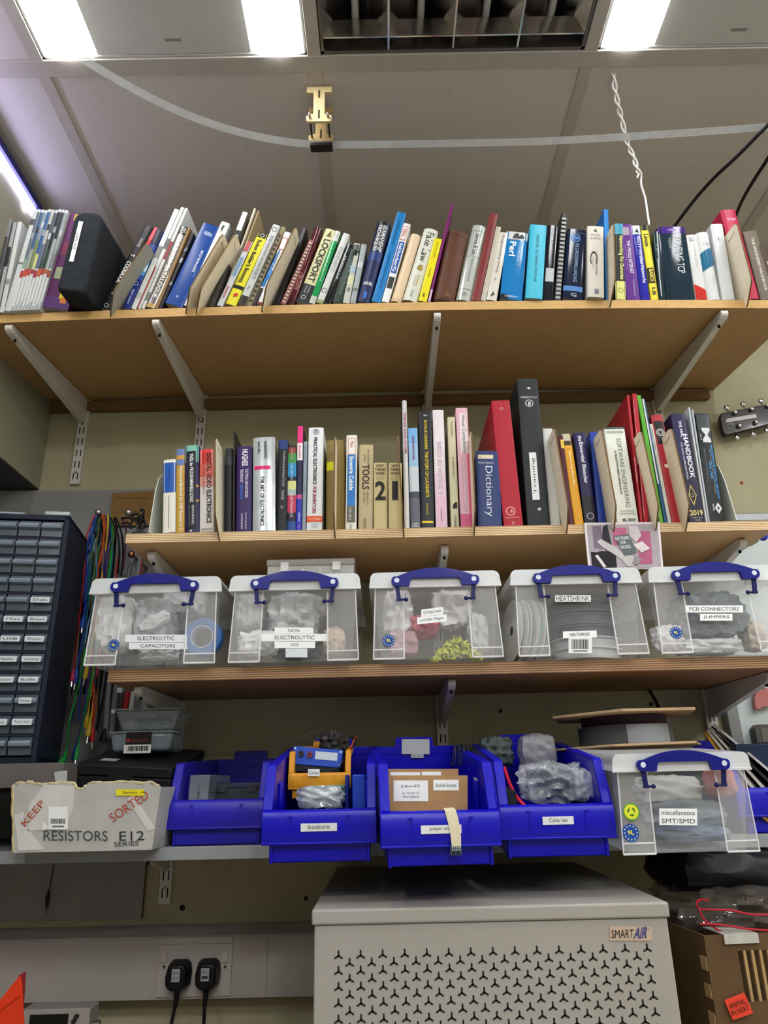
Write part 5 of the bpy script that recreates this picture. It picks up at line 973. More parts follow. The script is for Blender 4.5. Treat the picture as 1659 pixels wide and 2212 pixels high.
# cable tie bin contents
bag(1190, 1690, 1.33, 150, 90, .12, M('#c6ccd1', .06, var=.3, scale=34, bump=1.0, alpha=.34, spec=1.0, coat=1.0), 'large shiny clear bag of cable ties in the cable tie bin', 41, .5, 1.7, grp='plastic bags in the blue bins', n=64)
root = empty('cable_ties', AT(1190, 1700, 1.34)); tag(root, 'bundle of dark cable ties inside the large shiny bag', 'cable ties', kind='stuff')
b = B(); rnd = random.Random(9)
for k in range(34):
    o0 = Vector((rnd.uniform(-.03, .0), rnd.uniform(-.03, .03), rnd.uniform(-.004, .03))); d_ = Vector((.062, rnd.uniform(-.01, .01), -.04+rnd.uniform(-.006, .006)))
    b.tube([o0, o0+d_*.5+Vector((0, 0, .004)), o0+d_], .0016, M('#34424c', .35, var=.1), 5)
b.build('tie_strips', root)
bag(1160, 1625, 1.44, 85, 80, .06, clear('#8f8f92', .6, .3, bump=.4), 'hazy grey bag standing at the back of the cable tie bin', 42, .2, grp='plastic bags in the blue bins')
bag(1072, 1625, 1.46, 80, 70, .06, M('#46504e', .5, var=.5, scale=70, bump=.5, alpha=.9), 'dark bag of fine bristly ties at the back left of the cable tie bin', 43, .35, grp='plastic bags in the blue bins')
bag(1255, 1695, 1.30, 50, 70, .07, clear('#d9dde2', .4, .1, bump=.6), 'clear bag corner at the right of the cable tie bin', 44, .22, grp='plastic bags in the blue bins')
p = AT(1098, 1715, 1.30); b = B(); b.box(-.022, .006, 0, .16, 0, .075, M('#202226', .8, var=.3, scale=90)); o = b.build('foam_block'); o.location = (p.x, 1.262, 1.206); o.rotation_euler = (TL, 0, 0); tag(o, 'black foam block at the left of the cable tie bin', 'foam')
wire([(1090, 1659, 1.40), (1100, 1690, 1.32), (1115, 1720, 1.27), (1134, 1742, 1.245)], .003, '#c22438', 'red strip edging the black foam in the cable tie bin', 'edging_strip', cat='strip')

# ------------------------------------------------------------------ small clear box on the right, with reels on its lid
YC = 1.215; p = AT(1462, 1660, YC)
sb = storage_box(p.x+.002, YC, 1.1865, 'smaller clear storage box labelled miscellaneous at the right end of the grey shelf', s=.875, yaw=.04, tilt=.075, grp=None)
Ti = (Matrix.Translation(sb.location) @ sb.rotation_euler.to_matrix().to_4x4()).inverted()
YQ = YC-.006
sticker(sb, 1424, 1747, 1506, 1783, YQ, 'miscellaneous\nSMT/SMD', inv=Ti, mx=.06, my=.22, skew=-1)
round_sticker(sb, 1362.5, 1799, .0125, YQ-.004, inv=Ti)
b = B(Ti); q = AT(1363.5, 1753.5, YQ-.004)
b.cyl((q.x, q.y, q.z), (q.x, q.y-.0006, q.z), .0125, M('#4a9a3a', .4, var=.02), n=26); b.cyl((q.x, q.y-.0005, q.z), (q.x, q.y-.0009, q.z), .0108, M('#d3d839', .4, var=.02), n=26)
for k in range(3):
    t = 2*math.pi*k/3+.5; c = Vector((q.x+.0048*math.cos(t), q.y-.0011, q.z+.0048*math.sin(t))); d_ = Vector((-math.sin(t), 0, math.cos(t))); e_ = Vector((math.cos(t), 0, math.sin(t)))
    b.add([c-d_*.003-e_*.001, c+d_*.001-e_*.001, c+d_*.001+e_*.001, c-d_*.003+e_*.001], [(0, 1, 2, 3)], M('#2d6a2a', .5, var=0)); b.add([c+d_*.001-e_*.0024, c+d_*.004, c+d_*.001+e_*.0024], [(0, 1, 2)], M('#2d6a2a', .5, var=0))
b.build('round_sticker', sb, smooth=False)
for k, (px, py, w_, h_, Y, m, lab) in enumerate(((1440, 1705, 150, 60, 1.33, M('#d6d9d6', .5, var=.06, alpha=.9), 'white folded paper sheet under the lid of the smaller clear box'), (1470, 1760, 190, 70, 1.32, M('#848d97', .4, var=.25, scale=30, alpha=.9), 'grey antistatic bag filling the lower half of the smaller clear box'),
       (1555, 1690, 50, 60, 1.30, M('#d38a86', .5, var=.2, alpha=.8), 'pink bag at the right end of the smaller clear box'), (1490, 1800, 170, 34, 1.29, M('#6d7d92', .4, var=.3, scale=30), 'blue grey bag at the bottom of the smaller clear box'))):
    bag(px, py, Y, w_, h_, .08, m, lab, 50+k, .25, 1.8, grp='bags inside the smaller clear box')
# cardboard wheel reel on the lid
zl = 1.1865+.168*.875+.035
zl = AT(1380, 1615, 1.33).z
root = empty('cardboard_reel', (AT(1330, 1600, 1.47).x+.02, 1.47, zl+.004), (0, -.02, -.12)); tag(root, 'flat cardboard reel with grey core lying on the smaller clear box', 'reel')
kr = M('#a88f6c', .7, var=.08, scale=30)
def hexplate(z0, z1, r, b, m, ph=.2, n=6): b.prism([(r*math.cos(ph+2*math.pi*k/n), r*math.sin(ph+2*math.pi*k/n)) for k in range(n)], 'z', z0, z1, m)
b = B(); hexplate(0, .004, .150, b, kr); b.build('lower_flange', root, bevel=.001)
b = B(); b.cyl((0, 0, .004), (0, 0, .040), .088, M('#4b4e50', .6, var=.06), n=44); b.cyl((0, 0, .040), (0, 0, .058), .080, M('#33242c', .7, var=.06), n=44); b.build('core', root)
b = B(); b.add([(.0888*math.cos(t), .0888*math.sin(t), z) for z in (.006, .039) for t in [math.radians(-98+6*k) for k in range(11)]], [(k, k+1, 12+k, 11+k) for k in range(10)], M('#8d9399', .5, var=.03)); b.build('label', root)
b = B(); hexplate(.058, .063, .148, b, kr, .35); b.build('upper_flange', root, bevel=.001)
b = B(); b.ring((.01, .02, .068), (0, 0, 1), .055, .02, .009, M('#26262a', .5), 30); o = b.build('wire_coil', root)
# leaning magazines, blue bin and clutter at the far right
mgz = [('#d8d4c8', 'cream'), ('#3a3630', 'dark'), ('#c9c4b4', 'beige'), ('#e2e0d8', 'white'), ('#d09a3a', 'orange')]
MW = ['white leaning magazine nearest the whiteboard right of the smaller clear box', 'second leaning magazine, dark, right of the smaller clear box', 'third leaning magazine, beige, right of the smaller clear box', 'fourth leaning magazine, pale, right of the smaller clear box', 'orange leaning magazine nearest the smaller clear box']
for k in range(5):
    c = [mgz[3], mgz[1], mgz[2], mgz[0], mgz[4]][k]
    A = AT(1540-5*k, 1566+4*k, 1.60); Bq = AT(1700-14*k, 1700+16*k, 1.40); L = (Bq-A).length; d_ = (Bq-A).normalized()
    b = B(); n_ = Vector((.6, 0, .8)); nn = (n_-d_*n_.dot(d_)).normalized(); u = nn.cross(d_)
    v = [A, Bq, Bq+u*.16, A+u*.16]; v += [x+nn*.0045 for x in v]
    b.add(v, [(0, 3, 2, 1), (4, 5, 6, 7), (0, 1, 5, 4), (1, 2, 6, 5), (2, 3, 7, 6), (3, 0, 4, 7)], M(c[0], .5, var=.08)); o = b.build('magazine', smooth=False); tag(o, MW[k], 'magazine', 'leaning magazines at the right end of the grey shelf')
bin5 = bin_(1740, 1750, 1.40, Z4+.0006, 'blue bin at the right edge of the photo behind the leaning magazines', 0, M('#1d1aa8', .3, var=.05), w=.24)
b = B(); b.box(-.05, .07, 0, .03, 0, .10, M('#1c2a44', .4, var=.3, scale=30)); o = b.build('dark_box', bevel=.003); p = AT(1640, 1650, 1.52); o.location = (p.x, 1.50, 1.255); tag(o, 'dark blue box between the smaller clear box and the blue bin', 'box')
p = AT(1655, 1600, 1.70); b = B(); b.prism([(-.03, -.03), (.08, -.03), (.08, .035), (-.022, .035), (-.03, .027)], 'y', 0, .025, M('#55524e', .5, var=.05)); b.box(-.018, .08, -.001, 0, -.02, .028, M('#6d6862', .5)); o = b.build('whiteboard_eraser', bevel=.002); o.location = (p.x+.01, 1.70, p.z); tag(o, 'grey brown eraser shaped block against the whiteboard at the right edge', 'eraser')
p = AT(1655, 1622, 1.62); b = B(); b.prism([(-.04, -.03), (.09, -.05), (.09, .03), (.03, .032), (-.03, .026)], 'y', 0, .05, M('#141416', .6, var=.2)); o = b.build('black_pouch', bevel=.006); o.location = (p.x+.015, 1.62, p.z-.01); tag(o, 'black pouch under the whiteboard at the right edge', 'pouch')
# ------------------------------------------------------------------ bottom shelf, left: resistor box, black case, clear packs
YR = 1.345; pz = Z4+.0006
bl = AT(30, 1840, YR); br = AT(328, 1836, YR)
root = empty('cardboard_box', ((bl.x+br.x)/2, YR, pz)); tag(root, 'battered whitish cardboard box marked RESISTORS E12 SERIES on the grey shelf', 'box')
T = Matrix.Translation(-Vector(root.location))
cw = M('#aaa9a3', .65, var=.10, scale=18, bump=.5); cin = M('#a39a80', .8, var=.12, scale=20)
tops = [(26, 1700), (34, 1693), (60, 1690), (90, 1694), (118, 1692), (128, 1689), (160, 1692), (166, 1702), (176, 1704), (190, 1694), (205, 1690), (240, 1691), (270, 1688), (300, 1690), (330, 1690), (348, 1700)]
dz = pz-bl.z; half = (br.x-bl.x)/2
def bxp(px, py): p = AT(px, py, YR); return (p.x, p.z+dz*0)
poly = [(bl.x, pz), (br.x, pz)]+[bxp(*q) for q in tops[::-1]]
b = B(T); b.prism(poly, 'y', YR, YR+.004, cw); b.build('front_panel', root)
tl = bxp(26, 1700); tr = bxp(348, 1700)
b = B(T); b.add([(br.x, YR+.004, pz), (br.x, YR+.21, pz), (tr[0]+.01, YR+.21, tr[1]), (tr[0], YR+.004, tr[1]), (br.x-.004, YR+.004, pz), (br.x-.004, YR+.21, pz), (tr[0]+.006, YR+.21, tr[1]), (tr[0]-.004, YR+.004, tr[1])], [(0, 1, 2, 3), (7, 6, 5, 4), (0, 4, 5, 1), (1, 5, 6, 2), (2, 6, 7, 3), (3, 7, 4, 0)], cw); b.build('side_panel', root)
b = B(T); b.add([(bl.x, YR+.004, pz), (bl.x, YR+.21, pz), (tl[0], YR+.21, tl[1]+.006), (tl[0], YR+.004, tl[1]), (bl.x+.004, YR+.004, pz), (bl.x+.004, YR+.21, pz), (tl[0]+.004, YR+.21, tl[1]+.006), (tl[0]+.004, YR+.004, tl[1])], [(0, 1, 2, 3), (7, 6, 5, 4), (0, 4, 5, 1), (1, 5, 6, 2), (2, 6, 7, 3), (3, 7, 4, 0)], cw); b.build('side_panel', root)
b = B(T); b.box(bl.x, br.x, YR+.21, YR+.214, pz, tl[1]+.01, cin); b.box(bl.x, br.x, YR+.004, YR+.21, pz, pz+.004, cin); b.build('back_panel', root)
# torn top edge: crumpled liner strips
b = B(T); rnd = random.Random(3); pts = []
for i in range(len(tops)-1):
    for k in range(4):
        u = k/4; x = tops[i][0]+(tops[i+1][0]-tops[i][0])*u; y = tops[i][1]+(tops[i+1][1]-tops[i][1])*u+rnd.uniform(-1.6, 1.6); pts.append(bxp(x, y))
b.tube([(x, YR+.0015+rnd.uniform(-.0012, .0012), z) for x, z in pts], [.0016+rnd.random()*.0016 for _ in pts], M('#c2b58e', .8, var=.25, scale=60), 6)
e = [bxp(27, 1700+k*14) for k in range(11)]; b.tube([(x+rnd.uniform(-.001, .001), YR+.001, z) for x, z in e], [.0018+rnd.random()*.001 for _ in e], M('#b3a476', .8, var=.25, scale=60), 6)
b.build('torn_edge', root)
# peeling tape and crease facets
tp = M('#c3c2bd', .3, var=.06, bump=.3, scale=30)
for pts_, nm in (([(95, 1695), (160, 1698), (158, 1745), (140, 1790), (60, 1795), (62, 1740)], 'tape'), ([(275, 1725), (290, 1718), (335, 1790), (318, 1795)], 'tape'), ([(30, 1760), (50, 1754), (60, 1790), (95, 1835), (40, 1838)], 'tape')):
    b = plate(pts_, YR-.0008, .0007, tp, T=T); b.build(nm, root, smooth=False)
b = plate([(92, 1775), (104, 1788), (92, 1794)], YR-.0014, .0006, M('#e0dfd8', .5), T=T); b.build('tape', root, smooth=False)
YT = YR-.0018
def hand(s, x0, y0, x1, y1, hpx, c, dxu=0.0, Y=YT):
    """hand lettering along the line (x0,y0)-(x1,y1), hpx tall"""
    o = AT(x0, y0, Y); u = AT(x1, y1, Y)-o; L = math.hypot(x1-x0, y1-y0); nx, ny = (y1-y0)/L, -(x1-x0)/L
    v = AT(x0+nx*hpx+dxu, y0+ny*hpx, Y)-o; b.text(s, o, u, v, M(c, .6, var=0), False)
b = B(T)
hand('KEEP', 55, 1786, 98, 1736, 14, '#a2432e'); b.build('red_handwriting', root, smooth=False); b = B(T); hand('SORTED', 245, 1777, 324, 1722, 20, '#a5462f')
b.build('red_handwriting', root, smooth=False); b = B(T)
hand('RESISTORS', 94, 1816, 233, 1817, 22, '#3e4647'); hand('E12', 258, 1816, 312, 1815, 20, '#2c3032'); hand('SERIES', 247, 1829, 300, 1826, 10, '#2c3032')
b.build('black_handwriting', root, smooth=False)
sticker(root, 251, 1705, 312, 1719, YR-.0012, 'Resistors', c='#d9c91f', mx=.25, name='yellow_label', my=.28)
barcode(root, 105, 1742, 147, 1792, YR-.0018, n=12, frac=.22)
bagp = clear('#d0d4d2', .45, .2, bump=.3); b = plate([(117, 1668), (145, 1664), (144, 1692), (120, 1695)], YR+.012, .001, bagp); tag(b.build('plastic_sleeve', smooth=False), 'small clear plastic sleeve sticking out of the resistor box below the green plug', 'plastic sleeve')
# black case
root = empty('black_case', AT(152, 1692, 1.43), (.17, .06, 0)); root.location.z = 1.299; root.scale = (1, 1, .72); tag(root, 'black case lying behind the resistor box with clear packs on it', 'case')
bc = M('#17171a', .6, var=.15, scale=30); b = B(); b.box(0, .185, 0, .24, 0, .034, bc); b.build('base', root, bevel=.003)
b = B(); b.box(-.001, .186, -.001, .241, .0345, .062, bc); b.build('lid', root, bevel=.004)
b = B(); b.box(.03, .062, .05, .075, .0621, .0626, M('#a9aeb2', .5, var=.1, scale=120)); b.build('label', root)
b = B(); b.box(.07, .115, -.004, 0, .026, .044, M('#202024', .4)); b.build('latch', root)
b = B(); b.box(0, .08, 0, .18, 0, .085, bc); o = b.build('black_box', bevel=.004); o.location = (AT(395, 1690, 1.52).x-.03, 1.55, Z4+.001+.06); tag(o, 'black box standing at the right behind the black case', 'box')
o.scale = (1, 1, 1.25); o.location.z = Z4+.0006
root = empty('clear_pack', AT(303, 1622, 1.50)); root.location.z = 1.366; tag(root, 'clear plastic pack with black and white barcode label lying on the black case', 'pack')
cp = clear('#8f9ba3', .5, .15, bump=.2); b = B(); b.frus((-.056, .056, .0, .10, 0), (-.062, .062, -.004, .10, .034), cp); b.build('tray', root, bevel=.006, seg=3)
b = B(); b.box(-.064, .064, -.006, .104, .034, .038, clear('#b0bac0', .4, .15)); b.build('rim', root, bevel=.002)
b = B(); b.box(-.028, .022, -.0075, -.0065, .012, .036, M('#1d1517', .4, var=.1)); b.text('TERRACON', (-.02, -.0078, .017), (.034, 0, 0), (0, 0, .006), M('#7a3a34', .5, var=0)); b.box(-.026, -.020, -.0078, -.0074, .017, .023, M('#8a2c2c', .5)); b.box(-.03, .023, -.0085, -.0075, -.004, .012, M('#c9cbc6', .5))
for k in range(13): b.box(-.022+.0032*k, -.0205+.0032*k+.0006*(k % 3), -.0088, -.0085, .000, .0095, M('#222', .6, var=0))
b.build('card_label', root, smooth=False)
b = blob((0, .05, .018), (.10, .08, .03), M('#5b6268', .4, var=.4, scale=60, bump=.4), 61, .3); b.build('contents', root)
root = empty('clear_tub', AT(318, 1577, 1.52)); root.location.z = 1.4045; root.scale = (1, 1, .74); tag(root, 'empty looking clear tub stacked on the clear pack', 'tub')
b = B(); c = clear('#a9b4b6', .4, .15)
b.frus((-.052, .052, 0, .09, 0), (-.066, .066, -.012, .10, .056), c); b.build('tub', root, bevel=.008, seg=3)
b = B(); b.box(-.071, .071, -.016, .104, .056, .0595, clear('#c3cbcc', .5, .15)); b.ball((-.068, -.014, .052), .005, M('#c3cbcc', .3), 8); b.build('rim', root, bevel=.0015)
b = blob((0, .045, .022), (.08, .06, .04), M('#3e4246', .5, var=.4, scale=60, bump=.4), 62, .35); b.build('contents', root)

# ------------------------------------------------------------------ small parts drawer cabinet on its own shelf
root = empty('wall_shelf', (-.9, 1.36, 1.29)); tag(root, 'dark grey thick shelf under the drawer cabinet at the left edge', 'shelf')
b = B(); zt = AT(40, 1650, 1.38).z; zbm = AT(40, 1702, 1.36).z; T = Matrix.Translation(-Vector(root.location))
b = B(T); b.box(-1.3, -.575, 1.36, 1.735, zbm, zt, M('#5d5855', .6, var=.06)); b.build('board', root, bevel=.001)
b = B(T); b.box(-1.3, -.60, 1.375, 1.73, zbm-.018, zbm-.0005, M('#141416', .6)); b.build('edge_strip', root)
P0 = AT(77, 1646, 1.385); Pt = AT(150, 1114, 1.385); HC = Pt.z-P0.z
root = empty('drawer_cabinet', (P0.x, 1.385, zt+.0005), (0, 0, .165)); tag(root, 'navy small parts cabinet with rows of clear little drawers at the left edge', 'drawer cabinet')
nav = M('#141a2c', .5, var=.08); HC = Pt.z-zt; CW, CD = .235, .165
b = B(); b.box(-CW, 0, .01, CD, 0, .012, nav); b.box(-CW, 0, 0, CD, HC-.011, HC, nav); b.box(-.0095, 0, 0, CD, 0, HC, nav); b.box(-CW, -CW+.01, 0, CD, 0, HC, nav); b.box(-CW, 0, CD-.003, CD, 0, HC, nav)
rows, cols = 12, 5; rh = (HC-.022)/rows; cwid = (CW-.0195)/cols
for r in range(1, rows): b.box(-CW+.01, -.0095, .004, CD, .011+rh*r-.003, .011+rh*r+.003, nav)
for c_ in range(1, cols): b.box(-.0095-cwid*c_-.0012, -.0095-cwid*c_+.0012, .006, CD, .011, HC-.011, nav)
b.build('frame', root, bevel=.001)
dr = clear('#4d5964', .62, .3); lip = clear('#7d8b98', .7, .25)
words_ = {(6, 0): 'Bread', (6, 1): 'Misc', (7, 0): 'SMD breakout', (7, 1): 'USB', (8, 0): 'various', (8, 1): 'Header', (9, 0): 'Bulbs', (9, 1): 'Inductor', (10, 0): 'Fuses', (11, 0): 'Reed relay', (11, 1): 'Media', (5, 0): 'Dials'}
for r in range(rows):
    for c_ in range(cols):
        xb = -.0095-cwid*c_-.0018; xa = xb-cwid+.0036; z0 = HC-.011-rh*(r+1)+.0034; z1 = HC-.011-rh*r-.0034; zm = z0+(z1-z0)*.48
        d = B(); d.box(xa, xb, .003, .005, z0, z1, dr); d.box(xa, xa+.001, .005, CD-.01, z0, z1-.004, dr); d.box(xb-.001, xb, .005, CD-.01, z0, z1-.004, dr); d.box(xa, xb, .005, CD-.01, z0, z0+.001, dr)
        od = d.build('drawer', root, smooth=False)
        h = B(); h.prism([(.003, zm), (-.007, zm+.001), (-.008, zm+.0055), (-.005, zm+.010), (.003, zm+.011)], 'x', xa+.001, xb-.001, lip); h.build('handle', od, smooth=False)
        if (r+1, c_) in words_:
            l = B(); xm = (xa+xb)/2; w_ = .017 if words_[(r+1, c_)] != 'Fuses' else .011; l.box(xm-w_, xm+w_, -.0088, -.0080, zm-.001, zm+.010, M('#c3c8cc', .5, var=.02)); l.text(words_[(r+1, c_)], (xm-w_*.75, -.009, zm+.002), (w_*1.5, 0, 0), (0, 0, .005), M('#2c3034', .6, var=0)); l.build('label', od, smooth=False)
# loose clear drawers on the cabinet
for k, (px, py, w_, h_, lab) in enumerate(((30, 1112, .075, .028, 'loose clear drawer lying on the cabinet at the left edge'), (140, 1112, .048, .026, 'smaller loose clear drawer at the right end of the cabinet top'), (75, 1114, .05, .018, 'low hazy clear drawer between the two others on the cabinet top'))):
    p = AT(px, py, 1.46); c = clear('#bcc6c9', .42, .2); b = B(); zz = 0
    b.box(-w_/2, w_/2, 0, .0015, 0, h_, c); b.box(-w_/2, w_/2, 0, .07, 0, .0015, c); b.box(-w_/2, -w_/2+.0015, 0, .07, 0, h_*.8, c); b.box(w_/2-.0015, w_/2, 0, .07, 0, h_*.8, c); b.box(-w_/2, w_/2, .0685, .07, 0, h_*.8, c)
    b.prism([(0, h_*.55), (-.010, h_*.6), (-.010, h_*.85), (0, h_)], 'x', -w_/2, w_/2, c)
    o = b.build('loose_drawer', smooth=False); o.location = (p.x, 1.43+.03*(k == 2), zt+.0005+HC+.0003); o.rotation_euler = (0, 0, .165); tag(o, lab, 'drawer', 'loose clear drawers on the cabinet')
# ------------------------------------------------------------------ cables on pegs
YP = 1.62
b = plate([(243, 1065), (345, 1060), (345, 1135), (236, 1135)], 1.728, .004, M('#8a6a3e', .7, var=.08, scale=25)); 
b.text('keep cables tidy', AT(252, 1079, 1.7275), AT(325, 1079, 1.7275)-AT(252, 1079, 1.7275), AT(252, 1073, 1.7275)-AT(252, 1079, 1.7275), M('#5f3a22', .7, var=0)); b.text('on the hooks', AT(248, 1108, 1.7275), AT(300, 1108, 1.7275)-AT(248, 1108, 1.7275), AT(248, 1103, 1.7275)-AT(248, 1108, 1.7275), M('#5f3a22', .7, var=0))
tag(b.build('wooden_plaque', smooth=False), 'brown wooden plaque with faint writing behind the pegs', 'plaque')
def peg(px, py, r, c, lab, metal=.9):
    p = AT(px, py, YP); root = empty('wall_peg', p); tag(root, lab, 'peg', 'pegs holding the cables')
    m = M(c, .25, metal=metal, var=.05); b = B(); b.ball((0, 0, 0), r, m, 18, (1, .8, 1)); b.build('knob', root)
    b = B(); b.cyl((0, 0, 0), (0, YW-.013-YP, 0), .0035, M('#77756f', .35, metal=.8), n=10); b.build('stem', root)
peg(212, 1107, .0085, '#a9a9a6', 'round silver peg nearest the drawer cabinet with test leads hanging from it'); peg(277, 1107, .0085, '#b3b1aa', 'round silver peg in front of the wooden plaque')
peg(284, 1198, .0085, '#8a5a42', 'round copper coloured peg under the left end of the middle shelf')
LEAD = {'red': '#b3262e', 'blue': '#1f3f9c', 'green': '#1d8f3c', 'yellow': '#c9a92c', 'orange': '#b8551f', 'black': '#121216', 'teal': '#1f5f6a', 'sky': '#5f8fc0', 'olive': '#4d5a32', 'violet': '#3a2a72', 'grey': '#6b6b6a', 'purple': '#4a2238'}
def lead(c, pts, Y=1.61, r=.0016, lab=None, clip=None, grp=None):
    P = [(x, y, Y-.010*math.sin(i*1.3+x)) for i, (x, y) in enumerate(pts)]
    lab = lab or 'thin %s test lead hanging among the cables beside the drawer cabinet' % c
    o = wire(P, r, LEAD[c], lab, 'test_lead', grp or ('%s test leads' % c), gl=.4, n=6, cat='test lead')
    if clip:
        x, y = pts[-1]; x1, y1 = pts[-2]; A = AT(x, y, P[-1][2]); D_ = (A-AT(x1, y1, P[-2][2])).normalized(); b = B(); cm = M(LEAD[clip] if clip in LEAD else clip, .45, var=.05)
        b.tube([A-D_*.004, A+D_*.006, A+D_*.02, A+D_*.026], [.0025, .0048, .0056, .004], cm, 8); b.build('clip_boot', o)
        b = B(); b.cyl(A+D_*.026, A+D_*.040, .0022, M('#a8a8a4', .3, metal=.9), n=8); b.build('clip_jaw', o)
    return o
lead('red', [(205, 1113), (187, 1160), (182, 1235), (172, 1330), (163, 1410), (158, 1450)], clip='#b81f4a', lab='red test lead nearest the drawer cabinet ending in a pink red clip')
lead('blue', [(206, 1115), (191, 1165), (186, 1240), (180, 1290), (182, 1300)], clip='blue', lab='blue test lead ending in a blue clip at the height of the first storage box')
lead('blue', [(208, 1115), (196, 1170), (191, 1260), (182, 1320), (180, 1335)], clip='blue', lab='second blue test lead with a clip below the first one')
lead('blue', [(200, 1160), (190, 1230), (184, 1330), (174, 1400), (166, 1450)], clip='blue', lab='long blue test lead ending in a blue clip beside the pink red clip')
for pts in ([(210, 1116), (199, 1160), (193, 1225), (189, 1290)], [(212, 1117), (203, 1165), (196, 1240), (188, 1330), (182, 1400)], [(237, 1116), (240, 1150), (243, 1200), (236, 1260)]): lead('teal', pts)
for pts in ([(214, 1116), (205, 1150), (199, 1195), (192, 1215)], [(238, 1118), (246, 1150), (243, 1180), (240, 1215)], [(216, 1116), (208, 1180), (200, 1270), (194, 1370)]): lead('olive', pts)
lead('sky', [(199, 1170), (207, 1200), (209, 1245), (203, 1300), (190, 1350), (184, 1390)], lab='thin pale blue test lead crossing the others')
lead('orange', [(222, 1112), (228, 1135), (223, 1175), (213, 1240), (205, 1320), (200, 1390), (204, 1440)], r=.002); lead('orange', [(220, 1113), (225, 1150), (216, 1200), (208, 1260), (202, 1350)], r=.002)
lead('red', [(224, 1112), (224, 1170), (210, 1250), (203, 1340), (199, 1430), (203, 1500), (200, 1575)], clip='red', lab='long red test lead hanging down to the black case'); lead('red', [(256, 1200), (250, 1240), (246, 1280), (216, 1400), (210, 1460)], lab='red test lead behind the first storage box')
lead('yellow', [(233, 1111), (233, 1140), (228, 1190), (221, 1240), (210, 1330), (196, 1400), (188, 1440)], r=.0021, clip='yellow', lab='thick yellow test lead starting at the first peg'); lead('yellow', [(204, 1440), (197, 1500), (190, 1545)], r=.0022, clip='yellow', lab='yellow test lead ending in a yellow clip above the black case'); lead('yellow', [(204, 1490), (200, 1530), (194, 1565)], r=.0022, lab='short yellow test lead right of the yellow clip', clip='yellow')
lead('violet', [(236, 1113), (235, 1160), (228, 1225), (217, 1290), (206, 1390), (190, 1470), (176, 1560), (164, 1615)], clip='blue', lab='long violet test lead ending at the black case'); lead('violet', [(230, 1113), (229, 1170), (222, 1240), (214, 1300), (202, 1400)], lab='violet test lead behind the yellow one')
lead('green', [(240, 1114), (244, 1150), (239, 1210), (228, 1290), (212, 1385), (196, 1480), (178, 1560), (168, 1615)], r=.0021, clip='green', lab='long bright green test lead ending at the black case')
lead('green', [(184, 1400), (176, 1450), (160, 1520), (149, 1560), (145, 1610), (141, 1632)], r=.0018, lab='green test lead curving out to a bent green banana plug')
root = empty('banana_plug', AT(128, 1650, 1.55)); tag(root, 'bent bright green banana plug above the resistor box', 'plug'); T = Matrix.Translation(-Vector(root.location))
b = B(T); b.tube([AT(142, 1625, 1.57), AT(139, 1637, 1.56), AT(135, 1646, 1.55)], [.003, .0042, .0048], M(LEAD['green'], .4), 10); b.build('boot', root)
b = B(T); b.tube([AT(137, 1642, 1.55), AT(129, 1648, 1.55), AT(126, 1656, 1.55), AT(124, 1664, 1.55)], [.006, .0072, .0066, .0056], M(LEAD['green'], .4), 10); b.build('body', root, bevel=.001)
for pts in ([(246, 1118), (254, 1150), (258, 1190), (254, 1240)], [(250, 1118), (262, 1150), (266, 1195), (262, 1245)], [(240, 1118), (250, 1155), (246, 1210), (240, 1260)], [(214, 1116), (205, 1140), (207, 1160)], [(226, 1114), (218, 1200), (212, 1290), (206, 1380), (200, 1470), (195, 1550)]): lead('black', pts, r=.0024)
lead('purple', [(262, 1118), (272, 1145), (270, 1185), (266, 1230)], r=.0022, lab='dull purple lead right of the black ones')
rnd = random.Random(21); CY = ['black', 'black', 'blue', 'black', 'teal', 'olive', 'black', 'green', 'violet', 'black', 'grey', 'orange', 'black', 'yellow', 'blue', 'black', 'red', 'black', 'grey', 'black']
for k in range(20):
    x0 = 206+2.6*k; x = 190+3.2*k+rnd.uniform(-4, 4); pts = [(213+1.4*k*.8, 1112), (x0-6+rnd.uniform(-3, 3), 1150)]
    for y in range(1200, 1450+int(rnd.uniform(0, 150)), 60): x -= 4.6+rnd.uniform(-3, 4); pts.append((x, y))
    lead(CY[k], pts, Y=1.645, r=.0022 if CY[k] == 'black' else .0016)
# flat grey and black mains leads further right, hanging behind the shelves
for k, (pts, c, r, lab) in enumerate((([(300, 1130), (292, 1200), (286, 1260)], '#78787a', .006, 'broad grey cable nearest the copper peg'), ([(300, 1140), (278, 1240), (250, 1400), (236, 1480), (228, 1590)], '#77777a', .0065, 'broad grey cable, leftmost of the pair under the storage box shelf'),
      ([(310, 1150), (290, 1260), (262, 1400), (252, 1480), (240, 1595)], '#6d6d70', .0065, 'broad grey cable, right one of the pair under the storage box shelf'), ([(306, 1190), (300, 1230), (296, 1260)], '#8b8b8c', .004, 'pale grey cable under the left bracket of the middle shelf'),
      ([(309, 1192), (305, 1225), (301, 1260)], '#8a2430', .0022, 'dark red cable under the left bracket of the middle shelf'), ([(246, 1440), (238, 1500), (230, 1560), (216, 1600)], '#101013', .003, 'black cable running between the two broad grey ones'), ([(232, 1440), (224, 1500), (212, 1560), (206, 1600)], '#101013', .003, 'black cable left of the broad grey pair'),
      ([(258, 1440), (250, 1500), (244, 1550), (228, 1585), (224, 1605)], '#18181b', .0026, 'black cable bending into a moulded plug above the black case'), ([(290, 1150), (284, 1175), (300, 1190)], '#241a30', .004, 'dark violet cable end behind the middle shelf'))):
    wire([(x, y, 1.665) for x, y in pts], r, c, lab, 'cable', cat='cable')
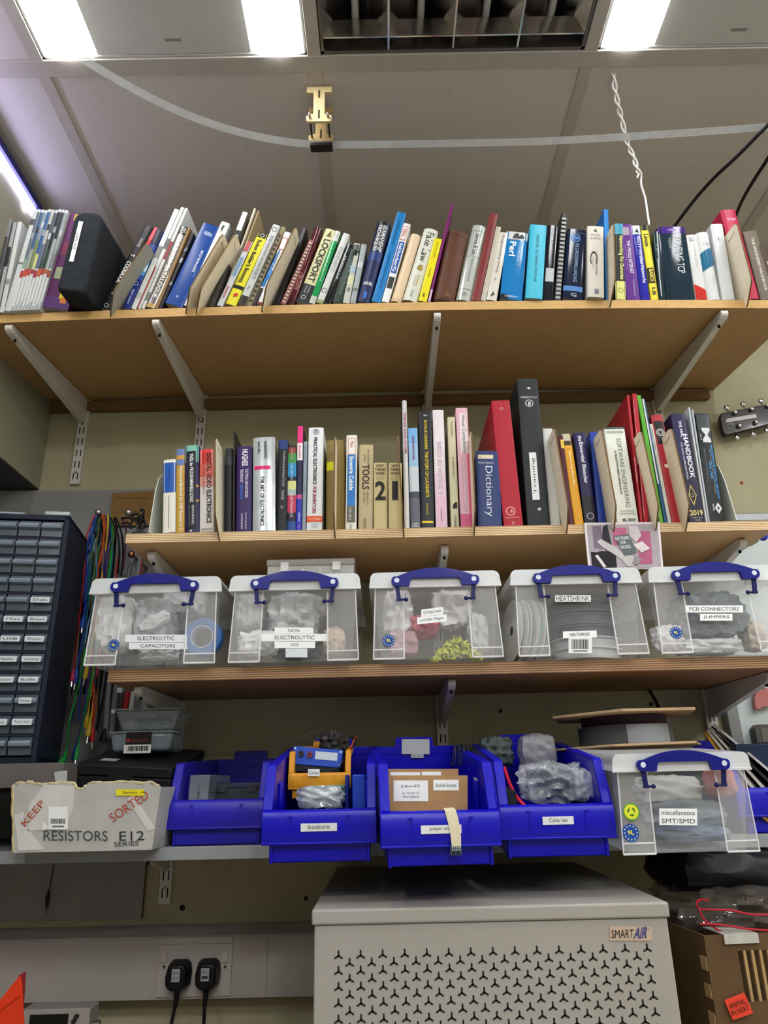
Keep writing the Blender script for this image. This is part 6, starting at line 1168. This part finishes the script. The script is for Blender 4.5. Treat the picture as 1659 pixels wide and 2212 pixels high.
for k, (x, y, c, lab) in enumerate(((225, 1590, '#131316', 'black moulded plug standing on the black case'), (206, 1595, '#55555a', 'dark grey moulded plug standing on the black case'), (192, 1590, '#171717', 'black flat connector left of the moulded plugs'))):
    p = AT(x, y, 1.63); b = B(); b.tube([(0, 0, .016), (0, 0, .006), (0, 0, -.012)], [.0026, .0045, .006], M(c, .5, var=.05), 8); o = b.build('moulded_plug'); o.location = p; tag(o, lab, 'plug', 'plugs hanging above the black case')
# coil of black cable at the second peg
root = empty('cable_hank', AT(305, 1115, YP)); tag(root, 'hank of black cable knotted at the right hand silver peg', 'cable hank'); T = Matrix.Translation(-Vector(root.location))
for pts in ([(262, 1120), (278, 1118), (292, 1124), (300, 1132)], [(285, 1112), (297, 1110), (304, 1118), (302, 1135), (300, 1142)], [(283, 1142), (282, 1130), (290, 1122), (300, 1118), (312, 1124), (316, 1138)], [(303, 1105), (307, 1099), (311, 1104), (308, 1115)], [(262, 1132), (272, 1128), (280, 1132), (284, 1140)]):
    b = B(T); b.tube([AT(x, y, YP-.004) for x, y in pts], .0028, M('#121014', .5), 7); b.build('strand', root)
b = blob((0, 0, -.008), (.018, .014, .026), M('#121014', .6, var=.1), 3, .3, 2, 14); b.build('knot', root)
root = empty('red_tube', AT(272, 1515, 1.70)); tag(root, 'red tube between white ones under the left bracket of the storage box shelf', 'tube'); b = B(); b.cyl((0, 0, -.022), (.003, 0, .022), .0062, M('#a8262c', .4), n=14); b.build('tube', root)
for k, (x, c, lab) in enumerate(((258, '#8c8c8a', 'grey white tube left of the red one'), (285, '#b9b9b4', 'white tube right of the red one'))):
    p = AT(x, 1515, 1.70); b = B(); b.cyl((0, 0, -.026), (.002, 0, .022), .006, M(c, .5), n=14); o = b.build('tube'); o.location = p; tag(o, lab, 'tube')
b = plate([(246, 1484), (265, 1486), (264, 1497), (247, 1495)], 1.66, .001, M('#b9bfc0', .5)); tag(b.build('paper_tag', smooth=False), 'small white paper tag at the left end under the storage box shelf', 'tag')

# ------------------------------------------------------------------ picture hung from the middle shelf
root = empty('paper_print', AT(1345, 1180, 1.386)); tag(root, 'printed sheet with pink and grey picture hanging from the middle shelf edge', 'print'); T = Matrix.Translation(-Vector(root.location)); YPp = 1.3895
b = B(T); n = 10; A0, A1, B0, B1 = AT(1261, 1130, YPp), AT(1424, 1128, YPp), AT(1270, 1231, YPp), AT(1432, 1230, YPp); v = []
def onp(u, w, lift=0.0):
    p = A0.lerp(A1, u).lerp(B0.lerp(B1, u), w); p.y += -.002-lift-.002*w*w*(1-.5*u)+.0003*math.sin(u*7); return p
for i in range(n+1):
    for j in range(n+1): v.append(onp(i/n, j/n))
b.add(v, [(i*(n+1)+j, (i+1)*(n+1)+j, (i+1)*(n+1)+j+1, i*(n+1)+j+1) for i in range(n) for j in range(n)], M('#d9d2d6', .6, var=.03))
def patch(pts, c, k):
    b.add([onp(x, y, .0012+.0004*k) for x, y in pts], [tuple(range(len(pts)))], M(c, .6, var=.08, scale=60))
def rpatch(x0, y0, x1, y1, c, k):
    for q in range(4):
        a_, c_ = x0+(x1-x0)*q/4, x0+(x1-x0)*(q+1)/4; patch([(a_, y0), (c_, y0), (c_, y1), (a_, y1)], c, k)
rpatch(.04, .05, .97, .98, '#a39aa0', 0); rpatch(.36, .12, .55, .5, '#b0607e', 1); rpatch(.68, .2, .86, .9, '#a85a78', 1); rpatch(.05, .62, .38, .98, '#1d1a1e', 1); rpatch(.1, .08, .22, .6, '#77697a', 1)
patch([(.24, .1), (.3, .04), (.34, .5), (.26, .62), (.2, .5)], '#2c2830', 2); patch([(.14, .42), (.2, .36), (.36, .52), (.5, .7), (.62, .74), (.6, .95), (.52, .95), (.45, .8), (.2, .52)], '#b9b4b4', 3)
patch([(.58, .08), (.7, .1), (.74, .3), (.66, .44), (.58, .3)], '#c3bcbe', 3); patch([(.62, .5), (.74, .42), (.84, .58), (.72, .66)], '#d3cccd', 4); patch([(.1, .72), (.14, .7), (.24, .95), (.2, .97)], '#d0cccc', 3); patch([(.62, .74), (.72, .8), (.66, .92), (.58, .9)], '#8c8688', 4)
patch([(.37, .30), (.57, .27), (.66, .66), (.49, .73)], '#5d6668', 5)
for s, y, xa, xb in (('ELECTRONICS', .40, .39, .575), ('FOR', .49, .46, .53), ('DOGS', .59, .45, .585)):
    o = onp(xa, y, .0042); b.text(s, o, onp(xb, y-.02, .0042)-o, onp(xa-.015, y-.07, .0042)-o, M('#cfd2d2', .6, var=0), True)
b.build('sheet', root, smooth=False)

# ------------------------------------------------------------------ right hand wall
root = empty('headstock_hook', AT(1610, 905, 1.715)); tag(root, 'black guitar headstock with chrome tuning pegs fixed on the wall at the right edge', 'headstock'); T = Matrix.Translation(-Vector(root.location))
b = plate([(1567, 940), (1561, 932), (1554, 905), (1557, 894), (1562, 891), (1655, 873), (1720, 860), (1720, 900), (1655, 919), (1570, 941)], 1.712, .016, M('#1c1715', .3, var=.05, coat=.3), T=T); b.build('head', root, bevel=.003)
ch = M('#c9c9c9', .12, metal=1.0, var=0)
for k, (x, y) in enumerate(((1586.5, 892.5), (1622, 885), (1657, 878), (1596, 921), (1631.5, 913.5))):
    p = AT(x, y, 1.712); q = B(T); q.cyl((p.x, 1.7118, p.z), (p.x, 1.706, p.z), .0075, ch, .006, 20); q.ball((p.x, 1.706, p.z), .0062, ch, 14, (1, .6, 1)); q.build('string_post', root)
for k, (x, y, x0, y0) in enumerate(((1570, 881, 1574, 892), (1605, 873, 1609, 884), (1644, 866, 1646, 876), (1592, 945, 1590, 932), (1627, 938, 1623, 926), (1657, 930, 1656, 918))):
    p = AT(x, y, 1.722); a = AT(x0, y0, 1.722); q = B(T); q.cyl(a, p, .0022, ch, n=8); q.ball(p, .0082, ch, 14, (1, .55, 1)); q.build('tuner_button', root)
b = plate([(1568, 913), (1570, 904.5), (1633, 894), (1635, 902)], 1.7106, .001, M('#8d8a88', .35, metal=.4, var=.05), T=T); b.build('name_plate', root)
b = plate([(1569, 916), (1583, 913), (1585, 923), (1583, 923.5), (1581, 917), (1571, 919)], 1.7108, .0008, M('#77716c', .5), T=T); b.build('emblem', root)
p = AT(1648, 1158, 1.56); root = empty('blue_knob', p); tag(root, 'round shiny blue knob under the right end of the middle shelf', 'knob')
b = B(); b.ball((0, 0, 0), .0112, M('#1f3fa8', .2, var=.03, coat=.3), 20, (1, .8, 1)); b.build('ball', root); b = B(); b.cyl((-.002, 0, .002), (-.018, .02, .014), .004, M('#4a3018', .5), n=10); b.build('stem', root)
p = AT(1626, 1172, 1.60); b = B(); b.prism([(-.016, -.004), (.014, .006), (.016, .003), (-.004, -.008)], 'y', 0, .003, M('#3f6a58', .5)); o = b.build('green_tag', smooth=False); o.location = p; tag(o, 'small green tag left of the round blue knob', 'tag')
root = empty('pink_clip', AT(1645, 1500, 1.71)); tag(root, 'translucent pink clip shaped piece on the whiteboard at the right edge', 'clip'); T = Matrix.Translation(-Vector(root.location))
b = plate([(1632, 1532), (1643, 1533), (1647, 1528), (1672, 1526), (1672, 1486), (1654, 1486), (1650, 1490), (1630, 1488), (1633, 1500), (1630, 1506)], 1.708, .010, M('#b5706e', .4, var=.1), T=T); b.build('body', root, bevel=.002)
b = plate([(1626, 1474), (1655, 1472), (1656, 1480), (1652, 1482), (1653, 1487), (1632, 1488), (1632, 1483), (1628, 1481)], 1.708, .010, M('#b5706e', .4, var=.1), T=T); b.build('head', root, bevel=.002)
b = plate([(1633, 1466), (1640, 1460), (1650, 1462), (1648, 1471), (1636, 1472)], 1.71, .006, M('#9a6a66', .5, var=.2), T=T); b.build('bow', root, bevel=.002)
wire([(1335, 1450, 1.715), (1362, 1455, 1.715), (1390, 1475, 1.715), (1415, 1512, 1.715), (1428, 1545, 1.712), (1436, 1590, 1.71)], .004, '#15120f', 'black cable curving down the wall behind the cardboard reel', 'cable', cat='cable')

# ------------------------------------------------------------------ under the bottom shelf: trunking, sockets, plugs, board, purifier
trk = M('#a8a29c', .5, var=.04, scale=10); YT0 = 1.69
b = B(); b.prism([(YW-.0005, .895), (YT0, .901), (YT0, 1.006), (YT0+.004, 1.011), (YW-.0005, 1.024)], 'x', -1.4, -.03, trk); b.box(-.4005, -.3995, YT0-.0003, YT0+.01, .903, 1.008, M('#6d6761', .6)); b.box(-.2505, -.2495, YT0-.0003, YT0+.01, .903, 1.008, M('#6d6761', .6)); b.build('dado').name = 'cable_trunking'
o = bpy.data.objects['cable_trunking']; tag(o, 'grey white cable trunking along the wall above the desk', 'trunking')
pa, pb = AT(347, 2026, YT0), AT(498, 2150, YT0)
root = empty('wall_socket', ((pa.x+pb.x)/2, YT0, (pa.z+pb.z)/2)); tag(root, 'white double wall socket in the trunking with two black plugs', 'socket'); T = Matrix.Translation(-Vector(root.location))
b = B(T); b.box(pa.x, pb.x, YT0-.004, YT0-.0003, pb.z, pa.z, M('#b0a9a4', .4, var=.03)); b.box(pa.x, pb.x, YT0-.0044, YT0-.0002, pa.z-.012, pa.z-.0113, M('#857e78', .5)); b.build('plate', root, bevel=.0015)
for x in (354, 486):
    a = AT(x-6, 2052, YT0-.005); c = AT(x+6, 2079, YT0-.005); b = B(T); b.box(a.x, c.x, YT0-.007, YT0-.0045, c.z, a.z, M('#b5aea8', .4)); b.build('switch', root, bevel=.0008)
    s = AT(x, 2089, YT0-.005); b = B(T); b.cyl((s.x, YT0-.0046, s.z), (s.x, YT0-.0038, s.z), .0028, M('#4a443e', .4, metal=.6), n=12); b.build('screw', root)
for (px, py, lab, sx, txt) in ((381, 2112, 'left black mains plug with white label in the wall socket', -1, 'HEATER\nGUN'), (444, 2110, 'right black mains plug with white label in the wall socket', 1, 'PSU\n1')):
    Yp = YT0-.004; p = AT(px, py, Yp-.03); root = empty('mains_plug', (p.x, Yp, p.z)); tag(root, lab, 'plug', 'black mains plugs in the wall socket')
    pm = M('#141417', .4, var=.06); out = [(-.014, .027), (.014, .027), (.022, .021), (.0245, .005), (.0225, -.017), (.011, -.026), (-.012, -.026), (-.0235, -.016), (-.0245, .003), (-.020, .021)]
    b = B(); b.prism(out, 'y', -.012, -.0003, pm)
    n = len(out); v = [(x, -.012, z) for x, z in out]+[(x*.82+.0008*sx, -.036, z*.84) for x, z in out]; b.add(v, [(i, (i+1) % n, n+(i+1) % n, n+i) for i in range(n)]+[tuple(range(n, 2*n))], pm); b.build('body', root, bevel=.004, seg=3)
    b = B(); b.box(-.008, .008, -.0372, -.0362, -.006, .016, M('#a9adb0', .35, var=.1)); 
    for i, s in enumerate(txt.split('\n')): b.text(s, (-.006, -.0374, .007-.009*i), (.012, 0, 0), (0, 0, .005), M('#33373a', .6, var=0))
    b.build('label', root, smooth=False)
    b = B(); b.tube([(0, -.018, -.024), (0, -.020, -.040), (-.001, -.020, -.052)], [.0062, .005, .0042], pm, 10); gp = b.build('cord_grip', root)
    b = B(); b.tube([(-.001, -.020, -.050), (-.003+.003*sx, -.021, -.08), (-.006+.004*sx, -.022, -.12), (-.008, -.02, -.155)], .0034, pm, 8); b.build('cord', gp)
# little probe hanging under the shelf
root = empty('hanging_probe', AT(108, 1930, 1.72)); tag(root, 'thin black probe hanging on a wire in front of the grey board below the shelf', 'probe'); T = Matrix.Translation(-Vector(root.location))
b = B(T); b.tube([AT(117, 1858, 1.72), AT(113, 1890, 1.72), AT(106, 1925, 1.72)], .0012, M('#1d1a18', .5), 6); b.build('wire', root)
b = B(T); b.tube([AT(106, 1922, 1.72), AT(103, 1938, 1.72), AT(101, 1962, 1.72)], [.0022, .0045, .0036], M('#1d1a18', .5), 8); b.build('grip', root)
b = B(T); b.tube([AT(101, 1962, 1.72), AT(100, 1982, 1.72)], [.002, .0008], M('#8d6a5a', .4, metal=.6), 6); b.build('tip', root)
# desk, bench meter, orange red bin
b = B(); b.box(-2.3, 2.4, .9, YW-.001, .70, .735, M('#7a6a54', .5, var=.06)); b.box(-2.2, -2.14, .95, 1.0, 0, .70, M('#555', .5)); b.box(2.2, 2.26, .95, 1.0, 0, .70, M('#555', .5)); b.box(-2.2, -2.14, 1.6, 1.66, 0, .70, M('#555', .5)); b.box(2.2, 2.26, 1.6, 1.66, 0, .70, M('#555', .5)); tag(b.build('workbench'), 'workbench below the photo carrying the purifier and meter', 'bench')
Ym = 1.53; ma = AT(48, 2181, Ym); mc = AT(196, 2168, Ym)
root = empty('bench_meter', (ma.x, Ym, .7355)); tag(root, 'grey bench meter with dark display and row of buttons in the bottom left corner', 'meter'); w_ = mc.x-ma.x; h_ = ma.z-.7355
gm = M('#a39d98', .45, var=.04); b = B(); b.box(0, w_, 0, .045, .004, h_, gm); b.box(.01, .03, .01, .03, 0, .004, blk); b.box(w_-.03, w_-.01, .01, .03, 0, .004, blk); b.build('case', root, bevel=.004)
b = B(); b.box(.016, .085, -.0012, .001, h_-.024, h_-.008, M('#1d1c1a', .2, var=.05)); b.build('display', root)
for k in range(6): b = B(); b.cyl((.008+.0155*k, -.004, h_-.033), (.008+.0155*k, .001, h_-.033), .003, M('#8a4a44' if k == 0 else '#7d7873', .5), n=12); b.build('button', root)
for xx, zz in ((.096, .019), (.090, .028), (.1, .012)): b = B(); b.cyl((xx, -.005, h_-zz), (xx, .001, h_-zz), .004, M('#2c2926', .5), n=14); b.build('knob', root)
b = B(); b.cyl((w_-.001, .02, h_-.03), (w_+.014, .02, h_-.03), .005, M('#8d8576', .3, metal=.8), n=14); b.ring((w_+.010, .02, h_-.03), (1, 0, 0), .0068, .004, .006, M('#8d8576', .3, metal=.8), 16); b.build('connector', root)
Yo = 1.30; root = empty('orange_red_bin', AT(20, 2212, Yo)); root.location.z = .7355; tag(root, 'orange red plastic bin poking into the bottom left corner', 'bin')
T = Matrix.Translation(-Vector(root.location)); ob = M('#d23a1c', .35, var=.04, coat=.1); c0 = AT(42, 2108, Yo); c1 = AT(52, 2140, Yo-.0)
xr = c0.x; zt_ = c0.z
b = plate([(-100, 2262), (0, 2160), (42, 2108), (46, 2122), (54, 2262)], Yo, .003, ob, T=T); b.build('front_wall', root)
q0, q1 = AT(42, 2108, Yo), AT(54, 2262, Yo)
b = B(T); b.add([(q0.x, Yo+.003, q0.z), (q0.x+.001, Yo+.02, q0.z+.001), (q1.x+.001, Yo+.02, .739), (q1.x, Yo+.003, .739), (q0.x-.003, Yo+.003, q0.z), (q0.x-.002, Yo+.02, q0.z+.001), (q1.x-.002, Yo+.02, .739), (q1.x-.003, Yo+.003, .739)], [(0, 1, 2, 3), (7, 6, 5, 4), (0, 4, 5, 1), (1, 5, 6, 2), (2, 6, 7, 3), (3, 7, 4, 0)], M('#8a2a2c', .4, var=.04)); b.build('side_wall', root)
b = B(T); b.box(xr-.14, xr-.003, Yo-.002, Yo+.12, .7355, .739, ob); b.build('tray', root)
f0, f1 = AT(-10, 2188, Yo-.0015), AT(44, 2148, Yo-.0015); b = B(T); b.tube([f0, f1], .0018, ob, 6); b.build('rim', root)
# air purifier
Yf = 1.18; a = AT(673, 1968, Yf); c = AT(1444, 1946, Yf); xl, xr_ = a.x, c.x; zt_ = (a.z+c.z)/2; zl_ = (AT(673, 2003, Yf).z+AT(1443, 1980, Yf).z)/2
root = empty('air_purifier', ((xl+xr_)/2, Yf, .7355)); tag(root, 'white metal air purifier cabinet with rows of three armed slots under the blue bins', 'air purifier'); T = Matrix.Translation(-Vector(root.location))
pw = M('#9b9790', .42, var=.03, scale=8); b = B(T); b.box(xl+.004, xr_-.004, Yf+.004, 1.735, .7355, zl_, pw); b.build('body', root, bevel=.002)
b = B(T); b.box(xl, xr_, Yf, 1.737, zl_, zt_, pw); b.build('lid', root, bevel=.0035, seg=3)
b = B(T); sl = M('#24221f', .8, var=0)
pw_ = AT(778, 2080, Yf).x-AT(730, 2080, Yf).x
z_a = AT(730, 2066, Yf).z; rp_ = (AT(730, 2066, Yf).z-AT(730, 2206, Yf).z)/4; x_a = AT(731, 2066, Yf).x
yy = Yf+.0036
for r_ in range(22):
    zz = z_a-rp_/2*r_
    if zz < .76: break
    for k in range(15-(r_ % 2)):
        xx = x_a+pw_*(k+.5*(r_ % 2))
        for j in range(3):
            t_ = math.pi/2+j*2*math.pi/3; d_ = Vector((math.cos(t_), 0, math.sin(t_))); e_ = Vector((-math.sin(t_), 0, math.cos(t_))); c_ = Vector((xx, yy, zz)); w2 = .0013; L_ = .0060
            b.add([c_-e_*w2-d_*.001, c_-e_*w2+d_*L_, c_+d_*(L_+.0015), c_+e_*w2+d_*L_, c_+e_*w2-d_*.001], [(0, 1, 2, 3, 4)], sl)
b.build('slot_pattern', root, smooth=False)
sticker(root, 1317, 2001, 1408, 2032, Yf+.0035, '', c='#b9a48e', name='badge')
T = Matrix.Translation(-Vector(root.location)); b = B(T); o = AT(1321, 2027, Yf+.0022); b.text('SMART', o, AT(1369, 2025.5, Yf+.0022)-o, AT(1321, 2009, Yf+.0022)-o, M('#2a2426', .5, var=0), False); o = AT(1368, 2028, Yf+.0022); b.text('AIR', o, AT(1397, 2027, Yf+.0022)-o, AT(1373, 2003, Yf+.0022)-o, M('#3a3f78', .5, var=0), True); o = AT(1399, 2008, Yf+.0022); b.text('®', o, AT(1403, 2008, Yf+.0022)-o, AT(1399, 2004, Yf+.0022)-o, M('#3a3f78', .5, var=0)); b.build('badge_lettering', root, smooth=False)
# right hand clutter beside the purifier
p = AT(1560, 1885, 1.40); b = blob((0, 0, 0), (.24, .22, .085), M('#131315', .4, var=.3, bump=.4, scale=30), 71, .18, 1.6, 30); o = b.build('black_bag'); o.location = (p.x+.015, 1.46, p.z); tag(o, 'black bag lying under the grey shelf right of the purifier', 'bag')
p = AT(1570, 1960, 1.36); b = blob((0, 0, 0), (.26, .22, .075), clear('#6a625c', .42, .08, bump=.9, scale=25), 72, .35, 2.4, 36); o = b.build('clear_bag'); o.location = (p.x+.015, 1.40, p.z); tag(o, 'shiny clear bag of wire with red edges right of the purifier', 'bag')
for pts, lab in (([(1659, 1976, 1.28), (1620, 1975, 1.28), (1575, 1966, 1.28), (1512, 1963, 1.29), (1508, 1945, 1.31), (1530, 1944, 1.32)], 'red wire along the front of the shiny clear bag'), ([(1509, 1958, 1.285), (1520, 1985, 1.28), (1545, 2005, 1.28), (1560, 2013, 1.28)], 'red wire curling down at the left end of the shiny clear bag'), ([(1512, 1996, 1.28), (1560, 1998, 1.275), (1610, 2006, 1.27), (1659, 2010, 1.27)], 'red wire along the bottom of the shiny clear bag')):
    wire(pts, .0016, '#b0202e', lab, 'red_wire', 'red wires on the shiny clear bag')
root = empty('slatted_crate', AT(1600, 2110, 1.26)); root.rotation_euler = (0, 0, .10); root.location.z = .7355; tag(root, 'brown wooden crate with tall slots and a red sticker in the lower right corner', 'crate')
cz = AT(1520, 2020, 1.26).z-.7355; cx = AT(1520, 2040, 1.26).x-root.location.x; cr = M('#5a452c', .6, var=.18, scale=14, vec=(1, 1, .3)); ce = M('#a58a5e', .6, var=.1)
b = B(); W1 = .30; t_ = .004; s0, s1 = cz-.088, cz-.022; sx0 = cx+.050; sp = .0128
b.box(cx, cx+W1, 0, t_, 0, s0, cr); b.box(cx, cx+W1, 0, t_, s1, cz, cr); b.box(cx, sx0, 0, t_, s0, s1, cr)
x = sx0
while x < cx+W1-.05: b.box(x+.0085, x+sp, 0, t_, s0, s1, ce); x += sp
b.box(x, cx+W1, 0, t_, s0, s1, cr)
b.build('front_panel', root, smooth=False)
b = B(); b.box(cx, cx+t_, t_, .24, 0, cz, cr); b.box(cx+W1-t_, cx+W1, t_, .24, 0, cz, cr); b.box(cx, cx+W1, .24, .244, 0, cz, cr); b.box(cx+t_, cx+W1-t_, t_, .24, 0, .004, blk)
z = 0
while z < cz-.03: b.box(cx-.0015, cx, .002, .02, z, z+.018, ce); z += .036
b.build('side_panels', root, smooth=False)
b = B(); b.box(cx+.03, cx+.085, -.0035, .06, cz, cz+.0012, M('#b3b1a8', .5, var=.15)); b.box(cx+.03, cx+.085, -.0037, -.0025, cz-.012, cz, M('#b3b1a8', .5, var=.15)); b.build('tape', root, smooth=False)
Ti = (Matrix.Translation(root.location) @ Matrix.Rotation(.10, 4, 'Z')).inverted(); b = B(Ti); q = [AT(x, y, 1.2525) for x, y in ((1583, 2204), (1627, 2189), (1608, 2144), (1565, 2161))]
b.add(q+[p+Vector((0, .0012, 0)) for p in q], [(0, 1, 2, 3), (0, 4, 5, 1), (1, 5, 6, 2), (2, 6, 7, 3), (3, 7, 4, 0)], M('#d8432e', .45, var=.03))
for s, (x0, y0), (x1, y1), (x2, y2) in (('ANIMAL', (1578, 2180), (1613, 2167), (1573, 2169)), ('IN HEAT', (1583, 2195), (1620, 2181), (1578, 2184))):
    o = AT(x0, y0, 1.2518); b.text(s, o, AT(x1, y1, 1.2518)-o, AT(x2, y2, 1.2518)-o, M('#2a1a16', .6, var=0), False)
b.build('red_sticker', root, smooth=False)
b = plate([(1452, 2212), (1462, 2090), (1485, 2070), (1512, 2120), (1528, 2212), (1520, 2300), (1460, 2300)], 1.45, .05, M('#121214', .5, var=.1)); o = b.build('black_case', bevel=.004); tag(o, 'black rounded case in the dark gap between purifier and wooden crate', 'case')
b = plate([(1440, 1995), (1512, 2010), (1560, 2212), (1570, 2320), (1420, 2320)], 1.52, .012, M('#6b4a2a', .6, var=.12)); o = b.build('wooden_panel', smooth=False); o.name = 'plywood_board'; tag(o, 'brown wooden panel standing behind the crate beside the purifier', 'panel')

# ------------------------------------------------------------------ under the ceiling: clear tape, wooden clip, cord, cables
root = empty('wooden_clip', (-.119, 1.18, ZC)); tag(root, 'small plywood bracket with two bolts hanging from the ceiling grid', 'bracket'); pl = M('#cdb98c', .5, var=.06, scale=40)
def iplate(y, z0, zt0, m):
    b = B(); W2, w2 = .028, .0125
    out = [(-W2, zt0), (-W2, zt0-.018), (-w2, zt0-.018), (-w2, z0+.022), (-W2*.7, z0+.022), (-W2, z0+.016), (-W2, z0+.004), (-W2+.005, z0), (W2-.005, z0), (W2, z0+.004), (W2, z0+.016), (W2*.7, z0+.022), (w2, z0+.022), (w2, zt0-.018), (W2, zt0-.018), (W2, zt0)]
    b.prism(out, 'y', y, y+.006, m); dk = M('#3a2c16', .7)
    for za, zb_ in ((zt0-.035, zt0-.012), (z0+.008, z0+.034)): b.box(-.0022, .0022, y-.0004, y+.001, za, zb_, dk)
    return b.build('plate', root, bevel=.001)
iplate(0, -.110, -.0055, pl); iplate(.052, -.110, -.0055, M('#b39a68', .55, var=.08, scale=40))
for sx in (-.02, .02):
    b = B(); b.cyl((sx, -.006, -.098), (sx, .062, -.098), .0022, M('#4a4038', .35, metal=.8), n=10); b.ball((sx, -.007, -.098), .0042, M('#c9c6bd', .2, metal=.9, var=0), 10); b.build('bolt', root)
b = B(); b.box(-.024, .026, .052, .072, -.122, -.1105, M('#241f1c', .5)); b.build('clamp_block', root)
Zr = ZC-.118; pth = [(-40, -105), (60, 0), (120, 70), (180, 127), (300, 198), (400, 246), (500, 281), (600, 303), (690, 312), (829, 312), (1000, 309), (1150, 306), (1290, 299), (1450, 289), (1659, 274), (1850, 258)]
P = [ATZ(x, y, Zr+.002*math.sin(i)) for i, (x, y) in enumerate(pth)]; fine = []
for i in range(len(P)-1):
    p0, p1, p2, p3 = P[max(0, i-1)], P[i], P[i+1], P[min(len(P)-1, i+2)]
    for k in range(6):
        t = k/6; fine.append(.5*((2*p1)+(p2-p0)*t+(2*p0-5*p1+4*p2-p3)*t*t+(3*p1-p0-3*p2+p3)*t**3))
fine.append(P[-1]); b = B(); v = []; tpm = M('#c3c6c6', .15, alpha=.55, var=.1, scale=40)
for i, p in enumerate(fine):
    d = (fine[min(len(fine)-1, i+1)]-fine[max(0, i-1)]).normalized(); s = Vector((-d.y, d.x, 0)); s = (s*.75+Vector((0, 0, -.55))).normalized()*.0075; nrm = d.cross(s).normalized()*.0006
    v += [p-s-nrm, p+s-nrm, p+s+nrm, p-s+nrm]
n = len(fine); b.add(v, [(4*i+j, 4*i+(j+1) % 4, 4*i+4+(j+1) % 4, 4*i+4+j) for i in range(n-1) for j in range(4)], tpm); tag(b.build('plastic_strip'), 'translucent plastic strip strung in a curve under the ceiling', 'strip')
# white twisted cord
base = [(1325, 157, 1.166), (1328, 190, 1.19), (1334, 222, 1.215), (1341, 250, 1.24), (1349, 285, 1.265), (1357, 315, 1.29), (1369, 340, 1.305), (1376, 365, 1.315), (1386, 385, 1.325), (1390, 420, 1.33), (1398, 450, 1.325), (1402, 486, 1.325)]
PB = [AT(*q) for q in base]
def smooth(P, sub=8):
    out = []
    for i in range(len(P)-1):
        p0, p1, p2, p3 = P[max(0, i-1)], P[i], P[i+1], P[min(len(P)-1, i+2)]
        for k in range(sub): t = k/sub; out.append(.5*((2*p1)+(p2-p0)*t+(2*p0-5*p1+4*p2-p3)*t*t+(3*p1-p0-3*p2+p3)*t**3))
    return out+[P[-1]]
SB = smooth(PB); root = empty('twisted_cord', PB[0]); tag(root, 'white twisted cord hanging from the ceiling to the slim yellow book', 'cord'); T = Matrix.Translation(-PB[0]); wm = M('#f0f0ee', .5, var=.02)
for ph in (0, math.pi):
    b = B(T); pp = []; L = len(SB); stop = L if ph == 0 else int(L*.70)
    for i in range(stop):
        a_ = .0042*min(1, (L-i)/(L*.35)); pp.append(SB[i]+Vector((a_*math.cos(i*.42+ph), a_*.6*math.sin(i*.42+ph), 0)))
    if ph: pp.append(pp[-1]+Vector((-.006, 0, -.012)))
    b.tube(pp, .0024, wm, 7); b.build('strand', root)
wire([(1690, 235, 1.165), (1659, 270, 1.20), (1637, 292, 1.22), (1590, 340, 1.27), (1545, 382, 1.33), (1500, 432, 1.40), (1445, 505, 1.48)], .0042, '#141214', 'black cable coming down from the ceiling to the dark routing book, left one of two', 'cable', 'black cables at the upper right', cat='cable')
wire([(1690, 292, 1.22), (1659, 342, 1.28), (1625, 395, 1.36), (1600, 440, 1.44), (1583, 485, 1.52)], .0042, '#141214', 'black cable coming down from the ceiling behind the crimson file, right one of two', 'cable', 'black cables at the upper right', cat='cable')
b = B(); p = AT(1652, 588, 1.70); b.ball((0, 0, 0), .006, M('#cfcaff', .4, var=0, emit=5.0), 10); o = b.build('indicator_led'); o.location = p; tag(o, 'small glowing white violet light behind the right end of the top shelf', 'light')
